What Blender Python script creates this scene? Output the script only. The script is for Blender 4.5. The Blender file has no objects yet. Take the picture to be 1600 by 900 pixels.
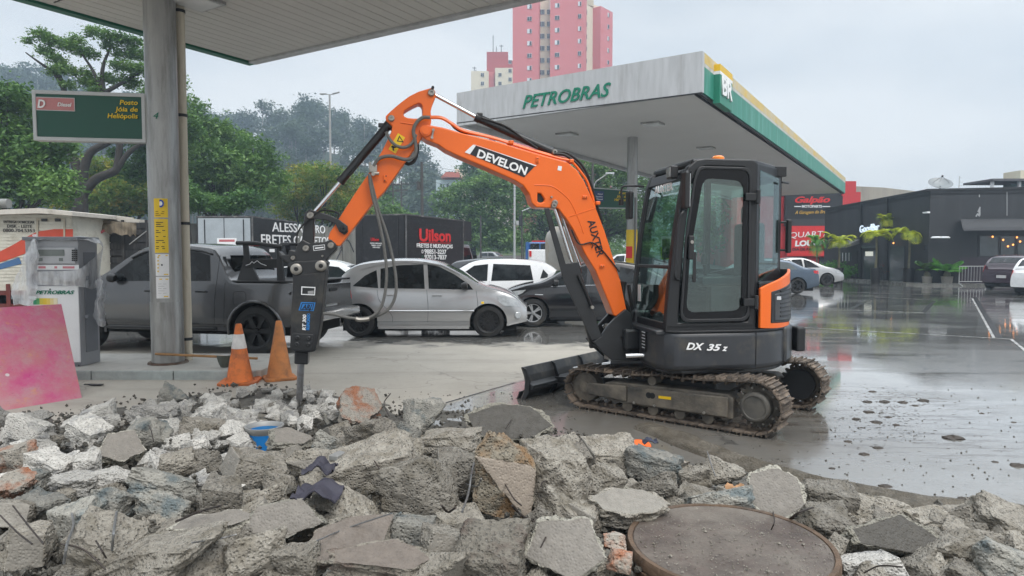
import bpy, bmesh, math, random
import numpy as np
from mathutils import Vector, Matrix, noise
from math import sin, cos, pi, radians, sqrt, atan, atan2
random.seed(7); RNG = np.random.default_rng(7)
sc = bpy.context.scene
COL = sc.collection
V = Vector
# ---------------------------------------------------------------- camera, sky, sun, exposure
F, HOR, H = 1065.0, 397.0, 1.62
PITCH = atan((450-HOR)/F)
cd = bpy.data.cameras.new('camera'); cam = bpy.data.objects.new('camera', cd); COL.objects.link(cam)
cam.location = (0, 0, H); cam.rotation_euler = (pi/2-PITCH, 0, 0)
cd.sensor_width = 36; cd.lens = F/1600*36; cd.clip_start = .05; cd.clip_end = 3000
sc.camera = cam
SUN_EL, SUN_AZ = radians(52), radians(150)      # azimuth clockwise from +Y: behind the camera, to the right
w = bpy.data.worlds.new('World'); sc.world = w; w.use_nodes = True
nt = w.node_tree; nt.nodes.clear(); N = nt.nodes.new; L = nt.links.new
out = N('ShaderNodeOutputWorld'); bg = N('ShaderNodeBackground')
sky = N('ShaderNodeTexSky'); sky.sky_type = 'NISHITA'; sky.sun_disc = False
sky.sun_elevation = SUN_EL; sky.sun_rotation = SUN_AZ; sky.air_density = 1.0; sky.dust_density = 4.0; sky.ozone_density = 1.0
tc = N('ShaderNodeTexCoord'); mp = N('ShaderNodeMapping'); mp.inputs['Scale'].default_value = (1, 1, 3.2)
L(tc.outputs['Generated'], mp.inputs['Vector'])
n1 = N('ShaderNodeTexNoise'); n1.inputs['Scale'].default_value = 1.7; n1.inputs['Detail'].default_value = 5; n1.inputs['Roughness'].default_value = .5
L(mp.outputs[0], n1.inputs['Vector'])
cr = N('ShaderNodeValToRGB'); cr.color_ramp.elements[0].position = .36; cr.color_ramp.elements[1].position = .64
cr.color_ramp.elements[0].color = (4.9, 5.4, 5.85, 1); cr.color_ramp.elements[1].color = (7.5, 7.7, 7.8, 1)
L(n1.outputs[0], cr.inputs[0])
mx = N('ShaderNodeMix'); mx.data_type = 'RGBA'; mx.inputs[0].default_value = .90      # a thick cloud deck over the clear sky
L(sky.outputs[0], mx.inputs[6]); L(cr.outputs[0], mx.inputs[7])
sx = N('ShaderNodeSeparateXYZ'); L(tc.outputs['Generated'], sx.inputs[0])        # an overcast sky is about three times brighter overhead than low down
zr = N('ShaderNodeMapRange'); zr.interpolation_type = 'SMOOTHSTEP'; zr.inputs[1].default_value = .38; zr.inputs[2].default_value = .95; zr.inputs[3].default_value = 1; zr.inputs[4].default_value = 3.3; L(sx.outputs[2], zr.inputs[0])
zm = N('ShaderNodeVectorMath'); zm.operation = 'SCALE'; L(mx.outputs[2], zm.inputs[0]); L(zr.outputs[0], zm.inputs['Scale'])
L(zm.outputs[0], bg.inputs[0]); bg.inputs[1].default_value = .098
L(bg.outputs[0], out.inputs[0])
sd = bpy.data.lights.new('sun', 'SUN'); so = bpy.data.objects.new('sun', sd); COL.objects.link(so)
sd.energy = 1.5; sd.angle = radians(35); sd.color = (1, .97, .93)
sdir = V((sin(SUN_AZ)*cos(SUN_EL), cos(SUN_AZ)*cos(SUN_EL), sin(SUN_EL)))
so.rotation_euler = sdir.to_track_quat('Z', 'Y').to_euler()
sc.view_settings.view_transform = 'Standard'; sc.view_settings.look = 'None'
sc.view_settings.exposure = 0.42; sc.view_settings.gamma = 1
sc.cycles.use_denoising = True
sc.cycles.max_bounces = 8; sc.cycles.diffuse_bounces = 3; sc.cycles.glossy_bounces = 3; sc.cycles.transmission_bounces = 4
sc.cycles.transparent_max_bounces = 12; sc.cycles.volume_bounces = 0
sc.cycles.caustics_reflective = False; sc.cycles.caustics_refractive = False
sc.cycles.sample_clamp_indirect = 4
# ---------------------------------------------------------------- measuring: where a line of sight meets a surface of the place
def ray(u, v):
    cx, cy = (u-800)/F, (450-v)/F
    return V((cx, cos(PITCH)+cy*sin(PITCH), -sin(PITCH)+cy*cos(PITCH)))
EYE = V((0, 0, H))
def G(u, v, z=0.0):
    d = ray(u, v); return EYE+d*((z-H)/d.z)
def D(u, v, Y):
    d = ray(u, v); return EYE+d*(Y/d.y)
def PL(u, v, p, n):
    d = ray(u, v); return EYE+d*((p-EYE).dot(n)/d.dot(n))
# ---------------------------------------------------------------- materials
MATS = {}
def mat(name, base, rough=.5, metal=0, var=.12, vs=4, bump=0, bs=40, coat=0, stain=None, sa=.4, ss=3, emit=None, spec=.5, rvar=.1, streak=False):
    if name in MATS: return MATS[name]
    m = bpy.data.materials.new(name); m.use_nodes = True; t = m.node_tree; N = t.nodes.new; L = t.links.new
    b = t.nodes['Principled BSDF']
    tc = N('ShaderNodeTexCoord'); oi = N('ShaderNodeObjectInfo'); ad = N('ShaderNodeVectorMath'); ad.operation = 'ADD'
    L(tc.outputs['Object'], ad.inputs[0]); L(oi.outputs['Random'], ad.inputs[1])
    vec = ad.outputs[0]
    if streak:
        mp = N('ShaderNodeMapping'); mp.inputs['Scale'].default_value = (2.6, 2.6, .35); L(vec, mp.inputs[0]); svec = mp.outputs[0]
    else: svec = vec
    n = N('ShaderNodeTexNoise'); n.inputs['Scale'].default_value = vs; n.inputs['Detail'].default_value = 6; n.inputs['Roughness'].default_value = .6
    L(svec if streak else vec, n.inputs['Vector'])
    mr = N('ShaderNodeMapRange'); mr.inputs[1].default_value = .25; mr.inputs[2].default_value = .75; mr.inputs[3].default_value = 1-var; mr.inputs[4].default_value = 1+var
    L(n.outputs[0], mr.inputs[0])
    mul = N('ShaderNodeVectorMath'); mul.operation = 'SCALE'; mul.inputs[0].default_value = base[:3]; L(mr.outputs[0], mul.inputs['Scale'])
    colr = mul.outputs[0]
    if stain:
        n2 = N('ShaderNodeTexNoise'); n2.inputs['Scale'].default_value = ss; n2.inputs['Detail'].default_value = 8; n2.inputs['Roughness'].default_value = .65
        L(svec, n2.inputs['Vector'])
        r2 = N('ShaderNodeMapRange'); r2.inputs[1].default_value = .62-sa*.35; r2.inputs[2].default_value = .72-sa*.1; r2.inputs[4].default_value = .85
        L(n2.outputs[0], r2.inputs[0])
        mm = N('ShaderNodeMix'); mm.data_type = 'RGBA'; L(r2.outputs[0], mm.inputs[0]); L(colr, mm.inputs[6]); mm.inputs[7].default_value = (*stain, 1)
        colr = mm.outputs[2]
    L(colr, b.inputs['Base Color'])
    r3 = N('ShaderNodeMapRange'); r3.inputs[3].default_value = max(0.01, rough-rvar*.5); r3.inputs[4].default_value = min(1, rough+rvar); L(n.outputs[0], r3.inputs[0]); L(r3.outputs[0], b.inputs['Roughness'])
    b.inputs['Metallic'].default_value = metal; b.inputs['Coat Weight'].default_value = coat; b.inputs['Coat Roughness'].default_value = .08
    b.inputs['Specular IOR Level'].default_value = spec
    if bump:
        nb = N('ShaderNodeTexNoise'); nb.inputs['Scale'].default_value = bs; nb.inputs['Detail'].default_value = 5; L(vec, nb.inputs['Vector'])
        bp = N('ShaderNodeBump'); bp.inputs['Strength'].default_value = bump; bp.inputs['Distance'].default_value = .02; L(nb.outputs[0], bp.inputs['Height']); L(bp.outputs[0], b.inputs['Normal'])
    if emit: b.inputs['Emission Color'].default_value = (*emit[0], 1); b.inputs['Emission Strength'].default_value = emit[1]
    MATS[name] = m; return m
def glass_mat(name, tint, rough=.02, refl=.075):
    m = bpy.data.materials.new(name); m.use_nodes = True; t = m.node_tree; N = t.nodes.new; L = t.links.new
    t.nodes.clear(); o = N('ShaderNodeOutputMaterial'); g = N('ShaderNodeBsdfGlossy'); g.inputs['Roughness'].default_value = rough; g.inputs['Color'].default_value = (.9, .95, .95, 1)
    tr = N('ShaderNodeBsdfTransparent'); tr.inputs[0].default_value = (*tint, 1)
    lw = N('ShaderNodeLayerWeight'); lw.inputs[0].default_value = .5
    pw_ = N('ShaderNodeMath'); pw_.operation = 'POWER'; L(lw.outputs['Facing'], pw_.inputs[0]); pw_.inputs[1].default_value = 4
    ad = N('ShaderNodeMath'); ad.operation = 'MULTIPLY_ADD'; ad.use_clamp = True; L(pw_.outputs[0], ad.inputs[0]); ad.inputs[1].default_value = .6; ad.inputs[2].default_value = refl
    mx = N('ShaderNodeMixShader'); L(ad.outputs[0], mx.inputs[0]); L(tr.outputs[0], mx.inputs[1]); L(g.outputs[0], mx.inputs[2]); L(mx.outputs[0], o.inputs[0])
    return m
# ---------------------------------------------------------------- objects
WL = {}
def thing(name, label, cat, loc=(0, 0, 0), rotz=0, group=None, world=True):
    o = bpy.data.objects.new(name, None); COL.objects.link(o); o.location = loc; o.rotation_euler = (0, 0, rotz)
    o.empty_display_size = .2
    o['label'] = label; o['category'] = cat
    if group: o['group'] = group
    if world: WL[o.name] = V(loc)
    return o
def tag(o, label, cat, group=None):
    o['label'] = label; o['category'] = cat
    if group: o['group'] = group
    return o
def finish(me, smooth, ang=35):
    bm = bmesh.new(); bm.from_mesh(me)
    bmesh.ops.recalc_face_normals(bm, faces=bm.faces)
    if smooth:
        a = radians(ang)
        for f in bm.faces: f.smooth = True
        for e in bm.edges:
            e.smooth = len(e.link_faces) == 2 and e.calc_face_angle(0) < a
    bm.to_mesh(me); bm.free()
def link(name, me, m=None, parent=None, bevel=0, kind=None, base=True, seg=2):
    """world-space mesh -> object; under a world-mode parent it is moved to the parent's origin"""
    o = bpy.data.objects.new(name, me); COL.objects.link(o)
    if m:
        for mm in (m if isinstance(m, (list, tuple)) else [m]): me.materials.append(mm)
    if parent:
        o.parent = parent
        if parent.name in WL:
            me.transform(Matrix.Translation(-WL[parent.name])); WL[o.name] = WL[parent.name]
    elif base and len(me.vertices):
        co = np.empty(len(me.vertices)*3); me.vertices.foreach_get('co', co); co = co.reshape(-1, 3)
        c = V(((co[:, 0].min()+co[:, 0].max())/2, (co[:, 1].min()+co[:, 1].max())/2, co[:, 2].min()))
        me.transform(Matrix.Translation(-c)); o.location = c; WL[o.name] = c
    if bevel:
        b = o.modifiers.new('bevel', 'BEVEL'); b.width = bevel; b.segments = seg; b.limit_method = 'ANGLE'; b.angle_limit = radians(40)
    if kind: o['kind'] = kind
    return o
class MB:
    def __init__(s): s.v = []; s.f = []
    def add(s, vs, fs):
        k = len(s.v); s.v += [tuple(x) for x in vs]; s.f += [tuple(i+k for i in f) for f in fs]; return s
    def box(s, c, d, ax=None):
        """c centre, d sizes, ax three axes"""
        c = V(c); ax = ax or (V((1, 0, 0)), V((0, 1, 0)), V((0, 0, 1)))
        p = [c+ax[0]*(i*d[0]/2)+ax[1]*(j*d[1]/2)+ax[2]*(k*d[2]/2) for i in (-1, 1) for j in (-1, 1) for k in (-1, 1)]
        return s.add(p, [(0, 1, 3, 2), (4, 6, 7, 5), (0, 4, 5, 1), (2, 3, 7, 6), (0, 2, 6, 4), (1, 5, 7, 3)])
    def bx(s, x0, x1, y0, y1, z0, z1): return s.box(((x0+x1)/2, (y0+y1)/2, (z0+z1)/2), (x1-x0, y1-y0, z1-z0))
    def prism(s, pts, ext):
        pts = [V(p) for p in pts]; n = len(pts); ext = V(ext)
        return s.add(pts+[p+ext for p in pts], [tuple(range(n)), tuple(range(2*n-1, n-1, -1))]+[(i, (i+1) % n, (i+1) % n+n, i+n) for i in range(n)])
    def plate(s, outer, holes, ext):
        """flat outline with holes, extruded"""
        ext = V(ext); bm = bmesh.new(); loops = []
        for lp in [outer]+list(holes):
            vs = [bm.verts.new(V(p)) for p in lp]; loops.append(vs)
            for i in range(len(vs)): bm.edges.new((vs[i], vs[(i+1) % len(vs)]))
        r = bmesh.ops.triangle_fill(bm, use_beauty=True, use_dissolve=False, edges=bm.edges[:])
        bm.verts.index_update(); n = len(bm.verts)
        P = [v.co.copy() for v in bm.verts]; T = [tuple(v.index for v in f.verts) for f in bm.faces]
        fs = T+[tuple(i+n for i in reversed(t)) for t in T]
        for vs in loops:
            k = [v.index for v in vs]; fs += [(k[i], k[(i+1) % len(k)], k[(i+1) % len(k)]+n, k[i]+n) for i in range(len(k))]
        bm.free(); return s.add(P+[p+ext for p in P], fs)
    def tube(s, pts, r, n=8, cap=True):
        pts = [V(p) for p in pts]; rs = r if isinstance(r, (list, tuple)) else [r]*len(pts)
        T = []
        for i in range(len(pts)):
            t = (pts[min(i+1, len(pts)-1)]-pts[max(i-1, 0)]); T.append(t.normalized() if t.length > 1e-9 else V((0, 0, 1)))
        a = T[0].orthogonal().normalized(); vs = []
        for i, p in enumerate(pts):
            a = (a-T[i]*a.dot(T[i])); a = a.normalized() if a.length > 1e-6 else T[i].orthogonal().normalized()
            b = T[i].cross(a)
            vs += [p+(a*cos(2*pi*k/n)+b*sin(2*pi*k/n))*rs[i] for k in range(n)]
        fs = [(i*n+k, i*n+(k+1) % n, (i+1)*n+(k+1) % n, (i+1)*n+k) for i in range(len(pts)-1) for k in range(n)]
        if cap: fs += [tuple(range(n-1, -1, -1)), tuple(range((len(pts)-1)*n, len(pts)*n))]
        return s.add(vs, fs)
    def lathe(s, prof, c, axis=(0, 0, 1), n=24, closed=False):
        c = V(c); ax = V(axis).normalized(); a = ax.orthogonal().normalized(); b = ax.cross(a); m = len(prof); vs = []
        for r, h in prof: vs += [c+ax*h+(a*cos(2*pi*k/n)+b*sin(2*pi*k/n))*max(r, 1e-4) for k in range(n)]
        rng = m if closed else m-1
        fs = [(i*n+k, i*n+(k+1) % n, ((i+1) % m)*n+(k+1) % n, ((i+1) % m)*n+k) for i in range(rng) for k in range(n)]
        return s.add(vs, fs)
    def cyl(s, c, axis, r, h, n=24):
        """centred cylinder"""
        return s.lathe([(0, -h/2), (r, -h/2), (r, h/2), (0, h/2)], c, axis, n)
    def build(s, name, m, parent=None, smooth=False, bevel=0, kind=None, ang=35, seg=2):
        me = bpy.data.meshes.new(name); me.from_pydata(s.v, [], s.f); me.validate(); finish(me, smooth, ang)
        return link(name, me, m, parent, bevel, kind, seg=seg)
def spline(pts, k=8):
    """Catmull-Rom through 3-D points"""
    pts = [V(p) for p in pts]; P = [pts[0]*2-pts[1]]+pts+[pts[-1]*2-pts[-2]]; o = []
    for i in range(1, len(P)-2):
        for j in range(k):
            t = j/k; a, b, c, d = P[i-1], P[i], P[i+1], P[i+2]
            o.append(.5*((2*b)+(c-a)*t+(2*a-5*b+4*c-d)*t*t+(3*b-a-3*c+d)*t**3))
    o.append(pts[-1]); return o
def text_mesh(s, bold=0, shear=0, spacing=1.0):
    cu = bpy.data.curves.new('lettering', 'FONT'); cu.body = s; cu.offset = bold; cu.shear = shear; cu.extrude = .5; cu.space_character = spacing
    cu.resolution_u = 3
    o = bpy.data.objects.new('lettering', cu); COL.objects.link(o)
    dg = bpy.context.evaluated_depsgraph_get(); me = bpy.data.meshes.new_from_object(o.evaluated_get(dg))
    bpy.data.objects.remove(o); bpy.data.curves.remove(cu); return me
def text(s, P0, P1, hgt, up, m, parent=None, name='lettering', bold=.012, shear=0, depth=.004, spacing=1.0, lift=.002):
    """lettering whose box runs from P0 to P1 along the baseline; hgt = cap height"""
    me = text_mesh(s, bold, shear, spacing)
    co = np.empty(len(me.vertices)*3); me.vertices.foreach_get('co', co); co = co.reshape(-1, 3)
    if co[:, 1].max() > 1.15 or co[:, 1].min() < -.45:      # a thickened corner shot out: set it again without thickening
        return text(s, P0, P1, hgt, up, m, parent, name, bold*.4 if bold > .004 else 0, shear, depth, spacing, lift)
    x0, x1 = co[:, 0].min(), co[:, 0].max(); P0, P1 = V(P0), V(P1); X = (P1-P0); w = X.length; X = X/w
    Zn = X.cross(V(up)).normalized(); Y = Zn.cross(X)
    sx, sy = w/(x1-x0), hgt/.70
    px, py, pz = (co[:, 0]-x0)*sx, co[:, 1]*sy, (co[:, 2]+.5)*depth+lift
    out = np.array(P0)[None]+px[:, None]*np.array(X)+py[:, None]*np.array(Y)+pz[:, None]*np.array(Zn)
    me.vertices.foreach_set('co', out.ravel()); me.update(); me.materials.clear()
    return link(name, me, m, parent)
# ---------------------------------------------------------------- common materials
M_soffit = mat('soffit_metal', (.52, .51, .48), .6, var=.06, vs=1.2)
M_fascia = mat('grey_fascia', (.44, .45, .46), .45, var=.14, vs=3, stain=(.33, .33, .33), sa=.3, ss=2.2, streak=True)
M_green = mat('green_fascia', (.03, .22, .155), .45, var=.2, vs=2, stain=(.12, .33, .27), sa=.35, ss=1.5, streak=True)
M_dgreen = mat('sign_green', (.0035, .068, .043), .35, var=.05)
M_yellow = mat('faded_yellow', (.60, .42, .09), .6, var=.15, vs=3, stain=(.52, .50, .43), sa=.7, ss=1.3)
M_white = mat('white_paint', (.78, .79, .8), .4, var=.04, vs=5)
M_concrete = mat('concrete', (.36, .35, .33), .85, var=.15, vs=3, bump=.3, bs=60, stain=(.2, .19, .175), sa=.3, ss=2)
M_steel = mat('galvanised_steel', (.36, .36, .35), .38, .55, var=.15, vs=5, stain=(.17, .165, .155), sa=.35, ss=2.2, streak=True)
M_black = mat('black_plastic', (.012, .012, .013), .45, var=.2, vs=20)
M_rubber = mat('tyre_rubber', (.018, .018, .018), .75, var=.25, vs=15, bump=.15, bs=60, stain=(.06, .055, .045), sa=.15)
M_chrome = mat('chrome', (.75, .76, .77), .12, 1, var=.04)
M_dark = mat('dark_metal', (.03, .031, .033), .5, .3, var=.2, vs=8)
M_text_white = mat('white_lettering', (.8, .8, .8), .5, var=.03)
M_text_black = mat('black_lettering', (.01, .01, .012), .5, var=.05)
M_text_red = mat('red_lettering', (.62, .02, .02), .5, var=.05)
M_text_yellow = mat('yellow_lettering', (.8, .55, .02), .5, var=.05)
M_text_green = mat('green_lettering', (.0, .16, .09), .5, var=.08)
# ---------------------------------------------------------------- ground
def ground_material():
    m = bpy.data.materials.new('yard_concrete'); m.use_nodes = True; t = m.node_tree; N = t.nodes.new; L = t.links.new
    b = t.nodes['Principled BSDF']; g = N('ShaderNodeNewGeometry'); sp = N('ShaderNodeSeparateXYZ'); L(g.outputs['Position'], sp.inputs[0])
    def math_(op, a, c, clamp=False):
        x = N('ShaderNodeMath'); x.operation = op; x.use_clamp = clamp
        for i, q in enumerate((a, c)):
            if q is None: continue
            if isinstance(q, (int, float)): x.inputs[i].default_value = q
            else: L(q, x.inputs[i])
        return x.outputs[0]
    def noise_(scale, det=6, rough=.6, stretch=None):
        n = N('ShaderNodeTexNoise'); n.inputs['Scale'].default_value = scale; n.inputs['Detail'].default_value = det; n.inputs['Roughness'].default_value = rough
        if stretch:
            mp = N('ShaderNodeMapping'); mp.inputs['Scale'].default_value = stretch; mp.inputs['Rotation'].default_value = (0, 0, radians(25)); L(g.outputs['Position'], mp.inputs[0]); L(mp.outputs[0], n.inputs['Vector'])
        else: L(g.outputs['Position'], n.inputs['Vector'])
        return n.outputs[0]
    def rng(x, a, c, lo=0, hi=1):
        r = N('ShaderNodeMapRange'); r.interpolation_type = 'SMOOTHSTEP'; L(x, r.inputs[0]); r.inputs[1].default_value = a; r.inputs[2].default_value = c; r.inputs[3].default_value = lo; r.inputs[4].default_value = hi; return r.outputs[0]
    n_big = noise_(.35, 5); n_mid = noise_(1.4, 7, .65); n_fine = noise_(14, 6, .6); n_str = noise_(.8, 6, .6, (.35, 2.2, 1))
    # dry strip sheltered by the canopy: left of a line, nearer than the parked cars
    X, Y = sp.outputs[0], sp.outputs[1]
    s1 = math_('SUBTRACT', math_('MULTIPLY', math_('SUBTRACT', Y, 6.6), .56), math_('ADD', X, 1.0))
    s1 = math_('ADD', s1, math_('MULTIPLY', math_('SUBTRACT', n_mid, .5), .5))
    s2 = math_('SUBTRACT', 12.3, Y); s2 = math_('ADD', s2, math_('MULTIPLY', math_('SUBTRACT', n_mid, .5), 3))
    dry = math_('MULTIPLY', rng(s1, -.05, .15), rng(s2, -.4, .5))
    wet = math_('SUBTRACT', 1, dry)
    pud = rng(math_('ADD', math_('MULTIPLY', n_big, .55), math_('MULTIPLY', n_str, .45)), .43, .57)     # standing water
    mudn = rng(noise_(1.1, 8, .7), .52, .66)
    # mud tracked round the excavator
    dx = math_('MULTIPLY', math_('SUBTRACT', X, 1.4), .42); dy = math_('MULTIPLY', math_('SUBTRACT', Y, 6.4), .6)
    dist = math_('ADD', math_('MULTIPLY', dx, dx), math_('MULTIPLY', dy, dy))
    mud = math_('MULTIPLY', math_('SUBTRACT', 1, rng(dist, .4, 1.6)), rng(n_mid, .25, .6, .45, .95))
    def mixc(fac, a, c):
        x = N('ShaderNodeMix'); x.data_type = 'RGBA'
        if isinstance(fac, float): x.inputs[0].default_value = fac
        else: L(fac, x.inputs[0])
        for i, q in ((6, a), (7, c)):
            if isinstance(q, tuple): x.inputs[i].default_value = (*q, 1)
            else: L(q, x.inputs[i])
        return x.outputs[2]
    dryc = mixc(n_mid, (.29, .265, .225), (.47, .44, .385))
    dryc = mixc(math_('MULTIPLY', rng(n_str, .5, .7), .5), dryc, (.27, .25, .22))
    wetc = mixc(n_mid, (.15, .148, .14), (.27, .262, .245))
    wetc = mixc(math_('MULTIPLY', mudn, .5), wetc, (.13, .115, .09))
    wetc = mixc(math_('MULTIPLY', mud, .6), wetc, (.10, .085, .065))
    sx_ = math_('MULTIPLY', math_('SUBTRACT', X, 3.6), .55); sy_ = math_('MULTIPLY', math_('SUBTRACT', Y, 6.9), .5); sd_ = math_('ADD', math_('MULTIPLY', sx_, sx_), math_('MULTIPLY', sy_, sy_))
    smear = math_('MULTIPLY', rng(noise_(3.2, 9, .8, (.5, 3.0, 1)), .50, .57), math_('SUBTRACT', 1, rng(sd_, .3, 1.1)))      # mud dragged off by the tracks
    wetc = mixc(math_('MULTIPLY', smear, .85), wetc, (.06, .045, .033))
    crack = N('ShaderNodeTexVoronoi'); crack.feature = 'DISTANCE_TO_EDGE'; crack.inputs['Scale'].default_value = .33; cm = N('ShaderNodeVectorMath'); cm.operation = 'ADD'; L(g.outputs['Position'], cm.inputs[0]); cn_ = N('ShaderNodeTexNoise'); cn_.inputs['Scale'].default_value = 2; L(g.outputs['Position'], cn_.inputs['Vector']); L(cn_.outputs['Color'], cm.inputs[1]); L(cm.outputs[0], crack.inputs['Vector'])
    ck = rng(crack.outputs['Distance'], .006, .001)
    wetc = mixc(math_('MULTIPLY', ck, .6), wetc, (.04, .04, .038)); dryc = mixc(math_('MULTIPLY', ck, .35), dryc, (.12, .11, .1))
    mud = math_('MAXIMUM', mud, smear)
    c = mixc(wet, dryc, wetc)
    c = mixc(math_('MULTIPLY', rng(n_fine, .55, .75), .25), c, (.06, .055, .05))
    # beyond the yard: street
    far = rng(Y, 46, 48); c = mixc(far, c, (.09, .09, .09))
    L(c, b.inputs['Base Color'])
    rw = math_('ADD', math_('MULTIPLY', math_('SUBTRACT', 1, pud), .20), .035)
    rw = math_('ADD', rw, math_('MULTIPLY', mud, .14))
    rr = N('ShaderNodeMix'); L(wet, rr.inputs[0]); rr.inputs[2].default_value = .75; L(rw, rr.inputs[3]); L(rr.outputs[0], b.inputs['Roughness'])
    b.inputs['IOR'].default_value = 1.36; b.inputs['Specular IOR Level'].default_value = .5
    ct = N('ShaderNodeMath'); ct.operation = 'MULTIPLY'; L(wet, ct.inputs[0]); ct.inputs[1].default_value = 1.0
    L(ct.outputs[0], b.inputs['Coat Weight']); b.inputs['Coat IOR'].default_value = 1.42; L(math_('MULTIPLY', rw, .45), b.inputs['Coat Roughness'])
    bump = N('ShaderNodeBump'); bump.inputs['Distance'].default_value = .01
    hgt = math_('ADD', math_('MULTIPLY', n_fine, .5), math_('MULTIPLY', noise_(90, 3), .5))
    L(hgt, bump.inputs['Height']); L(math_('ADD', math_('MULTIPLY', math_('SUBTRACT', 1, pud), math_('MULTIPLY', wet, .16)), math_('MULTIPLY', dry, .35)), bump.inputs['Strength'])
    L(bump.outputs[0], b.inputs['Normal'])
    bc = N('ShaderNodeBump'); bc.inputs['Distance'].default_value = .004; bc.inputs['Strength'].default_value = .10
    L(noise_(9, 3, .5, (1, 3, 1)), bc.inputs['Height']); L(bc.outputs[0], b.inputs['Coat Normal'])
    return m
g = MB(); nx, ny = 4, 4
g.add([(-400, -20, 0), (400, -20, 0), (400, 900, 0), (-400, 900, 0)], [(0, 1, 2, 3)])
g.build('ground', ground_material(), kind='structure')
# joints and bay lines in the wet yard (strips 4 mm above the slab)
M_joint = mat('wet_joint', (.02, .02, .02), .2, var=.3)
M_line = mat('worn_line', (.42, .42, .40), .25, var=.25, vs=6, stain=(.15, .15, .145), sa=.6, ss=5)
def strip(name, a, b, wd, m, z=.004):
    a, b = V(a), V(b); d = (b-a).normalized(); s = V((-d.y, d.x, 0))*wd/2; up = V((0, 0, z))
    q = MB(); q.add([a+s+up, b+s+up, b-s+up, a-s+up], [(0, 1, 2, 3)]); return q.build(name, m, kind='structure')
strip('slab_joint', G(675, 636), G(805, 598), .03, M_joint)
for a, b in (((1328, 483), (1366, 465)), ((1443, 488), (1460, 470)), ((1523, 464), (1561, 528))): strip('drain_slot', G(*a), G(*b), .12, M_joint)
for a, b in (((1328, 484), (1443, 489)), ((1366, 464), (1460, 469)), ((1240, 511), (1580, 530)), ((1580, 530), (1640, 580)), ((1310, 456), (1500, 462)), ((1519, 466), (1553, 528))): strip('painted_line', G(*a), G(*b), .05, M_line)
# broken edge of the slab along the trench: a low dirt bank
def rough_band(name, pts, wd, hz, m, n=60, seed=0):
    """low irregular bank along a path"""
    r = random.Random(seed); P = spline(pts, 14); q = MB(); vs = []; W = 9
    for i, p in enumerate(P):
        d = (P[min(i+1, len(P)-1)]-P[max(i-1, 0)]).normalized(); s = V((-d.y, d.x, 0))
        for j in range(W):
            t = j/(W-1)*2-1; z = hz*(1-t*t)*(.6+.8*noise.noise(p*3+V((j, seed, 0))))+.01
            vs.append(p+s*(wd*t*(1+.25*noise.noise(p*2+V((5, j, seed)))))+V((0, 0, max(z, -.03) if 0 < j < W-1 else -.03)))
    q.add(vs, [(i*W+j, i*W+j+1, (i+1)*W+j+1, (i+1)*W+j) for i in range(len(P)-1) for j in range(W-1)])
    return q.build(name, m, smooth=True, ang=70, kind='structure')
M_dirt = mat('wet_dirt', (.085, .072, .052), .6, var=.4, vs=14, bump=1, bs=70, stain=(.17, .15, .12), sa=.5, ss=9)
rough_band('dirt_bank', [G(1010, 668), G(1130, 715), G(1250, 752), G(1400, 785), G(1620, 812), G(1750, 830)], .16, .075, M_dirt, seed=3)
# raised pump island with its kerb
isl = MB(); isl.bx(-14, -3.25, 8.76, 10.25, -.02, .12); isl.build('pump_island', mat('island_concrete', (.40, .39, .36), .8, var=.16, vs=3, bump=.2, stain=(.25, .24, .22), sa=.35), bevel=.015, kind='structure')
kb = MB()
for i in range(10): kb.bx(-13.9+i*1.06, -13.9+i*1.06+1.045, 8.72, 8.758, -.02, .115)
kb.build('kerb', mat('kerb_stone', (.33, .36, .35), .7, var=.2, vs=8, bump=.3), bevel=.008, kind='structure')
# verge and pavement across the street
sv = MB(); sv.bx(-200, 200, 62, 64, -.05, .14); sv.build('pavement', M_concrete, kind='structure')
# ---------------------------------------------------------------- near canopy
E1 = V((654, F, 0)).normalized(); E2 = V((F, -654, 0)).normalized(); UP = V((0, 0, 1))
def oriented(o, a0, a1, b0, b1, z0, z1, q):
    """box in the canopies' axes: a along E1, b along E2, from origin o"""
    return q.box(V((o.x, o.y, 0))+E1*((a0+a1)/2)+E2*((b0+b1)/2)+UP*((z0+z1)/2), (a1-a0, b1-b0, z1-z0), (E1, E2, UP))
SOF = 5.07
nc = D(391, 106, 12.6); nc.z = 0
cn = thing('canopy', 'grey slatted underside of the nearest petrol station canopy overhead', 'canopy', (nc.x, nc.y, 0))
q = MB(); oriented(nc, -6.9, -.16, .16, 7.7, SOF+.03, SOF+.7, q); q.build('roof_deck', M_soffit, cn)
q = MB()
for i in range(38):
    b0 = .17+i*.2; oriented(nc, -6.9, -.17, b0, b0+.188, SOF+.003, SOF+.027, q)
q.build('soffit', M_soffit, cn)
q = MB(); oriented(nc, -7.0, -.02, 0, .15, SOF-.03, SOF+.8, q); q.build('side_fascia', mat('dark_green_edge', (.012, .115, .07), .5, var=.1), cn)
q = MB(); oriented(nc, -.15, 0, .151, 7.8, SOF-.03, SOF+.8, q); q.build('end_fascia', M_fascia, cn)
lp = D(306, 8, (SOF-H)/(HOR-8)*F)
def lamp_panel(o3, par, w=.55, z=SOF):
    e = MB(); e.box((o3.x, o3.y, z-.015), (w, w, .05), (E1, E2, UP)); f = e.build('ceiling_light', M_steel, par)
    e = MB(); e.box((o3.x, o3.y, z-.044), (w*.86, w*.86, .01), (E1, E2, UP)); e.build('diffuser', mat('diffuser', (.6, .61, .6), .15, var=.1), f)
lamp_panel(lp, cn)
q = MB(); ms = D(455, 10, 9.4); sh = E1*1.4
q.box((nc.x+E1.x*-3.4+E2.x*4, nc.y+E1.y*-3.4+E2.y*4, SOF), (.015, 7.4, .012), (E1, E2, UP)); q.build('seam', M_dark, cn)
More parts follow.
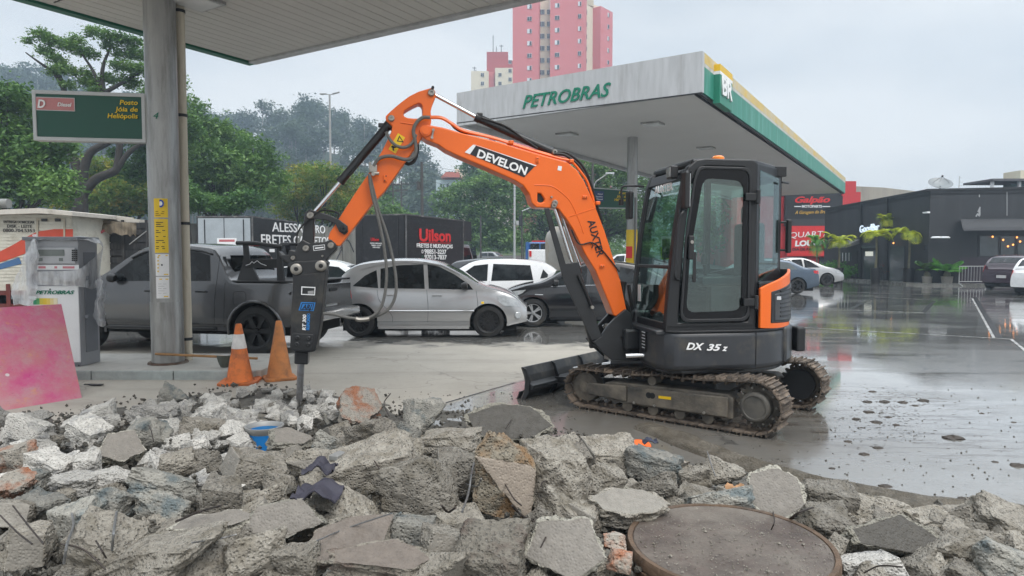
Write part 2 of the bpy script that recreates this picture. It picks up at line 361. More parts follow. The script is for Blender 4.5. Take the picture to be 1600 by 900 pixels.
# column with its number and notices
cp = G(263, 567, .12)
R = .2
ct = thing('column', 'stout grey steel canopy column marked 4 with yellow and white notices', 'column', (cp.x, cp.y, .12))
q = MB(); q.lathe([(0, .12), (R, .12), (R, SOF+.05), (0, SOF+.05)], (cp.x, cp.y, 0), n=48); q.build('shaft', M_steel, ct, smooth=True)
q = MB(); q.lathe([(R+.001, .0), (R+.006, .0), (R+.006, .85), (R+.001, .85)], (cp.x, cp.y, .12), n=48, closed=True); q.build('sleeve', M_steel, ct, smooth=True)
q = MB(); q.lathe([(0, 0), (R+.06, 0), (R+.05, .025), (0, .025)], (cp.x, cp.y, .12), n=24); q.build('base_plate', mat('rusty_steel', (.11, .07, .05), .8, .2, var=.4, vs=12, stain=(.22, .2, .17), sa=.4), ct)
def col_pt(u, v, r=R+.002):
    """point on the column's skin along a line of sight"""
    d = ray(u, v); a = d.x**2+d.y**2; b = -2*(d.x*cp.x+d.y*cp.y); c = cp.x**2+cp.y**2-r*r
    dis = max(b*b-4*a*c, 0); t = (-b-sqrt(dis))/(2*a); return EYE+d*t
def col_sheet(u0, v0, u1, v1, name, m, r=R+.003, th=.003):
    c, e = col_pt(u0, v0), col_pt(u1, v1); a0 = atan2(c.y-cp.y, c.x-cp.x); a1 = atan2(e.y-cp.y, e.x-cp.x)
    if a1 < a0-pi: a1 += 2*pi
    if a0 < a1-pi: a0 += 2*pi
    k = 8; zt, zb = c.z, e.z; b = MB(); vs = []
    for i in range(k+1):
        a = a0+(a1-a0)*i/k; vs += [(cp.x+cos(a)*rr, cp.y+sin(a)*rr, z) for rr in (r, r+th) for z in (zb, zt)]
    fs = []
    for i in range(k):
        o, p = i*4, i*4+4; fs += [(o, p, p+1, o+1), (o+2, o+3, p+3, p+2), (o+1, p+1, p+3, o+3), (o, o+2, p+2, p)]
    fs += [(0, 1, 3, 2), (k*4, k*4+2, k*4+3, k*4+1)]
    b.add(vs, fs); return b.build(name, m, ct)
M_ny = mat('notice_yellow', (.82, .56, .02), .4, var=.04); M_nw = mat('notice_white', (.8, .8, .8), .4, var=.03)
def col_text(s, u0, u1, v, hgt, m, **k):
    a, b = col_pt(u0, v, R+.014), col_pt(u1, v, R+.014); b.z = a.z; return text(s, a, b, hgt, UP, m, ct, depth=.003, **k)
col_sheet(240.5, 310, 262.5, 340, 'notice', M_ny); col_sheet(241, 342, 263.5, 395, 'notice', M_ny)
col_sheet(243, 397, 264.5, 431, 'notice', M_nw); col_sheet(244, 432.5, 265, 466, 'notice', M_nw)
c0 = col_pt(251, 318, R+.012)
q = MB(); q.lathe([(.03, -.002), (.052, -.002), (.052, .003), (.03, .003)], c0, V((-.3, -1, 0)), 20, closed=True); q.build('emblem', mat('notice_blue', (.01, .06, .35), .4), ct)
q = MB(); q.lathe([(.0, -.002), (.032, -.002), (.032, .002), (0, .002)], c0, V((-.3, -1, 0)), 20); q.build('emblem', M_nw, ct)
def col_dash(u0, u1, v, hgt, m):
    """a line of print too small to read: a thin bar"""
    a, b = col_pt(u0, v, R+.010), col_pt(u1, v, R+.010); q = MB(); q.prism([a, b, b+UP*hgt, a+UP*hgt], (b-a).cross(UP).normalized()*.002); q.build('print_line', m, ct)
for k, n_ in enumerate((14, 13, 8)): col_dash(243, 243+n_, 331+k*3, .010, mat('ochre_print', (.35, .2, .01), .5))
for k, n_ in enumerate((11, 7, 12, 0, 14, 7, 0, 15, 0, 12, 14, 0, 13, 14)):
    if n_: col_dash(243.8, 243.8+n_, 348+k*3.15, .009, M_text_black)
for k in range(5):
    p = col_pt(247, 402+k*5.5, R+.01); q = MB(); q.cyl(p, V((-.4, -1, 0)), .012, .003, 10); q.build('symbol', M_text_yellow, ct)
q = MB(); p = col_pt(253, 414, R+.01); q.cyl(p, V((-.2, -1, 0)), .012, .003, 10); q.build('symbol', M_text_black, ct)
for u0, u1, v in ((256, 263, 429.5), (256, 263, 464), (247, 262, 400), (249, 263, 437)): col_dash(u0, u1, v, .013, M_text_yellow)
for k in range(5): col_dash(247, 260-k % 2*3, 444+k*3.6, .005, mat('grey_text', (.4, .4, .4), .5))
col_text('4', 239.6, 248, 185.5, .085, M_text_green, shear=.25, bold=0)
# drain pipe beside the column
pp = G(293, 562, .12)
dp = thing('drainpipe', 'cream plastic drainpipe clamped along the right of the column', 'drainpipe', (pp.x, pp.y, .12))
q = MB(); q.tube([(pp.x, pp.y, .12), (pp.x, pp.y, SOF-.02)], .068, 20); q.build('pipe', mat('cream_pipe', (.55, .50, .40), .5, var=.1, vs=4, stain=(.33, .29, .22), sa=.3, streak=True), dp, smooth=True)
for z in (4.98, 3.55, 2.05, .42):
    q = MB(); q.lathe([(.069, -.02), (.078, -.02), (.078, .02), (.069, .02)], (pp.x, pp.y, z), n=20, closed=True); q.bx(pp.x-.16, pp.x-.06, pp.y-.012, pp.y+.012, z-.015, z+.015); q.build('clamp', M_dark, dp, smooth=True)
# green diesel board hung on the column
def board(name, label, tl, tr, br, bl, thick, frame, fill, fr=.05):
    """framed board through four points (world)"""
    tl, tr, br, bl = map(V, (tl, tr, br, bl)); X = (tr-tl).normalized(); n = X.cross((tl-bl)).normalized()
    n = n if n.y > 0 else -n
    t = thing(name, label, 'sign', tuple((bl+br)/2)); lerp = lambda a, b, k: a+(b-a)*k
    w, h = (tr-tl).length, (tl-bl).length
    inn = [tl+(tr-tl)*(fr/w)+(bl-tl)*(fr/h), tr+(tl-tr)*(fr/w)+(br-tr)*(fr/h), br+(bl-br)*(fr/w)+(tr-br)*(fr/h), bl+(br-bl)*(fr/w)+(tl-bl)*(fr/h)]
    q = MB(); q.plate([tl, tr, br, bl], [inn], n*thick); q.build('frame', frame, t, bevel=.006)
    q = MB(); q.prism([p+n*.012 for p in inn], n*(thick-.03)); q.build('panel', fill, t)
    return t, n
yb = cp.y-.02
S = lambda u, v: D(u, v, yb-.05)
M_alu = mat('aluminium_frame', (.46, .47, .47), .4, .2, var=.08)
bt, bn = board('hanging_sign', 'green diesel and station name board fixed left of the column', S(49, 140), S(226, 146), S(228, 223), S(52, 219), .14, M_alu, M_dgreen)
S2 = lambda u, v: D(u, v, yb-.045)
q = MB(); q.prism([S2(56, 152), S2(115.5, 154), S2(116, 173), S2(56.3, 171)], (0, .01, 0)); q.build('fuel_plate', mat('diesel_pink', (.50, .20, .20), .5, var=.1), bt)
q = MB(); q.plate([S2(55, 151), S2(116.5, 153), S2(117, 174), S2(55.3, 172)], [[S2(56, 152), S2(115.5, 154), S2(116, 173), S2(56.3, 171)]], (0, .008, 0)); q.build('plate_border', M_alu, bt)
S3 = lambda u, v: D(u, v, yb-.05)
text('D', S3(59, 168), S3(71, 168.4), .105, UP, M_text_white, bt, shear=.15, bold=.03); text('Diesel', S3(90, 166), S3(112, 166.7), .05, UP, M_text_white, bt, shear=.2, bold=.02)
for s, u, v in (('Posto', 187.5, 163.4), ('Jóia de', 180, 174), ('Heliópolis', 168.5, 184.5)): text(s, S3(u, v), S3(215.5, v+.6), .062, UP, M_text_yellow, bt, shear=.12, bold=.012)
q = MB(); q.box((cp.x-.17, cp.y-.03, S(226, 150).z), (.12, .06, .05)); q.box((cp.x-.17, cp.y-.03, S(228, 216).z), (.12, .06, .05)); q.build('bracket', M_dark, bt)
# ---------------------------------------------------------------- far canopy
fc = D(1097, 147, 14.7); fc.z = 0; FA = 24.2/E1.y*1.0
Z0, Z1 = SOF, SOF+.86
ft = thing('canopy', 'far petrol station canopy with grey and green fascia above the excavator cab', 'canopy', (fc.x, fc.y, 0))
FL = 28.4; FW = 6.45
def tilt(o):
    return o
q = MB(); oriented(fc, .16, FL-.1, -FW+.16, -.16, Z0+.02, Z1-.1, q); q.build('soffit', mat('soffit_grey', (.62, .62, .61), .55, var=.05, vs=.8), ft)
# end fascia: top and bottom edges sag slightly to the left as in the photo
P = V((fc.x, fc.y, 0)); a = P; b = P-E2*FW
q = MB(); q.add([a+UP*Z0, b+UP*(Z0-.10), b+UP*(Z1-.10), a+UP*Z1]+[x+E1*.14 for x in (a+UP*Z0, b+UP*(Z0-.10), b+UP*(Z1-.10), a+UP*Z1)], [(0, 1, 2, 3), (7, 6, 5, 4), (0, 3, 7, 4), (1, 5, 6, 2), (3, 2, 6, 7), (0, 4, 5, 1)])
q.build('front_fascia', M_fascia, ft)
q = MB(); oriented(fc, .0, .02, -FW, -.01, Z0-.035, Z0-.005, q); q.build('drip_edge', M_dark, ft)
q = MB(); oriented(fc, .141, FL, -FW, -FW+.14, Z0-.1, Z1-.15, q); q.build('side_fascia', M_fascia, ft)
q = MB(); oriented(fc, .143, FL, -.14, 0, Z0, Z0+.56, q); q.build('green_band', M_green, ft)
q = MB(); oriented(fc, .143, FL, -.14, -.002, Z0+.561, Z0+.64, q); q.build('white_band', mat('dirty_white', (.5, .5, .47), .6, var=.15, stain=(.3, .28, .24), sa=.4), ft)
q = MB(); oriented(fc, .143, FL, -.14, -.001, Z0+.641, Z1, q); q.build('yellow_band', M_yellow, ft)
q = MB(); oriented(fc, .02, FL, -.17, -.145, Z0-.05, Z0+.02, q); oriented(fc, .02, FL, -.10, -.03, Z0-.04, Z0-.002, q); q.build('gutter', M_dark, ft)
# totem block with the letters BR
q = MB(); oriented(fc, 0.9, 2.0, -.02, .14, Z0-.08, Z0+.56, q); k1 = q.build('emblem_block', M_dgreen if False else mat('totem_green', (.02, .20, .13), .4, var=.1), ft, bevel=.01)
q = MB(); oriented(fc, 0.9, 2.0, -.02, .14, Z0+.562, Z0+.63, q); q.build('emblem_cap', M_white, ft)
q = MB(); oriented(fc, 0.9, 2.0, -.02, .14, Z0+.632, Z0+.78, q); q.build('emblem_top', mat('totem_yellow', (.72, .46, .02), .45, var=.1), ft)
o_ = P+E2*.142
text('BR', o_+E1*1.02+UP*(Z0+.14), o_+E1*1.9+UP*(Z0+.14), .40, UP, M_text_white, ft, bold=.02, depth=.03)
M_pg = mat('petro_green', (.0, .17, .10), .4, var=.08)
def on_front(u, v):
    return PL(u, v, P-E1*.002, E1)
t0, t1 = on_front(817, 169.5), on_front(955, 149.5)
text('PETROBRAS', t0, t1, (on_front(817, 150)-t0).length, UP, M_pg, ft, shear=.35, bold=.015, depth=.02)
for u, v in ((1020, 196), (886, 212), (1103, 233)): 
    d_ = D(u, v, (SOF-H)/(HOR-v)*F); lamp_panel(d_, ft, .5, SOF+.018)
def plain_column(u, vtop, label, r, foot=0):
    p = D(u, vtop, (SOF-H)/(HOR-vtop)*F); t = thing('column', label, 'column', (p.x, p.y, 0))
    q = MB(); q.lathe([(0, 0), (r, 0), (r, SOF+.03), (0, SOF+.03)], (p.x, p.y, 0), n=32); q.build('shaft', M_steel, t, smooth=True)
    q = MB(); q.lathe([(0, .0), (r+.08, .0), (r+.08, .03), (0, .03)], (p.x, p.y, 0), n=20); q.build('base_plate', M_dark, t)
    q = MB(); q.bx(p.x+r*.3, p.x+r*.3+.05, p.y-r-.04, p.y-r*.8, .03, 3.3); q.build('conduit', mat('grey_conduit', (.2, .2, .19), .6), t)
    return p, t
p1, _ = plain_column(988.5, 218, 'grey round column under the far canopy beside the cab mirror', .155)
q = MB(); q.lathe([(.158, 1.2), (.166, 1.2), (.166, 2.35), (.158, 2.35)], (p1.x, p1.y, 0), n=32, closed=True); q.build('yellow_notice', M_ny, _, smooth=True)
q = MB(); q.bx(p1.x-.20, p1.x-.02, p1.y-.21, p1.y-.17, 1.5, 1.85); q.build('red_notice', M_text_red, _)
yb = p1.y-.12
t2, n2 = board('hanging_sign', 'green fuel board hanging under the far canopy behind the boom', D(900, 291, yb), D(983, 297, yb), D(983, 326, yb), D(900, 325, yb), .12, M_alu, M_dgreen, .03)
q = MB(); q.prism([D(926, 297.5, yb-.01), D(943.5, 299, yb-.01), D(943.5, 315, yb-.01), D(926, 314, yb-.01)], (0, .008, 0)); q.build('fuel_plate', mat('plate_blue', (.03, .06, .16), .5), t2)
for k, (u0, v) in enumerate(((934, 304), (930, 308), (931, 312))): text(('Etanol', 'Gasolina', 'Diesel')[k], D(u0, v, yb-.016), D(941.5, v+.3, yb-.016), .04, UP, M_text_white, t2, bold=.01)
for k, s in enumerate(('Posto', 'Jóia de', 'Heliópolis')): text(s, D(967-k*3.5, 303+k*5.4, yb-.012), D(980.5, 303.6+k*5.4, yb-.012), .07, UP, M_text_yellow, t2, shear=.12, bold=.02)
# ---------------------------------------------------------------- the mini excavator
XC = V((1.99, 7.17, 0)); XF = V((-.985, -.174, 0)).normalized(); XL = V((-XF.y, XF.x, 0))   # forward, left (towards the camera)
XL = V((-XF.y*1, XF.x*1, 0)); 
if XL.y > 0: XL = -XL
ex = thing('mini_excavator', 'orange and black mini excavator on tracks with a hydraulic breaker', 'excavator', tuple(XC))
def Q(a, b, z): return XC+XF*a+XL*b+UP*z
def S_(u, v, b): return PL(u, v, XC+XL*b, XL)
def poly(pts, b): return [S_(u, v, b) for u, v in pts]
M_or = mat('orange_paint', (.80, .135, .004), .36, var=.05, vs=3, coat=.2)
M_body = mat('charcoal_paint', (.030, .032, .037), .38, var=.18, vs=5, coat=.15, stain=(.075, .068, .055), sa=.28, ss=4)
M_cab = mat('cab_black', (.010, .0105, .012), .42, var=.15, vs=6, coat=.05)
M_cyl = mat('cylinder_black', (.014, .0145, .016), .35, var=.15, vs=8, coat=.2)
M_track = mat('muddy_track', (.075, .060, .048), .8, .1, var=.4, vs=10, bump=.6, bs=40, stain=(.26, .20, .15), sa=.55, ss=6)
M_muddy = mat('muddy_frame', (.06, .056, .05), .6, .1, var=.35, vs=6, bump=.3, stain=(.21, .18, .14), sa=.75, ss=4)
M_hose = mat('hose', (.12, .118, .11), .55, var=.2, vs=30, bump=.3, bs=120)
M_hblack = mat('hose_black', (.01, .01, .01), .5, var=.2)
M_pin = mat('pin_steel', (.34, .32, .29), .4, .8, var=.25, vs=12)
M_gl = glass_mat('cab_glass', (.80, .91, .885))
M_gl2 = glass_mat('windscreen_glass', (.78, .90, .87), refl=.2)
M_border = mat('glass_border', (.006, .006, .007), .12, var=.1, spec=.25)
M_yel = mat('sticker_yellow', (.85, .55, .01), .4, var=.05)
def pin(b, u, v, r, par, name='pin', h=.02, m=None, hole=True):
    c = S_(u, v, b); q = MB(); q.lathe([(0, -h), (r, -h), (r, h*.6), (r*.75, h), (r*.42, h), (r*.4, h*.3), (0, h*.3)] if hole else [(0, -h), (r, -h), (r, h), (0, h)], c, XL, 24)
    return q.build(name, m or M_pin, par, smooth=True)
# ---- undercarriage (turned away from the upper works)
UU = V((-.788, .616, 0)).normalized(); UN = V((-UU.y, UU.x, 0))
if UN.y > 0: UN = -UN
def W(p, q, z): return XC+UU*p+UN*q+UP*z
AX = (UU, UN, UP)
zi, ri, pi_ = .225, .185, .93      # idler
zs, rs, ps = .262, .225, -.86      # sprocket
def belt():
    """centre line of a track, evenly spaced: position p, height z, angle of the outward normal"""
    pts = []; k = 400
    th = atan2(zs-zi, ps-pi_)
    # external tangents of two circles
    d = sqrt((ps-pi_)**2+(zs-zi)**2); base = atan2(zi-zs, pi_-ps); off = math.acos((rs-ri)/d)
    A = base+off; B = base-off          # tangent point angles, top and bottom
    seq = []
    for i in range(60): 
        a = A+(B+2*pi-A)*i/60; seq.append((ps+rs*cos(a), zs+rs*sin(a)))       # round the sprocket (rear)
    for i in range(60):
        t = i/60; x0, z0 = ps+rs*cos(B), zs+rs*sin(B); x1, z1 = pi_+ri*cos(B), zi+ri*sin(B); seq.append((x0+(x1-x0)*t, max(z0+(z1-z0)*t, .035)))
    for i in range(60):
        a = B+(A-B)*i/60; seq.append((pi_+ri*cos(a), zi+ri*sin(a)))
    for i in range(60):
        t = i/60; x0, z0 = pi_+ri*cos(A), zi+ri*sin(A); x1, z1 = ps+rs*cos(A), zs+rs*sin(A)
        seq.append((x0+(x1-x0)*t, z0+(z1-z0)*t+.022*sin(t*pi*2)*0-.02*sin(pi*t)*abs(sin(2*pi*t))))
    return seq
seq = belt(); ln = [0]
for i in range(len(seq)): 
    a, b = seq[i], seq[(i+1) % len(seq)]; ln.append(ln[-1]+sqrt((a[0]-b[0])**2+(a[1]-b[1])**2))
def at_len(s):
    s %= ln[-1]
    for i in range(len(seq)):
        if ln[i+1] >= s:
            t = (s-ln[i])/max(ln[i+1]-ln[i], 1e-9); a, b = seq[i], seq[(i+1) % len(seq)]
            dx, dz = b[0]-a[0], b[1]-a[1]; l = sqrt(dx*dx+dz*dz); return a[0]+dx*t, a[1]+dz*t, dx/l, dz/l
NS = 46
def make_track(qc, side):
    tr = thing('track', '', '', tuple(XC)); del tr['label'], tr['category']; tr.parent = ex; tr.location = (0, 0, 0); WL[tr.name] = XC.copy()
    pitch_ = ln[-1]/NS
    for i in range(NS):
        x, z, dx, dz = at_len(i*pitch_+.01); t = UU*dx+UP*dz; n = (UU*dz-UP*dx)
        mid = V((0, 0, 0)); cx = sum(s[0] for s in seq)/len(seq); cz = sum(s[1] for s in seq)/len(seq)
        if n.dot(UU*(x-cx)+UP*(z-cz)) < 0: n = -n
        c = W(x, qc, z); q = MB()
        q.box(c+n*.008, (pitch_*.93, .30, .016), (t, UN, n))
        q.box(c+n*.028-t*pitch_*.30, (.012, .296, .030), (t, UN, n)); q.box(c+n*.023+t*pitch_*.08, (.010, .29, .018), (t, UN, n))
        q.box(c-n*.012, (pitch_*.98, .07, .024), (t, UN, n))
        q.build('track_shoe', M_track, tr)
        
    # chain rollers seen between shoes and frame
    q = MB()
    for i in range(NS):
        x, z, dx, dz = at_len(i*pitch_+.04); n = (UU*dz-UP*dx)
        if n.dot(UU*x+UP*(z-.24)) < 0: n = -n
        q.cyl(W(x, qc, z)-n*.03, UN, .016, .13, 8)
    q.build('chain', M_track, tr)
    o = side  # +1: outer face towards +UN
    q = MB(); q.prism([W(-.66, qc-.10, z_) for z_ in (.12,)]+[W(.62, qc-.10, .115), W(.68, qc-.10, .16), W(.68, qc-.10, .30), W(.60, qc-.10, .325), W(-.60, qc-.10, .345), W(-.66, qc-.10, .31)], UN*.20)
    f = q.build('track_frame', M_muddy, tr, bevel=.012)
    # outer cover plates of the frame
    qo = qc+o*.102
    q = MB(); q.prism([W(-.62, qo, .135), W(.40, qo, .135), W(.40, qo, .30), W(-.62, qo, .32)], UN*o*.03); q.build('frame_cover', M_muddy, tr, bevel=.01)
    q = MB(); q.prism([W(.42, qo, .145), W(.86, qo, .16), W(.90, qo, .21), W(.86, qo, .285), W(.42, qo, .30)], UN*o*.02); q.build('idler_cover', M_muddy, tr, bevel=.01)
    for z_, x_ in ((.150, -.4), (.150, .1), (.150, .32)):
        q = MB(); q.cyl(W(x_, qo+o*.032, z_), UN, .014, .02, 6); q.build('bolt', M_pin, tr)
    q = MB(); q.lathe([(0, -.075), (.045, -.075), (.045, .075), (0, .075)], W(.16, qc, .375), UN, 16); q.build('top_roller', M_muddy, tr, smooth=True)
    for x_ in (-.42, -.14, .14, .42):
        q = MB(); q.lathe([(0, -.09), (.055, -.09), (.055, -.05), (.04, -.045), (.04, .045), (.055, .05), (.055, .09), (0, .09)], W(x_, qc, .095), UN, 16); q.build('bottom_roller', M_muddy, tr, smooth=True)
    q = MB(); q.lathe([(0, -.06), (.150, -.06), (.16, -.02), (.16, .02), (.150, .06), (.06, .065), (.06, .08), (0, .08)], W(pi_, qc, zi), UN*o, 28); q.build('idler', M_muddy, tr, smooth=True)
    # sprocket with teeth and the big motor hub
    q = MB(); T = 21; ring = []
    for k in range(T*4):
        a = 2*pi*k/(T*4); r = rs-.012 if k % 4 in (1, 2) else rs-.045; ring.append(W(ps+r*cos(a), qc-.02*o, zs+r*sin(a)))
    q.prism(ring, UN*o*.04); q.build('sprocket', M_muddy, tr)
    q = MB(); q.lathe([(0, -.05), (.135, -.05), (.135, .115), (.12, .135), (.105, .138), (.10, .128), (0, .128)], W(ps, qc, zs), UN*o, 32); q.build('motor_hub', mat('worn_hub', (.10, .095, .085), .55, .3, var=.25, stain=(.2, .18, .15), sa=.45), tr, smooth=True)
    for k in range(10):
        a = 2*pi*k/10; q = MB(); q.cyl(W(ps+.165*cos(a), qc+o*.03, zs+.165*sin(a)), UN, .011, .03, 6); q.build('hub_bolt', M_pin, tr)
    return tr, qo
tr1, qo1 = make_track(.72, 1); tr2, qo2 = make_track(-.63, -1)
# the far sprocket guard is seen from inside
q = MB(); q.lathe([(.0, -.10), (.155, -.10), (.155, -.04), (0, -.04)], W(ps, -.63, zs), -UN, 32); q.build('inner_guard', M_cyl, tr2, smooth=True)
q = MB(); q.prism([W(-.07, qo1+.0305, .228), W(.06, qo1+.0305, .226), W(.06, qo1+.0305, .252), W(-.07, qo1+.0305, .256)], UN*.002); q.build('warning_label', M_yel, tr1)
q = MB(); q.cyl(W(.125, qo1+.031, .243), UN, .030, .003, 16); q.cyl(W(.165, qo1+.031, .243), UN, .030, .003, 16); q.build('inspection_hole', M_black, tr1)
# centre frame, turntable
q = MB(); q.box(W(.0, 0, .33), (.85, 1.24, .13), AX); q.box(W(-.0, 0, .24), (.55, 1.1, .1), AX); q.build('centre_frame', M_cyl, ex, bevel=.02)
q = MB(); q.lathe([(0, .38), (.40, .38), (.42, .42), (.42, .47), (.36, .475), (.36, .545), (0, .545)], tuple(XC), n=40); q.build('turntable', M_cyl, ex, smooth=True)
# ---- dozer blade
bl = thing('blade', '', '', tuple(XC)); del bl['label'], bl['category']; bl.parent = ex; bl.location = (0, 0, 0); WL[bl.name] = XC.copy()
prof = [(1.72, .0), (1.675, .06), (1.65, .13), (1.645, .20), (1.66, .27), (1.70, .36)]
front = [(p+.022, z) for p, z in prof][::-1]
q = MB(); q.prism([W(p, -.87, z) for p, z in prof+front], UN*1.74); q.build('mouldboard', mat('worn_blade', (.045, .045, .046), .45, .2, var=.3, vs=6, stain=(.13, .12, .10), sa=.35), bl, bevel=.004)
q = MB(); q.prism([W(p, -.875, z) for p, z in ((1.76, -.0), (1.725, .085), (1.74, .087), (1.775, .0))], UN*1.75); q.build('cutting_edge', M_dark, bl)
for s in (-.872, -.29, .29, .855):
    q = MB(); q.prism([W(p, s, z) for p, z in ((1.72, 0), (1.66, .10), (1.635, .2), (1.66, .30), (1.70, .365), (1.645, .345), (1.595, .22), (1.61, .09), (1.67, 0))], UN*.02); q.build('rib', M_cyl, bl)
q = MB(); q.prism([W(p, -.86, z) for p, z in ((1.645, .20), (1.56, .17), (1.56, .13), (1.66, .10))], UN*1.72); q.build('cross_tube', M_cyl, bl, bevel=.01)
for s in (-.36, .30):
    q = MB(); q.tube([W(.42, s*.9, .26), W(.9, s, .22), W(1.61, s*1.15, .16)], .045, 4); q.build('push_arm', M_cyl, bl)
q = MB(); q.tube([W(.55, 0, .42), W(1.05, 0, .36)], .05, 16); q.build('cylinder', M_cyl, bl, smooth=True)
q = MB(); q.tube([W(1.05, 0, .36), W(1.58, 0, .24)], .025, 12); q.build('rod', M_chrome, bl, smooth=True)
# ---- upper body
def arc(r, d0, d1, n): return [(r*cos(radians(d0+(d1-d0)*i/n)), r*sin(radians(d0+(d1-d0)*i/n))) for i in range(n+1)]
left = [(.78, .60), (.70, .80), (.60, .845)]
plan = left+arc(.868, 95, 265, 30)+[(.45, -.84), (.62, -.78), (.66, -.45), (.66, .18), (.78, .24)]
q = MB(); q.prism([Q(a, b, .535) for a, b in plan], UP*.375); body = q.build('body', M_body, ex, bevel=.055, smooth=True, seg=4)
# lower belly rounds in
plan2 = [(a*.93, b*.93) for a, b in plan]; q = MB(); q.prism([Q(a, b, .50) for a, b in plan2], UP*.05); q.build('belly_plate', M_cyl, ex, bevel=.015)
# panel joints
for ang in (100, 150):
    a_, b_ = .8695*cos(radians(ang)), .8695*sin(radians(ang)); q = MB(); q.box(Q(a_, b_, .72), (.006, .006, .34), (XF, XL, UP)); q.build('panel_gap', M_black, ex)
q = MB(); q.prism([Q(a*1.004, b*1.004, .895) for a, b in plan], UP*.02); q.build('deck_edge', M_cab, ex, bevel=.006)
# model plate lettering DX 35z
bY = .866
def side_text(s, u0, v0, u1, v1, hp, m, b=bY, **k):
    a, c = S_(u0, v0, b), S_(u1, v1, b); hgt = hp*a.y/F; return text(s, a, c, hgt, UP, m, ex, **k)
# rear counterweight
cwp = arc(.90, 150, 262, 24)+[(.0, -.6), (.0, .1)]
q = MB(); q.prism([Q(a, b, .56) for a, b in arc(.895, 128, 262, 26)+[(-.3, -.6), (-.3, .3)]], UP*.36); q.build('counterweight', M_body, ex, bevel=.035, smooth=True, seg=3)
q = MB(); q.prism([Q(-.58, .645, .915), Q(-.60, .70, .62), Q(-.60, .70, .62)], UP*.001)
q = MB(); q.box(Q(-.865, .40, .76), (.10, .16, .25), (XF, XL, UP)); q.build('rear_guard', M_cab, ex, bevel=.02)
# engine hood, orange side panel, grille panel (curved round the tail)
def curved(name, m, r, d0, d1, zb0, zt0, zb1, zt1, th, n=14, par=ex, ease=lambda t: t, bev=.006):
    q = MB(); vs = []
    for i in range(n+1):
        t = i/n; d = radians(d0+(d1-d0)*t); e = ease(t); zb, zt = zb0+(zb1-zb0)*e, zt0+(zt1-zt0)*e
        for rr in (r-th, r): vs += [Q(rr*cos(d), rr*sin(d), zb), Q(rr*cos(d), rr*sin(d), zt)]
    fs = []
    for i in range(n):
        o, p = i*4, i*4+4; fs += [(o, p, p+1, o+1), (o+2, o+3, p+3, p+2), (o+1, p+1, p+3, o+3), (o, o+2, p+2, p)]
    fs += [(0, 1, 3, 2), (n*4, n*4+2, n*4+3, n*4+1)]
    q.add(vs, fs); return q.build(name, m, par, smooth=True, bevel=bev)
q = MB(); q.prism([Q(a, b, .91) for a, b in arc(.83, 104, 256, 22)+[(-.2, -.3), (-.2, .78)]], UP*.45); hood = q.build('engine_hood', M_cab, ex, bevel=.03)
curved('side_panel', M_or, .868, 103, 152, .925, 1.30, .885, 1.47, .03, ease=lambda t: t**.8)
curved('side_panel', M_body, .868, 152.5, 250, .885, 1.47, .885, 1.45, .03)
curved('grille', M_body, .880, 115, 150, .985, 1.24, .965, 1.33, .02, bev=.01)
curved('grille_frame', M_cab, .874, 112, 151, .965, 1.265, .945, 1.355, .02, bev=.01)
for k in range(7): curved('louvre', M_cab, .885, 121, 146, 1.02+k*.04, 1.032+k*.04, 1.01+k*.045, 1.024+k*.045, .01, n=6, bev=0)
q = MB(); q.box(Q(.883*cos(radians(118)), .883*sin(radians(118)), 1.20), (.06, .01, .035), (XF, XL, UP)); q.build('catch', M_chrome, ex, bevel=.004)
# ---- cab
fp = [(.722, .925), (.695, 1.30), (.645, 1.80), (.565, 2.30), (.52, 2.42), (.44, 2.485)]        # front edge profile (a, z)
Bn, Bf = .80, -.17
cab = thing('cab', '', '', tuple(XC)); del cab['label'], cab['category']; cab.parent = ex; cab.location = (0, 0, 0); WL[cab.name] = XC.copy()
cplan = [(.50, Bn), (-.165, Bn), (-.66, .40), (-.70, .30), (-.70, Bf), (.50, Bf)]
q = MB(); q.prism([Q(a, b, 2.425) for a, b in [(.48, Bn-.01), (-.165, Bn-.01), (-.64, .39), (-.69, .30), (-.69, Bf), (.48, Bf)]], UP*.075); q.build('roof', M_cab, cab, bevel=.028, seg=4, smooth=True)
q = MB(); q.prism([Q(a, b, .905) for a, b in [(.72, Bn)]+cplan[1:-1]+[(.72, Bf)]], UP*.05); q.build('floor', M_cab, cab)
# side frame (door side): ring along the outline, with door inside
outer = [(.724, .93)]+fp[1:]+[(.36, 2.50), (-.12, 2.50), (-.165, 2.47), (-.165, .93)]
inner = [(.60, .985), (.585, 1.30), (.545, 1.80), (.49, 2.26), (.45, 2.37), (.36, 2.43), (-.03, 2.43), (-.095, 2.38), (-.105, 2.30), (-.105, 1.02), (-.09, .985)]
q = MB(); q.plate([Q(a, Bn-.05, z) for a, z in outer], [[Q(a, Bn-.05, z) for a, z in inner]], XL*.05); q.build('side_frame', M_cab, cab, bevel=.012)
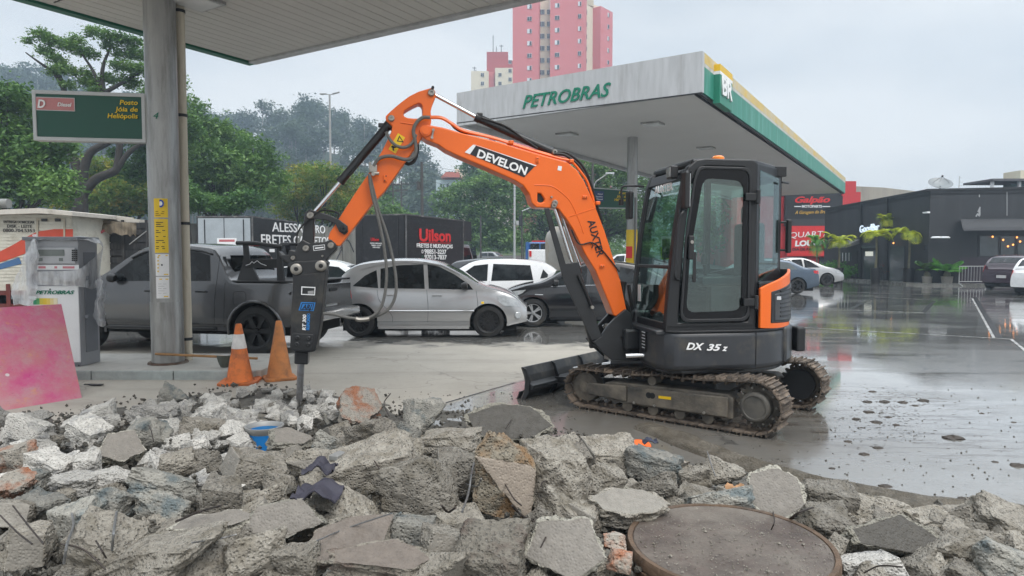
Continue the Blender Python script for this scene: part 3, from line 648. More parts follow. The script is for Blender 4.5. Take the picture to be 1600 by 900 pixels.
# front pillar chunk (thick, seen on the skew)
for b0, nm in ((Bn-.085, 'front_pillar'), (Bf, 'front_pillar')):
    pr = [(a, z) for a, z in fp]+[(a-.085, z) for a, z in fp[::-1]]; q = MB(); q.prism([Q(a, b0, z) for a, z in pr], XL*.085*(1 if b0 < 0 else .95)); q.build(nm, M_cab, cab, bevel=.015)
def fa(z):
    for (a0, z0), (a1, z1) in zip(fp, fp[1:]):
        if z0 <= z <= z1: return a0+(a1-a0)*(z-z0)/(z1-z0)
    return fp[-1][0]
def crossbar(z, h, nm, d=.06):
    q = MB(); q.prism([Q(fa(z-h/2), Bf+.08, z-h/2), Q(fa(z+h/2), Bf+.08, z+h/2), Q(fa(z+h/2)-d, Bf+.08, z+h/2), Q(fa(z-h/2)-d, Bf+.08, z-h/2)], XL*(Bn-Bf-.16)); q.build(nm, M_cab, cab, bevel=.008)
crossbar(.955, .055, 'sill_bar'); crossbar(1.50, .035, 'windscreen_bar', .035); crossbar(2.36, .10, 'header_bar')
for z0, z1, nm in ((.98, 1.485, 'lower_windscreen'), (1.515, 2.32, 'windscreen')):
    q = MB(); k = 6; zz = [z0+(z1-z0)*i/k for i in range(k+1)]
    q.prism([Q(fa(z)-.018, Bf+.075, z) for z in zz]+[Q(fa(z)-.022, Bf+.075, z) for z in zz[::-1]], XL*(Bn-Bf-.155)); q.build(nm, M_gl2, cab)
# black rubber edges of the windscreen
for b0 in (Bf+.082, Bn-.105):
    q = MB(); zz = [1.0+1.33*i/8 for i in range(9)]; q.prism([Q(fa(z)-.012, b0, z) for z in zz]+[Q(fa(z)-.03, b0, z) for z in zz[::-1]], XL*.022); q.build('windscreen_seal', M_black, cab)
# door
dr = thing('door', '', '', tuple(XC)); del dr['label'], dr['category']; dr.parent = ex; dr.location = (0, 0, 0); WL[dr.name] = XC.copy()
def rr(pts, r=.05, k=4):
    """rounded outline of 2-D points"""
    o = []; n = len(pts)
    for i in range(n):
        p0, p1, p2 = V((*pts[i-1], 0)), V((*pts[i], 0)), V((*pts[(i+1) % n], 0)); a = (p0-p1); b = (p2-p1); ra = min(r, a.length*.45, b.length*.45)
        a = p1+a.normalized()*ra; b = p1+b.normalized()*ra
        for j in range(k+1): t = j/k; c = a*(1-t)**2+p1*2*t*(1-t)+b*t*t; o.append((c.x, c.y))
    return o
d_out = rr([(.595, .99), (.555, 1.75), (.475, 2.31), (.435, 2.425), (-.10, 2.425), (-.10, .99)], .09)
d_mid = rr([(.570, 1.02), (.530, 1.75), (.452, 2.30), (.41, 2.40), (-.075, 2.40), (-.075, 1.02)], .09)
d_in = rr([(.53, 1.08), (.50, 1.60), (.415, 2.10), (.38, 2.32), (-.02, 2.30), (-.02, 1.09)], .09)
q = MB(); q.plate([Q(a, Bn+.002, z) for a, z in d_out], [[Q(a, Bn+.002, z) for a, z in d_mid]], XL*.022); q.build('door_frame', M_cab, dr, bevel=.006)
q = MB(); q.plate([Q(a, Bn+.008, z) for a, z in d_mid], [[Q(a, Bn+.008, z) for a, z in d_in]], XL*.004); q.build('glass_border', M_border, dr)
q = MB(); q.prism([Q(a, Bn+.006, z) for a, z in d_mid], -XL*.004); q.build('door_glass', M_gl, dr)
for z in (2.15, 1.17):
    q = MB(); q.box(Q(-.10, Bn+.04, z), (.15, .025, .07), (XF, XL, UP)); q.cyl(Q(-.15, Bn+.045, z), UP, .022, .13, 12); q.build('hinge', M_cab, dr, bevel=.005)
q = MB(); q.box(Q(.50, Bn+.035, 1.68), (.055, .03, .22), (XF, XL, UP)); q.build('door_handle', M_black, dr, bevel=.01); 
q = MB(); q.cyl(Q(.50, Bn+.053, 1.73), XL, .016, .01, 12); q.build('lock', M_pin, dr)
q = MB(); q.tube(spline([Q(.54, Bn+.01, 2.02), Q(.60, Bn+.07, 2.0), Q(.64, Bn+.07, 1.90), Q(.67, Bn+.07, 1.5), Q(.66, Bn+.06, 1.40), Q(.60, Bn+.01, 1.38)], 6), .011, 8); q.build('grab_rail', M_cab, cab, smooth=True)
q = MB(); q.box(Q(.455, Bn+.013, 1.50), (.03, .006, .28), (XF, XL, UP)); q.build('inner_handle', M_black, dr)
# chamfered rear quarter window
qa, qb = V((-.165, Bn, 0)), V((-.655, .40, 0))
def QW(t, z, off=0):
    p = qa+(qb-qa)*t; n = V((-(qb-qa).y, (qb-qa).x, 0)).normalized(); n = n if n.y > 0 else -n; return Q(p.x+n.x*off, p.y+n.y*off, z)
nrm = (QW(0, 0, 1)-QW(0, 0, 0))
q = MB(); q.plate([QW(0, .93), QW(1, .93), QW(1, 2.47), QW(0, 2.47)], [[QW(.12, 1.36), QW(.88, 1.50), QW(.88, 2.36), QW(.12, 2.40)]], -nrm*.05); q.build('rear_quarter_frame', M_cab, cab, bevel=.012)
q = MB(); q.prism([QW(.11, 1.35), QW(.89, 1.49), QW(.89, 2.37), QW(.11, 2.41)], nrm*.004); q.build('quarter_glass', M_gl, cab)
# rear wall and off side, each with a pane
q = MB(); q.plate([Q(-.66, .40, .93), Q(-.66, .40, 2.45), Q(-.70, Bf, 2.45), Q(-.70, Bf, .93)], [[Q(-.664, .34, 1.55), Q(-.664, .34, 2.35), Q(-.696, Bf+.07, 2.35), Q(-.696, Bf+.07, 1.55)]], XF*.04); q.build('rear_frame', M_cab, cab)
q = MB(); q.prism([Q(-.668, .36, 1.53), Q(-.668, .36, 2.37), Q(-.700, Bf+.05, 2.37), Q(-.700, Bf+.05, 1.53)], XF*.004); q.build('rear_glass', M_gl, cab)
sf = [(.71, .93)]+[(a-.02, z) for a, z in fp[1:]]+[(-.68, 2.47), (-.68, .93)]
q = MB(); q.plate([Q(a, Bf, z) for a, z in sf], [[Q(a, Bf, z) for a, z in ((.56, 1.30), (.50, 1.9), (.42, 2.34), (-.10, 2.38), (-.10, 1.30))], [Q(a, Bf, z) for a, z in ((-.16, 1.42), (-.16, 2.38), (-.60, 2.34), (-.60, 1.50))]], XL*.045); q.build('off_side_frame', M_cab, cab)
q = MB(); q.prism([Q(a, Bf+.02, z) for a, z in ((.58, 1.28), (.52, 1.9), (.44, 2.38), (-.62, 2.40), (-.62, 1.28))], XL*.004); q.build('off_side_glass', M_gl, cab)
# inside: seat, consoles, levers, monitor
M_seat = mat('seat_cloth', (.03, .032, .035), .8, var=.2, vs=30)
q = MB(); q.box(Q(-.05, .32, 1.30), (.48, .46, .13), (XF, XL, UP)); st = q.build('seat', M_seat, cab, bevel=.04, seg=3)
q = MB(); q.box(Q(-.36, .32, 1.62), (.12, .44, .62), (XF, XL, UP)); q.build('backrest', M_seat, st, bevel=.04, seg=3)
q = MB(); q.box(Q(-.37, .32, 2.02), (.09, .26, .18), (XF, XL, UP)); q.build('headrest', M_seat, st, bevel=.03)
for b in (.60, .03):
    q = MB(); q.box(Q(.05, b, 1.36), (.50, .12, .10), (XF, XL, UP)); q.box(Q(.0, b, 1.15), (.42, .10, .35), (XF, XL, UP)); c_ = q.build('console', M_cab, cab, bevel=.02)
    q = MB(); q.tube([Q(.24, b, 1.40), Q(.25, b, 1.52)], [.018, .022], 10); q.lathe([(0, -.05), (.03, -.045), (.036, 0), (.025, .05), (0, .055)], Q(.255, b, 1.57), UP, 14); q.build('joystick', M_black, c_, smooth=True)
for b in (.22, .42):
    q = MB(); q.tube([Q(.48, b, .95), Q(.50, b, 1.35), Q(.47, b, 1.42)], .012, 8); q.box(Q(.50, b, 1.02), (.18, .08, .02), (XF, XL, UP)); q.build('travel_lever', M_black, cab)
q = MB(); q.box(Q(.42, .06, 1.68), (.04, .12, .20), (XF, XL, UP)); q.tube([Q(.42, .0, 1.3), Q(.42, .03, 1.6)], .014, 8); q.build('monitor', M_black, cab, bevel=.012)
q = MB(); q.cyl(Q(.40, .16, 1.62), V((1, 0, 0)), .06, .02, 18); q.build('fan', M_black, cab)
q = MB(); q.box(Q(.30, Bf+.045, 1.63), (.20, .004, .13), (XF, XL, UP)); q.build('safety_label', mat('label_lime', (.45, .62, .03), .5, var=.05), cab)
q = MB(); q.box(Q(.30, Bf+.045, 1.76), (.20, .004, .10), (XF, XL, UP)); q.build('safety_label', M_white, cab)
q = MB(); q.box(Q(.06, .6, 1.03), (.10, .004, .10), (XF, XL, UP)); q.build('card', M_white, cab)
q = MB(); q.box(Q(fa(1.22)-.011, Bf+.19, 1.22), (.004, .08, .17), (XF, XL, UP)); q.build('sticker', M_white, cab)
# sill trim lines and lower front of the cab
q = MB(); q.prism([Q(.80, Bf+.02, .87), Q(.80, Bf+.02, .91), Q(.60, Bf+.02, .925), Q(.60, Bf+.02, .86)], XL*.90); q.build('front_step', M_body, ex, bevel=.012)
# beacon, lamp, mirrors, aerial blocks
q = MB(); c = Q(-.02, .30, 2.50); q.lathe([(0, 0), (.075, 0), (.075, .02), (.066, .025), (.062, .085), (.045, .10), (0, .102)], c, UP, 24); q.build('beacon', mat('amber_lens', (.9, .23, .01), .15, var=.05, coat=.5), cab, smooth=True)
q = MB(); q.box(Q(.60, .62, 2.385), (.075, .115, .12), (XF, XL, UP)); lp_ = q.build('work_lamp', M_black, cab, bevel=.012)
q = MB(); q.box(Q(.64, .62, 2.385), (.006, .09, .09), (XF, XL, UP)); q.build('lens', mat('lamp_lens', (.45, .46, .46), .1, .5, var=.3, vs=40), lp_)
q = MB(); q.tube([Q(.55, .62, 2.38), Q(.47, .65, 2.40)], .02, 8); q.build('lamp_bracket', M_cab, cab)
def mirror(c, arm, nm='mirror', w=.15, h=.26):
    q = MB(); q.box(c, (.05, w, h), (XF, XL, UP)); m_ = q.build(nm, M_black, ex, bevel=.02, seg=3)
    q = MB(); q.box(c-XF*.0265, (.004, w*.86, h*.88), (XF, XL, UP)); q.build('mirror_glass', M_chrome, m_)
    q = MB(); q.tube(spline(arm, 6), .011, 8); q.build('mirror_arm', M_black, m_, smooth=True)
mc = Q(.70, -.27, 2.14); mirror(mc, [Q(.58, Bf, 2.33), Q(.64, -.26, 2.345), Q(.76, -.30, 2.34), Q(.78, -.30, 2.26), Q(.76, -.29, 2.15)], w=.14, h=.30)
q = MB(); q.cyl(Q(.79, -.28, 2.17), UP, .026, .06, 12); q.build('mirror_knuckle', M_black, ex)
mc = Q(.57, Bn+.05, 2.20); mirror(mc, [Q(.50, Bn, 2.37), Q(.56, Bn+.06, 2.37), Q(.58, Bn+.06, 2.32)], w=.10, h=.34)
mc = Q(-.755, .385, 1.80); q = MB(); q.box(mc, (.05, .055, .34), (XF, XL, UP)); q.build('rear_lamp_box', M_black, ex, bevel=.015); 
q = MB(); q.tube([Q(-.66, .39, 1.66), Q(-.78, .38, 1.66)], .012, 6); q.tube([Q(-.66, .39, 1.94), Q(-.78, .38, 1.94)], .012, 6); q.build('lamp_box_bracket', M_black, ex)
q = MB(); q.box(Q(-.60, .42, 2.44), (.14, .10, .10), (XF, XL, UP)); q.tube([Q(-.60, .50, 2.33), Q(-.72, .42, 2.33)], .012, 6); q.build('aerial_block', M_cab, cab, bevel=.015)
# ---- swing post, mount
q = MB(); q.box(Q(.74, .0, .76), (.34, .44, .22), (XF, XL, UP)); q.box(Q(.78, .0, .60), (.30, .30, .10), (XF, XL, UP)); q.box(Q(.66, -.1, .95), (.18, .3, .2), (XF, XL, UP)); q.build('swing_mount', M_cyl, ex, bevel=.03)
sp_ = poly([(966, 492), (978, 483), (986, 490), (990, 511), (971, 527), (983, 545), (990, 563), (956, 563), (940, 549), (927, 534), (939, 526), (949, 510)], .15)
for off in (0, -.27):
    q = MB(); q.prism([p+XL*off for p in sp_], -XL*.045); q.build('swing_post', M_cyl, ex, bevel=.008)
q = MB(); q.prism([p-XL*.045 for p in poly([(957, 520), (985, 516), (985, 562), (956, 561), (935, 540)], .15)], -XL*.22); q.build('swing_knuckle', M_cyl, ex, bevel=.01)
q = MB(); q.cyl(Q(.98, 0, .72), UP, .07, .36, 20); q.build('swing_pin', M_pin, ex, smooth=True)
q = MB(); q.tube([S_(1012, 555, .40), S_(978, 556, .34)], .023, 12); q.build('swing_rod', M_chrome, ex, smooth=True)
q = MB(); q.tube([S_(1045, 556, .42), S_(1012, 555, .40)], .042, 14); q.build('swing_cylinder', M_cyl, ex, smooth=True)
# decal column at body front
q = MB(); 
# ---- boom
BB = .115
boom_px = [(655, 203), (659, 197), (667, 194.5), (692, 199), (725, 208.5), (780, 222), (835, 238.5), (865, 247), (886, 253), (901, 265), (913, 283), (923, 305), (931, 325), (945, 361), (965, 424), (970.5, 443), (979, 484), (976, 492), (968, 496), (959, 493),
 (954, 480), (931, 424), (915.5, 399), (894, 356), (884, 341), (872.5, 326), (855, 325), (838, 324), (831, 317), (827, 303), (818, 290), (805, 282), (760, 262), (715, 243), (697, 234.5), (685, 226), (667, 219), (659, 213)]
boom = MB(); o_ = poly(boom_px, BB); tri = poly([(840, 302), (845, 302), (851, 311), (850, 315), (844, 317), (840, 315)], BB)
boom.plate(o_, [tri], -XL*2*BB); boom = boom.build('boom', M_or, ex, bevel=.012, seg=3)
# raised edge flanges of the box section
def follow(pts, b, r, m, nm, par, k=5, n=8): q = MB(); q.tube(spline([S_(u, v, b) for u, v in pts], k), r, n); return q.build(nm, m, par, smooth=True)
follow([(835, 289), (862, 291), (882, 305), (893, 318), (905, 345), (912, 365)], BB+.001, .004, M_or, 'weld_seam', boom)
q = MB(); q.tube([S_(888, 339, BB+.001), S_(931, 325, BB+.001)], .004, 6); q.build('weld_seam', M_or, boom)
tcx, tcy = 844.5, 309
q = MB(); q.prism([p-XL*.03 for p in tri], -XL*.01); q.build('recess_plate', M_black, boom)
# cylinder clevis and pins
pin(BB+.012, 867, 317, .030, boom, 'pin'); pin(BB+.006, 861.5, 308, .010, boom, 'grease_nipple', hole=False)
for u, v in ((840, 250), (914, 308), (941, 416)):
    q = MB(); c = S_(u, v, BB+.008); q.box(c, (.05 if v != 250 else .03, .016, .028 if v != 250 else .055), (XF, XL, UP)); br = q.build('bracket', M_or, boom, bevel=.004)
    for s in (-.012, .012): q = MB(); q.cyl(c+XF*(s if v != 250 else 0)+UP*(0 if v != 250 else s)+XL*.009, XL, .005, .006, 8); q.build('bracket_hole', M_black, br)
q = MB(); q.prism(poly([(872, 259), (878, 260), (877, 267), (871, 266)], BB+.001), XL*.002); q.build('label', M_white, boom)
# decal
dz = BB+.002
q = MB(); q.prism(poly([(739, 226), (836.5, 259), (819, 277), (732, 240)], dz), XL*.002); q.build('decal', mat('decal_black', (.012, .013, .018), .35, var=.05), boom)
q = MB(); q.prism(poly([(739, 226), (743.5, 227.5), (734.5, 241), (726, 238)], dz+.0022), XL*.002); q.build('decal_stripe', M_white, boom)
q = MB(); q.prism(poly([(739, 225.2), (743, 226.2), (838.5, 258.5), (836.5, 259.6)], dz+.0022), XL*.002); q.build('decal_stripe', M_white, boom)
p0, p1 = S_(744.5, 245, dz+.002), S_(821, 273.5, dz+.002); text('DEVELON', p0, p1, .077, UP, M_text_white, boom, bold=.03, depth=.002)
p0, p1 = S_(918, 345, dz), S_(933.5, 402, dz); dd = (p1-p0).normalized(); text('AUXTER', p0, p1, .075, V((0, 0, 1))-XF*.6 if False else XF*-1, M_text_black, boom, bold=.02, depth=.002)
# pipes along the top of the boom
for off, dv in ((.08, 0), (.03, -1.5), (-.04, -1)):
    follow([(672, 184+dv), (690, 185+dv), (706, 194+dv), (725, 205+dv), (770, 216+dv), (820, 232+dv), (872, 247+dv), (892, 252+dv), (907, 268+dv), (918, 285+dv), (927, 312+dv)], off, .013, M_or, 'pipe', boom)
follow([(927, 312), (933, 345), (950, 400), (968, 440)], .10, .012, M_or, 'pipe', boom)
for u, v in ((797, 224), (890, 253), (931, 318)):
    q = MB(); q.box(S_(u, v, .03), (.045, .17, .035), (XF, XL, UP)); q.build('pipe_clamp', M_or, boom, bevel=.006)
follow([(703, 191), (712, 201), (726, 207), (760, 213)], -.02, .013, M_hblack, 'hose', boom)
# black hoses behind the top of the boom
for k, (du, dv, b) in enumerate(((0, 0, .06), (3, -3, .0), (2, 1, -.05))):
    follow([(866+du, 240+dv), (882+du, 242+dv), (900+du, 254+dv), (912+du, 270+dv), (921+du, 292+dv), (928+du, 318+dv), (938+du, 350)], b, .014, M_hblack, 'hose', boom)
# arm pivot boss plates
pin(BB+.01, 665, 204.5, .052, boom, 'pivot_boss', .012, M_or, hole=False); pin(BB+.025, 665, 204.5, .034, boom, 'pivot_boss', .008, M_or, hole=False)
q = MB(); q.tube([S_(677, 204, BB+.02), S_(675, 215, BB+.02)], .009, 8); q.build('grease_line', M_pin, boom)
for u, v in ((677, 203), (675, 215)): pin(BB+.024, u, v, .013, boom, 'bolt', .01, hole=False)
# ---- arm
AB = .088
arm_px = [(669, 138.5), (675, 137), (680, 142), (681, 150), (676, 162), (673, 174), (674, 190), (671, 203), (660, 214), (648, 232), (630, 258), (600, 300), (582.5, 318), (556, 352), (531, 384.5), (526, 384), (518, 379), (512.5, 372), (516, 362), (521, 355), (538, 328), (556, 300), (574, 274), (598, 234), (611, 207), (613, 197), (603, 188), (602.5, 181.5), (609, 175), (618, 167), (629, 158), (640, 150), (654, 143)]
hole = [(630, 178), (632, 173), (637, 169.5), (646, 164.5), (654, 161), (658, 162), (660, 166), (660.5, 175), (660, 182), (656, 185), (646, 185), (637, 184), (632, 182)]
q = MB(); q.plate(poly(arm_px, AB), [poly(hole, AB)], -XL*2*AB); arm = q.build('arm', M_or, ex, bevel=.010, seg=3)
q = MB(); q.prism(poly([(622, 208), (633, 215), (618, 240), (607, 233)], AB+.0015), XL*.002); lb = q.build('warning_label', M_yel, arm)
q = MB(); q.plate(poly([(624, 211.5), (631, 222.5), (620, 221)], AB+.004), [poly([(624.3, 214.5), (628.6, 220.8), (622.3, 219.8)], AB+.004)], XL*.001); q.prism(poly([(613, 227), (616.5, 229), (620, 228.5), (619, 231), (615.5, 231.5), (616, 236), (613.5, 235), (613, 230.5), (610.5, 230)], AB+.004), XL*.001); q.build('pictogram', M_text_black, lb)
q = MB(); q.tube([S_(606, 223+.5, AB+.003), S_(634.5, 226-2, AB+.003)], .001, 4)
follow([(626, 191.5), (650, 195)], AB+.002, .006, M_or, 'weld_seam', arm)
pin(AB+.008, 674, 145, .033, arm); pin(AB+.006, 611.5, 185, .030, arm); pin(AB-.005, 676, 137.5, .014, arm, 'grease_nipple', .03, M_black, hole=False)
q = MB(); q.box(S_(602, 279, AB+.008), (.035, .014, .06), (XF, XL, UP)); bk = q.build('bracket', M_or, arm, bevel=.004)
for dv in (-4, 3): pin(AB+.017, 602+dv*-.3, 279+dv, .006, bk, 'bracket_hole', .002, M_black, hole=False)
# valve block and its fittings on the arm
q = MB(); q.box(S_(583, 264, AB+.03), (.075, .06, .075), (XF, XL, UP)); vb = q.build('valve_block', M_pin, arm, bevel=.01)
q = MB(); q.cyl(S_(578, 259, AB+.05), UP, .012, .07, 8); q.cyl(S_(588, 271, AB+.05), XF, .016, .05, 8); q.cyl(S_(583, 272, AB+.06), XL, .018, .03, 8); q.build('fitting', M_pin, vb)
# hoses on the arm
follow([(672, 183.5), (660, 184), (650, 193), (646, 205), (649, 222), (650, 236), (645, 246), (632, 249), (612, 244), (596, 246), (588, 252), (584, 260)], AB+.05, .017, M_hose, 'hose', ex, 8)
follow([(603, 206), (610, 219), (620, 228), (634, 230), (645, 222), (650, 210)], AB+.045, .015, M_hose, 'hose', ex, 8)
follow([(651, 215), (652, 235), (648, 250), (640, 256), (632, 254)], -.02, .017, M_hblack, 'hose', ex, 8)
# long loop from the arm down to the breaker
LB = .17
follow([(577, 272), (579, 290), (583, 310), (592, 345), (600, 385), (604, 425), (602, 455), (596, 478), (585, 492), (572, 497), (548, 497), (520, 491), (505, 490)], LB, .0145, M_hose, 'hose', ex, 8)
follow([(578, 275), (584, 300), (592, 330), (604, 365), (614, 405), (619, 440), (617, 465), (607, 483), (592, 492), (575, 499)], LB-.03, .0145, M_hose, 'hose', ex, 8)
follow([(556, 498), (563, 499.5), (577, 498)], LB, .022, M_pin, 'hose_fitting', ex)
# thin cable on the lower boom
follow([(893, 359), (900, 375), (908, 382), (925, 379), (940, 390), (955, 408), (968, 425)], BB+.012, .007, M_hblack, 'cable', boom)
follow([(922, 378), (926, 383), (925, 388)], BB+.02, .005, M_hblack, 'cable', boom)
# ---- hydraulic rams
def ram(nm, barrel, rod, rb, rr_, b=0.0, cap=True, off_l=0):
    a, c = [S_(*p, b) for p in barrel]; d = (c-a).normalized(); q = MB()
    q.tube([a, c], rb, 24); o = q.build(nm, M_cyl, ex, smooth=True)
    for e0, e1, k in ((a-d*.005, a+d*.045, 1.14), (c-d*.03, c+d*.005, 1.1)): q = MB(); q.tube([e0, e1], rb*k, 24); q.build('end_cap', M_cyl, o, smooth=True)
    if rod:
        e, f = [S_(*p, b) for p in rod]; q = MB(); q.tube([e, f], rr_, 16); q.build('rod', M_chrome, o, smooth=True)
    return o
r1 = ram('arm_ram', ((743, 182.5), (862, 237)), ((677, 147), (744, 183)), .041, .020)
q = MB(); q.box(S_(750, 180.5, .02), (.05, .05, .05), (XF, XL, UP)); q.build('port', M_cyl, r1, bevel=.008); pin(.03, 866, 238, .03, r1, 'end_eye', .03, M_pin)
follow([(752, 184), (790, 197), (820, 218), (840, 232)], .045, .010, M_hblack, 'hose', r1)
r2 = ram('bucket_ram', ((608, 194), (531, 285)), ((532, 284), (489, 334)), .040, .019)
q = MB(); q.box(S_(596, 196, .0), (.06, .05, .04), (XF, XL, UP)); q.build('port', M_cyl, r2, bevel=.008)
q = MB(); q.prism(poly([(603, 190), (612, 178), (620, 185), (611, 203)], .05), -XL*.10); q.build('end_eye', M_cyl, r2, bevel=.01)
follow([(603, 199), (590, 218), (570, 240), (556, 262), (545, 275)], .05, .010, M_hblack, 'hose', r2)
# boom rams: chrome rod above, barrel below, guard beside
for b, off in ((.05, 0),):
    r3 = ram('boom_ram', ((897, 422), (931, 540)), ((866, 322), (900, 430)), .062, .022, b)
    q = MB(); q.box(S_(893, 432, .12), (.17, .03, .09), (XF, XL, UP)); q.build('collar', M_cyl, r3, bevel=.02)
    pin(.12, 865, 321, .03, r3, 'end_eye', .03)
q = MB(); q.prism(poly([(850, 325), (858, 325), (884, 412), (905, 409), (909, 430), (941, 527), (925, 532), (881, 440)], .145), -XL*.012); q.build('ram_guard', M_cyl, ex, bevel=.004)
q = MB(); q.tube([S_(876, 330, .0), S_(906, 415, .0)], .018, 12); q.build('rod', M_chrome, ex, smooth=True)
follow([(903, 430), (915, 455), (921, 470), (925, 480)], .17, .012, M_cyl, 'hose', ex); pin(.18, 925, 480, .017, ex, 'hose_fitting', .02, hole=False)
follow([(975, 440), (972, 465), (980, 480), (985, 500)], .0, .03, M_hblack, 'hose', ex); follow([(982, 445), (985, 465), (990, 490), (1000, 505)], -.05, .02, M_hblack, 'hose', ex)
follow([(968, 497), (958, 507), (948, 515), (942, 508)], .02, .010, M_chrome, 'hose', ex)
# ---- linkage and quick coupler
for b in (AB+.03, -AB-.005):
    q = MB(); q.prism(poly([(478, 332), (484, 327), (494, 330), (512, 335), (530, 343), (543, 353), (544, 362), (538, 367), (530, 362), (524, 350), (510, 344), (493, 342), (484, 343)], b), -XL*.025); q.build('bucket_link', M_cyl, ex, bevel=.005)
q = MB(); q.prism(poly([(476, 332), (485, 326), (493, 334), (490, 350), (490, 383), (482, 391), (470, 386), (472, 370)], .055), -XL*.11); lk = q.build('link_rod', M_cyl, ex, bevel=.01)
pin(AB+.036, 485, 336.5, .032, ex); pin(AB+.036, 537, 358, .034, ex, m=M_dark)
cpx = [(470, 376), (478, 378), (490, 381), (508, 377), (516, 375), (524, 381), (526, 388), (518, 399), (513, 402), (508, 409), (456, 410), (446, 406), (438, 401), (436, 392), (441, 396), (449, 399), (452, 392), (444, 390), (442, 394), (436, 391), (440, 387), (450, 390), (460, 393), (464, 384)]
cpx = [(472, 374), (484, 380), (508, 378), (517, 374), (525, 381), (526, 389), (514, 402), (507, 412), (456, 414), (446, 408), (437, 402), (435, 392), (441, 398), (450, 398), (452, 390), (461, 392), (465, 382)]
cq = MB(); cq.prism(poly(cpx, .10), -XL*.20); cpl = cq.build('quick_coupler', M_cyl, ex, bevel=.008)
for u, v, r in ((478, 388, .030), (517, 383.5, .030), (458, 403, .022), (504, 400, .010)): pin(.112, u, v, r, cpl)
q = MB(); q.prism(poly([(489, 384), (507.5, 382), (508, 390), (490, 392)], .1015), XL*.002); q.build('plate', M_white, cpl)
q = MB(); q.prism(poly([(490, 385), (506.7, 383), (507, 389), (491, 391)], .104), XL*.001); q.build('plate_face', M_black, cpl)
q = MB(); q.prism(poly([(492, 387), (505.5, 385.4), (505.8, 387.4), (492.3, 389)], .1055), XL*.001); q.build('plate_print', M_white, cpl)
follow([(463, 380), (466, 362), (480, 345), (500, 330), (515, 329), (528, 333), (528, 342)], AB+.03, .008, M_hblack, 'hose', ex)
# ---- breaker
HB = .13
brk = MB(); brk.prism(poly([(457, 425), (470, 428), (490, 426), (510, 421), (507, 450), (504, 480), (501, 506), (497, 530), (492.5, 549), (482, 551), (462, 550), (453, 545), (454, 510), (455, 478), (457, 455)], HB), -XL*2*HB)
hb = brk.build('breaker_housing', mat('breaker_black', (.017, .018, .020), .5, var=.25, vs=6, bump=.1, stain=(.06, .055, .045), sa=.3), ex, bevel=.014, seg=3)
q = MB(); q.prism(poly([(449, 413), (460, 408), (507, 406), (513, 410), (508, 424), (470, 431), (457, 428)], HB-.015), -XL*2*(HB-.015)); q.build('top_bracket', M_cyl, hb, bevel=.01)
for u, v in ((463, 420.5), (501.5, 415.5)): pin(HB+.005, u, v, .052, hb, 'pin', .02); pin(HB+.024, u, v, .018, hb, 'pin_bolt', .008, M_dark)
def frame_poly(o, i, b, m, nm): q = MB(); q.plate(poly(o, b), [poly(i, b)], XL*.004); return q.build(nm, m, hb)
frame_poly([(471, 447.5), (493, 448.5), (492, 461.5), (470.5, 460.5)], [(472.5, 449.2), (491.5, 450), (490.8, 460), (472, 459.2)], HB+.001, M_white, 'label_border')
q = MB(); q.prism(poly([(481, 455), (490.3, 454), (490, 459.5), (481, 459)], HB+.001), XL*.004); q.build('label', mat('grey_print', (.3, .3, .3), .5), hb)
M_blu = mat('arj_blue', (.02, .20, .55), .45, var=.08)
q = MB(); q.prism(poly([(470.5, 472), (493, 472.5), (490, 486), (466.5, 485)], HB+.001), XL*.003); q.build('maker_plate', M_blu, hb)
frame_poly([(472, 473.5), (491, 474), (488.5, 484.7), (468.8, 483.8)], [(473, 474.6), (489.6, 475), (487.5, 483.6), (470.3, 482.8)], HB+.0042, M_text_black, 'label_border')
text('ARJ', S_(472, 482.6, HB+.005), S_(487.5, 483.2, HB+.005), .042, UP, M_text_black, hb, shear=.3, bold=.03, depth=.002)
p0, p1 = S_(477.5, 516, HB+.001), S_(478.5, 491.5, HB+.001); text('RT 300', p0, p1, .03, XF, M_text_white, hb, bold=.03, shear=.15, depth=.002)
p0, p1 = S_(483, 516, HB+.001), S_(484.5, 490, HB+.001); text('SILENCIADO', p0, p1, .026, XF, M_blu, hb, bold=.04, depth=.002)
pin(HB+.004, 491.5, 468.5, .018, hb, 'plug', .01, M_cyl, hole=False)
q = MB(); q.prism(poly(rr([(457, 520.5), (491, 522), (489, 548), (455, 546)], 4), HB+.001), XL*.014); cv = q.build('side_plate', M_cyl, hb, bevel=.005)
q = MB(); q.plate(poly(rr([(456, 519.5), (492, 521), (490, 549), (454, 547)], 4), HB+.001), [poly(rr([(457, 520.5), (491, 522), (489, 548), (455, 546)], 4), HB+.001)], XL*.009); q.build('plate_edge', M_dark, hb)
for u, v in ((464.5, 528), (482, 529), (463.5, 538), (481.5, 538.5)): pin(HB+.020, u, v, .021, hb, 'plate_bolt', .010, M_cyl)
q = MB(); q.prism(poly([(460, 549), (482, 550), (481, 570), (459.5, 569)], .075), -XL*.15); q.build('tool_neck', M_cyl, ex, bevel=.012)
c0, c1 = S_(470.5, 566, 0), S_(467.5, 632, 0)
q = MB(); q.tube([c0, c0+(c1-c0)*.86, c1], [.033, .031, .008], 20); q.build('chisel', mat('worn_steel', (.33, .34, .36), .32, .8, var=.2, vs=8, stain=(.15, .13, .11), sa=.3), ex, smooth=True)
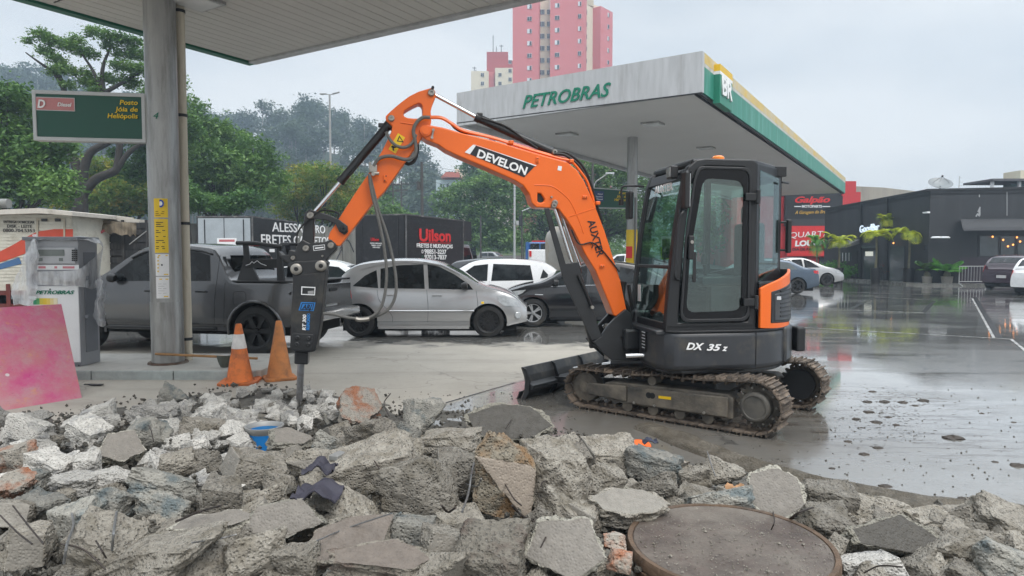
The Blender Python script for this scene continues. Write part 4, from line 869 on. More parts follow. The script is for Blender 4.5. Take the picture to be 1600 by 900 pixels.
# ---- lettering on the cab and body
def zb(v, b): return S_(1060, v, b).z
text('DX', Q(.553, bY+.002, 0)+UP*S_(1062, 546, bY).z, Q(.38, bY+.002, 0)+UP*S_(1088, 547, bY).z, .062, UP, M_text_white, ex, shear=.3, bold=.03)
text('35', Q(.352, bY+.002, 0)+UP*S_(1093, 547.5, bY).z, Q(.21, bY+.002, 0)+UP*S_(1115, 548, bY).z, .058, UP, M_text_white, ex, shear=.3, bold=.03)
text('z', Q(.20, bY+.002, 0)+UP*S_(1117, 548, bY).z, Q(.145, bY+.002, 0)+UP*S_(1126, 548.5, bY).z, .056, UP, M_text_white, ex, shear=.3, bold=.03)
za = S_(1024, 290, Bn).z
text('AUXTER', Q(fa(2.22)+.012, .17, 2.225), Q(fa(2.22)+.012, .62, 2.225), .072, UP, M_text_white, cab, bold=.02)
# tall spec decal at body front corner
q = MB(); q.box(Q(.79, .42, .78), (.004, .12, .22), (XF, XL, UP)); q.build('spec_plate', M_black, ex)
for k in range(6): q = MB(); q.box(Q(.7935, .42, .86-k*.03), (.002, .09-.02*(k % 2), .008), (XF, XL, UP)); q.build('print_line', M_white, ex)
# ---------------------------------------------------------------- vehicles
def pw(P, x):
    """piecewise linear with soft corners"""
    if x <= P[0][0]: return P[0][1]
    for (a, b), (c, d) in zip(P, P[1:]):
        if x <= c: return b+(d-b)*(x-a)/(c-a)
    return P[-1][1]
def sm(P, x, e=.07): return (pw(P, x-e)+2*pw(P, x)+pw(P, x+e)+pw(P, x-2*e)+pw(P, x+2*e))/6
M_tint = mat('tinted_glass', (.006, .007, .008), .05, var=.3, vs=1.5, stain=(.035, .042, .045), sa=.5, ss=2.2, spec=.35, rvar=.02)
M_clearg = mat('pale_glass', (.09, .11, .115), .05, var=.3, vs=1.5, spec=.7, rvar=.02)
M_tail = mat('tail_red', (.50, .01, .012), .15, var=.08, coat=.5)
M_head = mat('headlight', (.40, .42, .43), .12, .3, var=.35, vs=9, coat=.6)
M_well = mat('wheel_well', (.008, .008, .008), .9, var=.1)
M_alloy = mat('alloy', (.42, .43, .44), .3, .6, var=.1); M_brim = mat('black_rim', (.018, .018, .019), .35, .2, var=.2)
M_seam = mat('panel_seam', (.01, .01, .01), .7, var=0)
def wheel(par, c, r, wd, side, rim, spokes=5, double=False):
    """c local centre of wheel's outer plane, axis Y; side -1 = faces -Y"""
    ax = V((0, side, 0)); c = V(c); wt = thing('wheel', '', '', tuple(c)); del wt['label'], wt['category']; wt.parent = par; del WL[wt.name]
    z = V((0, 0, 0)); q = MB(); rr_ = r*.66
    q.lathe([(rr_, -.01), (r*.72, .005), (r*.93, 0), (r*.985, -.025), (r, -.05), (r, -wd+.05), (r*.96, -wd), (rr_, -wd)], z, ax, 36, closed=True)
    q.build('tyre', M_rubber, wt, smooth=True)
    q = MB(); q.lathe([(rr_, -.005), (rr_*.95, -.012), (rr_*.93, -.06), (rr_*.9, -.13), (rr_, -.13)], z, ax, 32, closed=True); q.lathe([(0, -.12), (rr_*.93, -.12), (rr_*.93, -.10), (0, -.10)], z, ax, 24)
    q.build('rim', rim if rim is M_brim else M_dark, wt, smooth=True)
    q = MB(); e1, e2 = V((1, 0, 0)), UP
    for k in range(spokes):
        for off in ((-.13, .13) if double else (0,)):
            a = 2*pi*k/spokes+off; d = e1*cos(a)+e2*sin(a); t = ax.cross(d); a2 = 2*pi*k/spokes+off*.6; w0, w1 = rr_*(.10 if not double else .07), rr_*(.17 if spokes < 9 and not double else .08)
            p0, p1 = d*rr_*.12, d*rr_*.96
            q.prism([p0-t*w0-ax*.03, p0+t*w0-ax*.03, p1+t*w1-ax*.018, p1-t*w1-ax*.018], -ax*.03)
    q.lathe([(0, -.005), (rr_*.16, -.01), (rr_*.2, -.03), (rr_*.2, -.07), (0, -.07)], z, ax, 20)
    q.lathe([(rr_*.90, -.012), (rr_*.99, -.008), (rr_*.99, -.04), (rr_*.90, -.04)], z, ax, 32, closed=True)
    q.build('spokes' if False else 'hub_cap', rim, wt, smooth=True); return wt
def mesh_of(q, name='m'):
    me = bpy.data.meshes.new(name); me.from_pydata(q.v, [], q.f); return me
def car(name, label, cat, loc, rot, Ln, Wd, top, belt, wb, wr, paint, windows, group=None, rim=None, spokes=5, double=False, zb=.20, front_x=None, tumble=.30,
        seams=(), handles=(), side=(-1, 1), head=True, tail=None, rub=None, cladding=None, mirror=None, screen=None, back=None, tint=None, sharp=False, plate=True, wheels=True, sill=True):
    """x forward, origin at the middle of the wheelbase on the ground. top / belt: height profiles along x. side: which flanks get detail"""
    t = thing(name, label, cat, loc, rot, group, world=False)
    x0, x1 = top[0][0], top[-1][0]; NSx = 72; hw0 = Wd/2
    def hw(x):
        e = 1-.14*max(0, (x-(x1-.75))/.75)**2.2-.10*max(0, ((x0+.6)-x)/.6)**2.2; return hw0*e
    T = lambda x: sm(top, x) if not sharp else pw(top, x)
    B = lambda x: min(sm(belt, x, .05), T(x)-.012)
    def zbot(x): return zb+.10*max(0, (x-(x1-.45))/.45)+.12*max(0, ((x0+.5)-x)/.5)
    def sidey(x, z):
        h = hw(x); b = B(x); z0 = zbot(x)
        if z <= b:
            s = (z-z0)/max(b-z0, .05); s = min(max(s, 0), 1)
            return h*(pw([(0, .955), (.12, .985), (.4, 1.0), (.7, .992), (.9, .965), (1, .945)], s))
        return h*.945-tumble*(z-b)
    def section(x):
        z0, b, tp, h = zbot(x), B(x), T(x), hw(x); P = [(0, z0), (h*.88, z0)]
        for s in (0.02, .12, .28, .45, .62, .78, .9, 1): z = z0+(b-z0)*s; P.append((sidey(x, z), z))
        hh = tp-b; rc = min(.09, hh*.7)
        for s in (.35, .75, 1): z = b+(hh-rc)*s; P.append((max(sidey(x, z+1e-5), .1), z))
        y1 = P[-1][1]; yy = P[-1][0]
        P += [(yy-rc*.25, tp-rc*.35), (yy-rc*.95, tp-rc*.04), (yy*.55, tp+.012), (0, tp+.018)]
        return P
    xs = [x0+(x1-x0)*(.5-.5*cos(pi*i/NSx))*.35+(x1-x0)*(i/NSx)*.65 for i in range(NSx+1)]
    vs = []; m = len(section(xs[0]))
    for x in xs:
        S = section(x); vs += [(x, y, z) for y, z in S]+[(x, -y, z) for y, z in S[-2:0:-1]]
    n = 2*m-2; q = MB(); q.add(vs, [(i*n+k, i*n+(k+1) % n, (i+1)*n+(k+1) % n, (i+1)*n+k) for i in range(NSx) for k in range(n)]+[tuple(range(n)), tuple(range(NSx*n, NSx*n+n))])
    me = mesh_of(q, 'body'); bm = bmesh.new(); bm.from_mesh(me); bmesh.ops.recalc_face_normals(bm, faces=bm.faces); bm.to_mesh(me); bm.free()
    o = bpy.data.objects.new('body', me); COL.objects.link(o); cut = MB()
    for wx in (wb/2, -wb/2):
        for s in (-1, 1): cut.lathe([(0, -.20), (wr*1.17, -.20), (wr*1.17, .20), (0, .20)], (wx, s*(hw0-.1), wr*.98), (0, 1, 0), 40)
    cme = mesh_of(cut); bm = bmesh.new(); bm.from_mesh(cme); bmesh.ops.recalc_face_normals(bm, faces=bm.faces); bm.to_mesh(cme); bm.free()
    co = bpy.data.objects.new('cut', cme); COL.objects.link(co)
    md = o.modifiers.new('b', 'BOOLEAN'); md.object = co; md.operation = 'DIFFERENCE'; md.solver = 'EXACT'
    dg = bpy.context.evaluated_depsgraph_get(); m2 = bpy.data.meshes.new_from_object(o.evaluated_get(dg)); bpy.data.objects.remove(o); bpy.data.objects.remove(co)
    m2.materials.clear(); m2.materials.append(paint); m2.materials.append(M_well)
    for p in m2.polygons:
        c = p.center; p.material_index = 0
        for wx in (wb/2, -wb/2):
            if sqrt((c.x-wx)**2+(c.z-wr*.98)**2) < wr*1.165+.012 and abs(c.y) < hw0-.03 and abs(c.y) > hw0-.33 and (abs(p.normal.y) > .9 and abs(c.y) < hw0-.2 or abs(p.normal.y) < .2): p.material_index = 1
        if p.normal.z < -.8 and c.z < zb+.15: p.material_index = 1
    finish(m2, True, 28); body = link('body', m2, None, t)
    def panel(nm, pts, mm, off=.005, sd=(-1, 1), par=None, cuts=3):
        """flat outline in (x, z) laid on the flank"""
        for s in sd:
            bm = bmesh.new(); f = bm.faces.new([bm.verts.new((x, 0, z)) for x, z in pts]); bmesh.ops.triangulate(bm, faces=[f])
            bmesh.ops.subdivide_edges(bm, edges=bm.edges[:], cuts=cuts, use_grid_fill=True)
            for v in bm.verts: v.co.y = s*(sidey(v.co.x, v.co.z)+off)
            r = bmesh.ops.extrude_face_region(bm, geom=bm.faces[:])
            for v in [g for g in r['geom'] if isinstance(g, bmesh.types.BMVert)]: v.co.y -= s*.012
            me = bpy.data.meshes.new(nm); bmesh.ops.recalc_face_normals(bm, faces=bm.faces); bm.to_mesh(me); bm.free(); link(nm, me, mm, par or t)
    for i, wpts in enumerate(windows): 
        panel('side_window', wpts, tint or M_tint, .004, side)
    def line(nm, pts, wdt, mm, off=.006):
        for s in side:
            q = MB(); P = spline([V((x, s*(sidey(x, z)+off-.004), z)) for x, z in pts], 4) if len(pts) > 2 else [V((pts[0][0]+(pts[1][0]-pts[0][0])*i/6, 0, pts[0][1]+(pts[1][1]-pts[0][1])*i/6)) for i in range(7)]
            P = [V((p.x, s*(sidey(p.x, p.z)+off-.004), p.z)) for p in P]; q.tube(P, wdt, 6); q.build(nm, mm, t)
    for L_ in seams: line('door_gap', L_, .0045, M_seam, .002)
    for x, z in handles:
        for s in side:
            q = MB(); y = sidey(x, z); q.box((x, s*(y+.028), z), (.19, .02, .028)); q.box((x-.08, s*(y+.012), z), (.03, .03, .024)); q.box((x+.08, s*(y+.012), z), (.03, .03, .024)); q.build('door_handle', paint if rub is not None else M_black, t, bevel=.008)
    if rub:
        for s in side:
            q = MB(); a, b, z = rub; P = [V((a+(b-a)*i/8, s*(sidey(a+(b-a)*i/8, z)+.004), z)) for i in range(9)]; q.tube(P, .018, 6); q.build('rub_strip', paint, t)
    # screens
    def skin(nm, xa, xb, mm, inset=.07, n=8, lift=.006):
        q = MB(); vs = []
        for i in range(n+1):
            x = xa+(xb-xa)*i/n; S = section(x); yy = S[-3][0]-inset
            for j in range(9):
                u = -1+2*j/8; y = yy*u; z = T(x)+.012*(1-u*u)+lift; vs.append((x, y, z))
        q.add(vs, [(i*9+j, i*9+j+1, (i+1)*9+j+1, (i+1)*9+j) for i in range(n) for j in range(8)]); q.build(nm, mm, t, smooth=True)
    if screen: skin('windscreen', *screen, tint or M_tint)
    if back: skin('rear_window', *back, tint or M_tint)
    if head:
        for s in (-1, 1):
            z = T(x1-.25)-.10; panel('headlight', head if isinstance(head, list) else [(x1-.42, z+.05), (x1-.05, z-.06), (x1-.06, z-.13), (x1-.38, z-.04)], M_head, .006, (s,))
        q = MB(); q.box((x1+.0, 0, zb+.34), (.04, Wd*.52, .12)); q.build('grille', M_black, t, bevel=.01)
    if tail: panel('tail_light', tail, M_tail, .006)
    if plate:
        for xx in (x0-.006, x1+.02): q = MB(); q.box((xx, 0, zb+.40 if xx < 0 else zb+.2), (.01, .40, .13)); q.build('number_plate', mat('plate_grey', (.5, .5, .5), .5), t)
    if sill:
        for s in side: q = MB(); q.prism([(x, s*(hw0*.955-.02), z) for x, z in ((-wb/2+wr*1.2, zb-.03), (wb/2-wr*1.2, zb-.03), (wb/2-wr*1.2, zb+.05), (-wb/2+wr*1.2, zb+.05))], (0, s*.03, 0)); q.build('sill', cladding or paint, t)
    if mirror:
        x, z = mirror
        for s in (-1, 1): q = MB(); y = sidey(x, z); q.lathe([(0, -.07), (.05, -.06), (.075, 0), (.07, .05), (0, .06)], (x, s*(y+.11), z+.03), (1, 0, .1), 14); q.box((x, s*(y+.03), z), (.05, .09, .03)); q.build('door_mirror', M_black, t, smooth=True)
    # near-black floor block, its colour standing in for shade under the body
    q = MB(); q.bx(x0+.2, x1-.2, -hw0*.8, hw0*.8, max(zb-.10, .12), zb+.06); q.build('chassis_or_shade', M_well, t)
    if wheels:
        for wx in (wb/2, -wb/2):
            for s in (-1, 1): wheel(t, (wx, s*(hw0-.015), wr), wr, .2, s, rim or M_brim, spokes, double)
    t['_'] = 0; del t['_']
    t_fn = dict(panel=panel, sidey=sidey, T=T, line=line); return t, t_fn
silver = mat('silver_paint', (.44, .445, .45), .2, .6, var=.03, coat=.7); white_p = mat('white_car_paint', (.74, .75, .76), .25, var=.03, coat=.7)
black_p = mat('black_car_paint', (.008, .008, .010), .12, var=.05, coat=.9); grey_p = mat('graphite_paint', (.11, .11, .113), .2, .65, var=.04, coat=.7)
dgrey = mat('dark_grey_paint', (.05, .055, .06), .22, .4, var=.04, coat=.7); blue_p = mat('blue_paint', (.02, .10, .30), .3, coat=.4)
# silver hatchback behind the breaker
yn = 13.17; xr, xf = (560-800)/F*yn, (763-800)/F*yn; WBx = xf-xr
c3, cf = car('silver_hatchback', 'silver rounded hatchback with black rims parked behind the breaker hoses', 'car', ((xr+xf)/2, yn+.80, 0), 0, 3.85, 1.66,
    [(-1.80, .72), (-1.78, .98), (-1.70, 1.12), (-1.45, 1.38), (-1.2, 1.46), (-.6, 1.525), (-.1, 1.52), (.35, 1.43), (.75, 1.22), (1.13, 1.0), (1.45, .93), (1.75, .82), (1.93, .66), (2.0, .52)],
    [(-1.8, .93), (-1.3, .94), (-.2, .92), (1.0, .89), (1.4, .84), (1.8, .72), (2, .5)], WBx, .31, silver,
    [[(-1.38, 1.0), (-1.15, 1.20), (-.93, 1.31), (-.88, .96)], [(-.84, .96), (-.85, 1.335), (-.5, 1.40), (-.02, 1.42), (.02, .95)], [(.10, .95), (.06, 1.42), (.30, 1.37), (.60, 1.22), (.88, 1.03), (.96, .93)]],
    rim=M_brim, spokes=14, side=(-1, 1), seams=[[(.06, .93), (.09, .6), (.08, .30)], [(-.90, .93), (-.85, .72), (-.62, .45), (-.60, .30)], [(1.02, .9), (1.05, .6), (.98, .3)], [(-.9, .31), (1.0, .31)]],
    handles=[(-.62, .83), (.26, .82)], rub=(-.75, .98, .52), mirror=(.80, .98), screen=(.42, 1.05), back=(-1.66, -1.50), tail=[(-1.79, .98), (-1.70, 1.06), (-1.60, .98), (-1.62, .80), (-1.77, .78)],
    head=[(1.42, .80), (1.56, .83), (1.82, .70), (1.86, .60), (1.55, .62), (1.46, .70)])
for s in (-1,):
    q = MB(); y = cf['sidey'](1.80, .42)+.0; q.lathe([(0, .012), (.055, .012), (.07, 0), (.07, -.03), (0, -.03)], (1.83, -y-.005, .43), (.5, -1, 0), 16); q.build('fog_lamp', M_head, c3, smooth=True)
cf['panel']('side_marker', [(1.12, .70), (1.17, .70), (1.17, .66), (1.12, .66)], M_yel, .005, (-1,))
cf['panel']('drip_moulding', [(-1.25, 1.335), (-.85, 1.43), (-.4, 1.475), (0, 1.475), (.35, 1.405), (.7, 1.23), (.7, 1.215), (.35, 1.39), (0, 1.46), (-.4, 1.46), (-.85, 1.415), (-1.25, 1.32)], M_chrome if False else silver, .012, (-1,))
# white hatchback behind it
car('white_hatchback', 'white hatchback with upright red tail light between the silver and black cars', 'car', (-.62, 17.8, 0), pi, 4.02, 1.70,
    [(-2.0, .60), (-1.98, .95), (-1.92, 1.08), (-1.55, 1.38), (-1.25, 1.45), (-.6, 1.49), (.1, 1.475), (.45, 1.40), (1.1, 1.02), (1.5, .95), (1.9, .80), (2.0, .55)],
    [(-2, .93), (.9, .90), (1.4, .86), (1.9, .7)], 2.58, .31, white_p,
    [[(-1.55, 1.08), (-1.40, 1.24), (-1.32, 1.0)], [(-1.15, .97), (-1.08, 1.34), (-.15, 1.375), (-.1, .95)], [(0, .95), (-.02, 1.37), (.33, 1.33), (.72, 1.06), (.8, .93)]],
    rim=M_alloy, side=(1, -1), handles=[(-.9, .82), (.3, .82)], mirror=(.68, .96), screen=(.5, 1.05), back=(-1.88, -1.50),
    tail=[(-1.99, 1.08), (-1.80, 1.10), (-1.76, .98), (-1.82, .80), (-1.99, .78)], seams=[[(-.05, .94), (-.05, .3)], [(-1.2, .94), (-1.1, .6), (-.9, .3)]])
car('grey_hatchback', 'dark grey hatchback whose sloping roof shows just behind the white hatchback', 'car', (-.35, 21.3, 0), 0, 4.0, 1.7,
    [(-1.9, .7), (-1.85, 1.0), (-1.4, 1.40), (-.6, 1.48), (.1, 1.46), (.5, 1.36), (1.15, 1.0), (1.6, .9), (1.95, .6)], [(-2, .92), (1, .9), (1.9, .6)], 2.5, .31, dgrey,
    [[(-1.3, 1.0), (-1.1, 1.3), (-.2, 1.38), (-.15, .95)], [(-.05, .95), (-.08, 1.38), (.4, 1.3), (.9, .96)]], side=(-1,), screen=(.55, 1.1), mirror=(.8, .97), head=True)
# black saloon under the boom
yn = 15.05; xw = (833-800)/F*yn
bk_, bf_ = car('black_saloon', 'glossy black saloon with silver spoked wheels parked beneath the raised boom', 'car', (xw+1.32, yn+.85, 0), pi, 4.5, 1.72,
    [(-2.25, .6), (-2.22, 1.0), (-1.7, 1.08), (-1.1, 1.38), (-.5, 1.47), (.1, 1.45), (.6, 1.28), (1.15, .98), (1.5, .93), (1.9, .82), (2.12, .66), (2.18, .5)],
    [(-2.2, .96), (-.5, .93), (1.0, .88), (1.5, .84), (2.1, .6)], 2.64, .315, black_p,
    [[(-1.35, .99), (-1.05, 1.25), (-.62, 1.34), (-.58, .96)], [(-.5, .96), (-.52, 1.35), (0.0, 1.38), (.06, .94)], [(.14, .94), (.1, 1.37), (.35, 1.30), (.78, 1.05), (.92, .92)]],
    rim=M_alloy, spokes=5, double=True, side=(1, -1), seams=[[(.1, .92), (.12, .3)], [(1.05, .9), (1.1, .55), (.98, .3)]], handles=[(.28, .80), (-.45, .81)], mirror=(.82, .97), screen=(.55, 1.12), back=(-1.75, -1.15),
    head=[(1.48, .83), (1.75, .80), (2.12, .60), (2.05, .56), (1.78, .66), (1.55, .76)], tail=[(-2.22, .95), (-2.0, .96), (-2.0, .8), (-2.2, .78)])
bf_['line']('chrome_strip', [(1.10, .72), (1.28, .725)], .012, M_chrome); bf_['line']('chrome_strip', [(.92, .905), (.1, .93), (-.6, .95)], .007, M_chrome)
# grey double-cab pickup
rw_ = G(400, 557); hd = V((-.982, .19, 0)).normalized(); lf = V((-hd.y, hd.x, 0))
if lf.y > 0: lf = -lf
wbp = 3.2; pc = rw_+hd*wbp/2-lf*.90; prot = atan2(hd.y, hd.x)
pk, pf = car('pickup_truck', 'dark grey double cab pickup with black sports bar parked beside the column', 'pickup', (pc.x, pc.y, 0), prot, 5.2, 1.84,
    [(-2.46, .70), (-2.45, 1.14), (-2.42, 1.17), (-1.12, 1.17), (-1.08, 1.20), (-.95, 1.64), (-.86, 1.73), (-.3, 1.79), (.35, 1.775), (.62, 1.70), (1.25, 1.27), (1.7, 1.19), (2.2, 1.08), (2.38, .85), (2.42, .6)],
    [(-2.8, 1.12), (-1.1, 1.12), (-.9, 1.16), (1.0, 1.13), (1.5, 1.10), (2.2, .95)], wbp, .40, grey_p,
    [[(-.80, 1.19), (-.74, 1.60), (-.52, 1.655), (-.08, 1.665), (-.06, 1.19)], [(.06, 1.19), (.04, 1.665), (.42, 1.635), (.66, 1.54), (1.02, 1.27), (1.06, 1.17)]],
    rim=M_brim, spokes=6, zb=.42, tumble=.22, side=(1, -1), seams=[[(0, 1.7), (0, 1.1), (.0, .5)], [(-.92, 1.60), (-.91, 1.1), (-.90, .8), (-.89, .5)], [(1.12, 1.14), (1.16, .9), (1.10, .5)], [(-1.06, 1.16), (-1.07, .8), (-1.05, .46)], [(-.62, .5), (1.1, .5)]],
    handles=[(-.66, 1.02), (.26, 1.02)], mirror=(.92, 1.20), screen=(.68, 1.20), tail=[(-2.45, 1.10), (-2.38, 1.10), (-2.38, .82), (-2.45, .82)],
    head=[(1.85, 1.02), (2.15, .98), (2.33, .86), (2.34, .72), (2.0, .80)], sharp=False)
# drip visors, fuel flap, flared arches, bed cover and sports bar, bumper
M_vis = M_black
pf['line']('window_visor', [(-.78, 1.62), (-.52, 1.68), (-.06, 1.69)], .016, M_vis, .02); pf['line']('window_visor', [(.06, 1.69), (.42, 1.66), (.68, 1.555)], .016, M_vis, .02)
pf['line']('fuel_flap', [(-1.23, 1.02), (-1.42, 1.02), (-1.43, .84), (-1.24, .83), (-1.23, 1.02)], .004, M_seam, .003)
for s in (1, -1):
    for wx in (wbp/2, -wbp/2):
        q = MB(); P = []
        for i in range(19):
            a = radians(-8+196*i/18); x, z = wx+cos(a)*.475, .40+sin(a)*.475; P.append(V((x, s*(pf['sidey'](x, max(z, .45))+.006), z)))
        q.tube(P, .024, 8); q.build('arch_flare', grey_p, pk, smooth=True)
q = MB(); q.bx(-2.40, -1.16, -.76, .76, 1.17, 1.20); q.build('bed_cover', mat('bed_vinyl', (.014, .014, .015), .55, var=.15), pk, bevel=.012)
for s in (-1, 1):
    q = MB(); q.tube([V((-2.42, s*.83, 1.185)), V((-1.15, s*.83, 1.185))], .018, 8); q.build('bed_rail', M_black, pk)
    q = MB(); q.prism([(-1.62, s*.80, 1.19), (-1.22, s*.80, 1.19), (-1.30, s*.72, 1.52), (-1.26, s*.68, 1.80), (-1.34, s*.68, 1.80), (-1.40, s*.72, 1.50)], (0, -s*.05, 0)); q.build('sports_bar', M_black, pk, bevel=.01)
    q = MB(); q.prism([(-2.05, s*.80, 1.19), (-1.92, s*.80, 1.19), (-1.88, s*.72, 1.74), (-1.95, s*.72, 1.74)], (0, -s*.05, 0)); q.build('sports_bar', M_black, pk, bevel=.01)
    q = MB(); q.tube([V((-1.16, s*.68, 1.80)), V((-1.5, s*.70, 1.795)), V((-1.98, s*.71, 1.73))], .032, 8); q.build('sports_bar', M_black, pk, smooth=True)
q = MB(); q.bx(-1.34, -1.28, -.70, .70, 1.76, 1.80); q.bx(-1.40, -1.36, -.72, .72, 1.40, 1.54); q.build('cross_bar', M_black, pk, bevel=.01)
q = MB(); q.prism([(-1.9, .735, 1.40), (-1.30, .735, 1.40), (-1.30, .735, 1.54), (-1.9, .735, 1.54)], (0, .012, 0)); rp = q.build('side_bar_plate', M_black, pk)
q = MB(); P = [V((x, .752, z)) for x, z in ((-1.72, 1.435), (-1.62, 1.47), (-1.56, 1.515), (-1.50, 1.475), (-1.47, 1.50), (-1.43, 1.46), (-1.36, 1.44))]; q.tube(P, .006, 5); q.build('mountain_mark', M_white, rp)
q = MB(); q.bx(-1.02, -.97, -.5, .5, 1.24, 1.60)
q = MB(); q.prism([(-1.085, -.62, 1.24), (-1.085, .62, 1.24), (-.985, .60, 1.60), (-.985, -.60, 1.60)], (-.012, 0, 0)); q.build('rear_window', M_tint, pk)
q = MB(); q.prism([(-1.08, .745, 1.22), (-.93, .76, 1.22), (-.90, .70, 1.58), (-.97, .69, 1.58)], (0, .01, 0)); q.build('quarter_glass', M_tint, pk)
q = MB(); q.bx(-2.62, -2.44, -.82, .82, .55, .70); q.build('rear_bumper', M_chrome, pk, bevel=.03)
q = MB(); q.bx(-2.49, -2.455, -.72, .72, .78, 1.13); tg = q.build('tailgate', grey_p, pk, bevel=.02); q = MB(); q.bx(-2.51, -2.49, -.14, .14, 1.0, 1.06); q.build('tailgate_handle', M_black, tg, bevel=.01)
q = MB(); q.box((-1.05, 0, 1.775), (.05, .25, .03)); q.build('brake_light', M_tail, pk)
_m = pk.matrix_world
bpy.context.view_layer.update()
def ltext(s, par, P0, P1, h, up, mm, **k):
    M = par.matrix_world.copy(); a, b = M@V(P0), M@V(P1); u = M.to_3x3()@V(up); me_o = text(s, a, b, h, u, mm, None, **k)
    me_o.data.transform(Matrix.Translation(me_o.location)); me_o.location = (0, 0, 0); me_o.data.transform(M.inverted()); me_o.parent = par; WL.pop(me_o.name, None); return me_o
ys = pf['sidey'](-2.2, 1.0)+.004
ltext('4', pk, (-2.16, ys, .975), (-2.22, ys, .975), .06, (0, 0, 1), M_dark, shear=.3, bold=.02, depth=.002); ltext('x4', pk, (-2.23, ys, .975), (-2.34, ys, .975), .06, (0, 0, 1), M_text_red, shear=.3, bold=.02, depth=.002)
q = MB(); q.bx(-.9, 1.1, .88, .93, .40, .44); q.build('side_step', M_black, pk, bevel=.01)
# white saloon between pickup and silver hatchback
car('white_saloon', 'white saloon whose roof shows above the pickup bed behind the breaker', 'car', (-4.75, 17.6, 0), 0, 4.2, 1.7,
    [(-2.1, .6), (-2.05, .98), (-1.6, 1.05), (-1.15, 1.36), (-.5, 1.47), (.2, 1.46), (.6, 1.33), (1.2, 1.0), (1.6, .92), (2.0, .6)], [(-2.1, .95), (1, .9), (2, .6)], 2.5, .31, white_p,
    [[(-1.2, 1.0), (-.95, 1.28), (-.3, 1.37), (-.25, .95)], [(-.15, .95), (-.18, 1.37), (.45, 1.3), (.95, .95)]], side=(-1,), screen=(.62, 1.15), back=(-1.6, -1.2), tail=[(-2.06, .97), (-1.75, 1.03), (-1.78, .92), (-2.04, .84)], mirror=(.8, .95))
# street traffic far behind
def at_px(u, Y): return ((u-800)/F*Y, Y, 0)
SUVT = [(-1.8, .6), (-1.78, 1.15), (-1.6, 1.5), (-1.2, 1.60), (0, 1.62), (.3, 1.55), (.85, 1.12), (1.4, 1.0), (1.8, .85), (1.85, .5)]; SUVB = [(-1.8, 1.0), (1.8, .9)]
SUVW = [[(-1.5, 1.08), (-1.4, 1.42), (-.5, 1.5), (-.45, 1.02)], [(-.38, 1.02), (-.42, 1.5), (.2, 1.46), (.62, 1.05)]]
car('silver_suv', 'small silver high-roofed car driving on the street right of the black truck', 'car', (*at_px(772, 80)[:2], .28), radians(-28), 3.7, 1.7, SUVT, SUVB, 2.4, .33, silver, SUVW, screen=(.35, .85), side=(-1, 1), tint=M_tint)
car('white_car', 'white car on the far street seen between the boom and the cab', 'car', at_px(968, 56), radians(170), 4.0, 1.7, SUVT, SUVB, 2.4, .33, white_p, SUVW, screen=(.35, .85), side=(-1, 1))
car('grey_car', 'grey car on the far street beside the yellow notice behind the cab', 'car', at_px(1010, 63), radians(10), 4.0, 1.7, SUVT, SUVB, 2.4, .33, dgrey, SUVW, screen=(.35, .85), side=(-1, 1))
SED = [(-2.2, .6), (-2.18, 1.0), (-1.6, 1.08), (-1.05, 1.36), (-.4, 1.45), (.2, 1.43), (.65, 1.28), (1.25, 1.0), (1.7, .92), (2.1, .78), (2.2, .5)]; SEDB = [(-2.2, .97), (0, .93), (1.4, .86), (2.1, .6)]
SEDW = [[(-1.3, 1.0), (-1.0, 1.25), (-.55, 1.33), (-.5, .96)], [(-.42, .96), (-.45, 1.34), (.05, 1.36), (.1, .95)], [(.18, .94), (.15, 1.36), (.45, 1.27), (.95, .94)]]
car('dark_saloon', 'dark blue-grey saloon whose boot sticks out right of the excavator cab', 'car', (10.3, 28.5, 0), pi, 4.5, 1.75, SED, SEDB, 2.6, .32, mat('blue_grey_paint', (.07, .10, .14), .2, .5, coat=.7), SEDW, screen=(.68, 1.2), back=(-1.6, -1.1), side=(1, -1), tail=[(-2.19, .95), (-1.95, .95), (-1.97, .84), (-2.18, .82)], tint=M_clearg)
car('silver_saloon', 'pale silver saloon parked in front of the red shop, left of the hedge', 'car', (14.6, 35.2, 0), 0, 4.3, 1.7, SED, SEDB, 2.6, .32, silver, SEDW, screen=(.68, 1.2), back=(-1.6, -1.1), side=(1, -1), rim=M_dark)
HT = [(-1.95, .5), (-1.93, 1.0), (-1.80, 1.12), (-1.55, 1.42), (-1.2, 1.50), (-.2, 1.52), (.4, 1.44), (1.05, 1.02), (1.6, .93), (2.0, .7)]
HW = [[(-1.45, 1.05), (-1.3, 1.3), (-.5, 1.40), (-.45, .97)], [(-.37, .97), (-.4, 1.4), (.25, 1.36), (.85, .97)]]
wh, wf = car('white_hatchback', 'white hatchback cut by the right edge, round-cornered rear with tail light', 'car', (21.9, 27.3, 0), radians(28), 4.0, 1.75, HT, [(-2, .98), (2, .85)], 2.5, .33, white_p, HW, screen=(.45, 1.0), back=(-1.84, -1.55), side=(1, -1), tail=[(-1.94, .98), (-1.72, 1.0), (-1.70, .70), (-1.93, .70)], rim=M_dark)
car('dark_suv', 'black and plum estate parked nose-in beside the white hatchback', 'car', (23.9, 31.8, 0), radians(28), 4.2, 1.8, [(a, b*1.05) for a, b in HT], [(-2, 1.02), (2, .88)], 2.6, .34, mat('plum_paint', (.03, .012, .022), .2, coat=.8), [[(x, z*1.05) for x, z in w_] for w_ in HW], screen=(.45, 1.0), back=(-1.84, -1.55), side=(1, -1), tail=[(-1.94, 1.1), (-1.70, 1.12), (-1.70, .82), (-1.93, .80)], rim=M_dark)
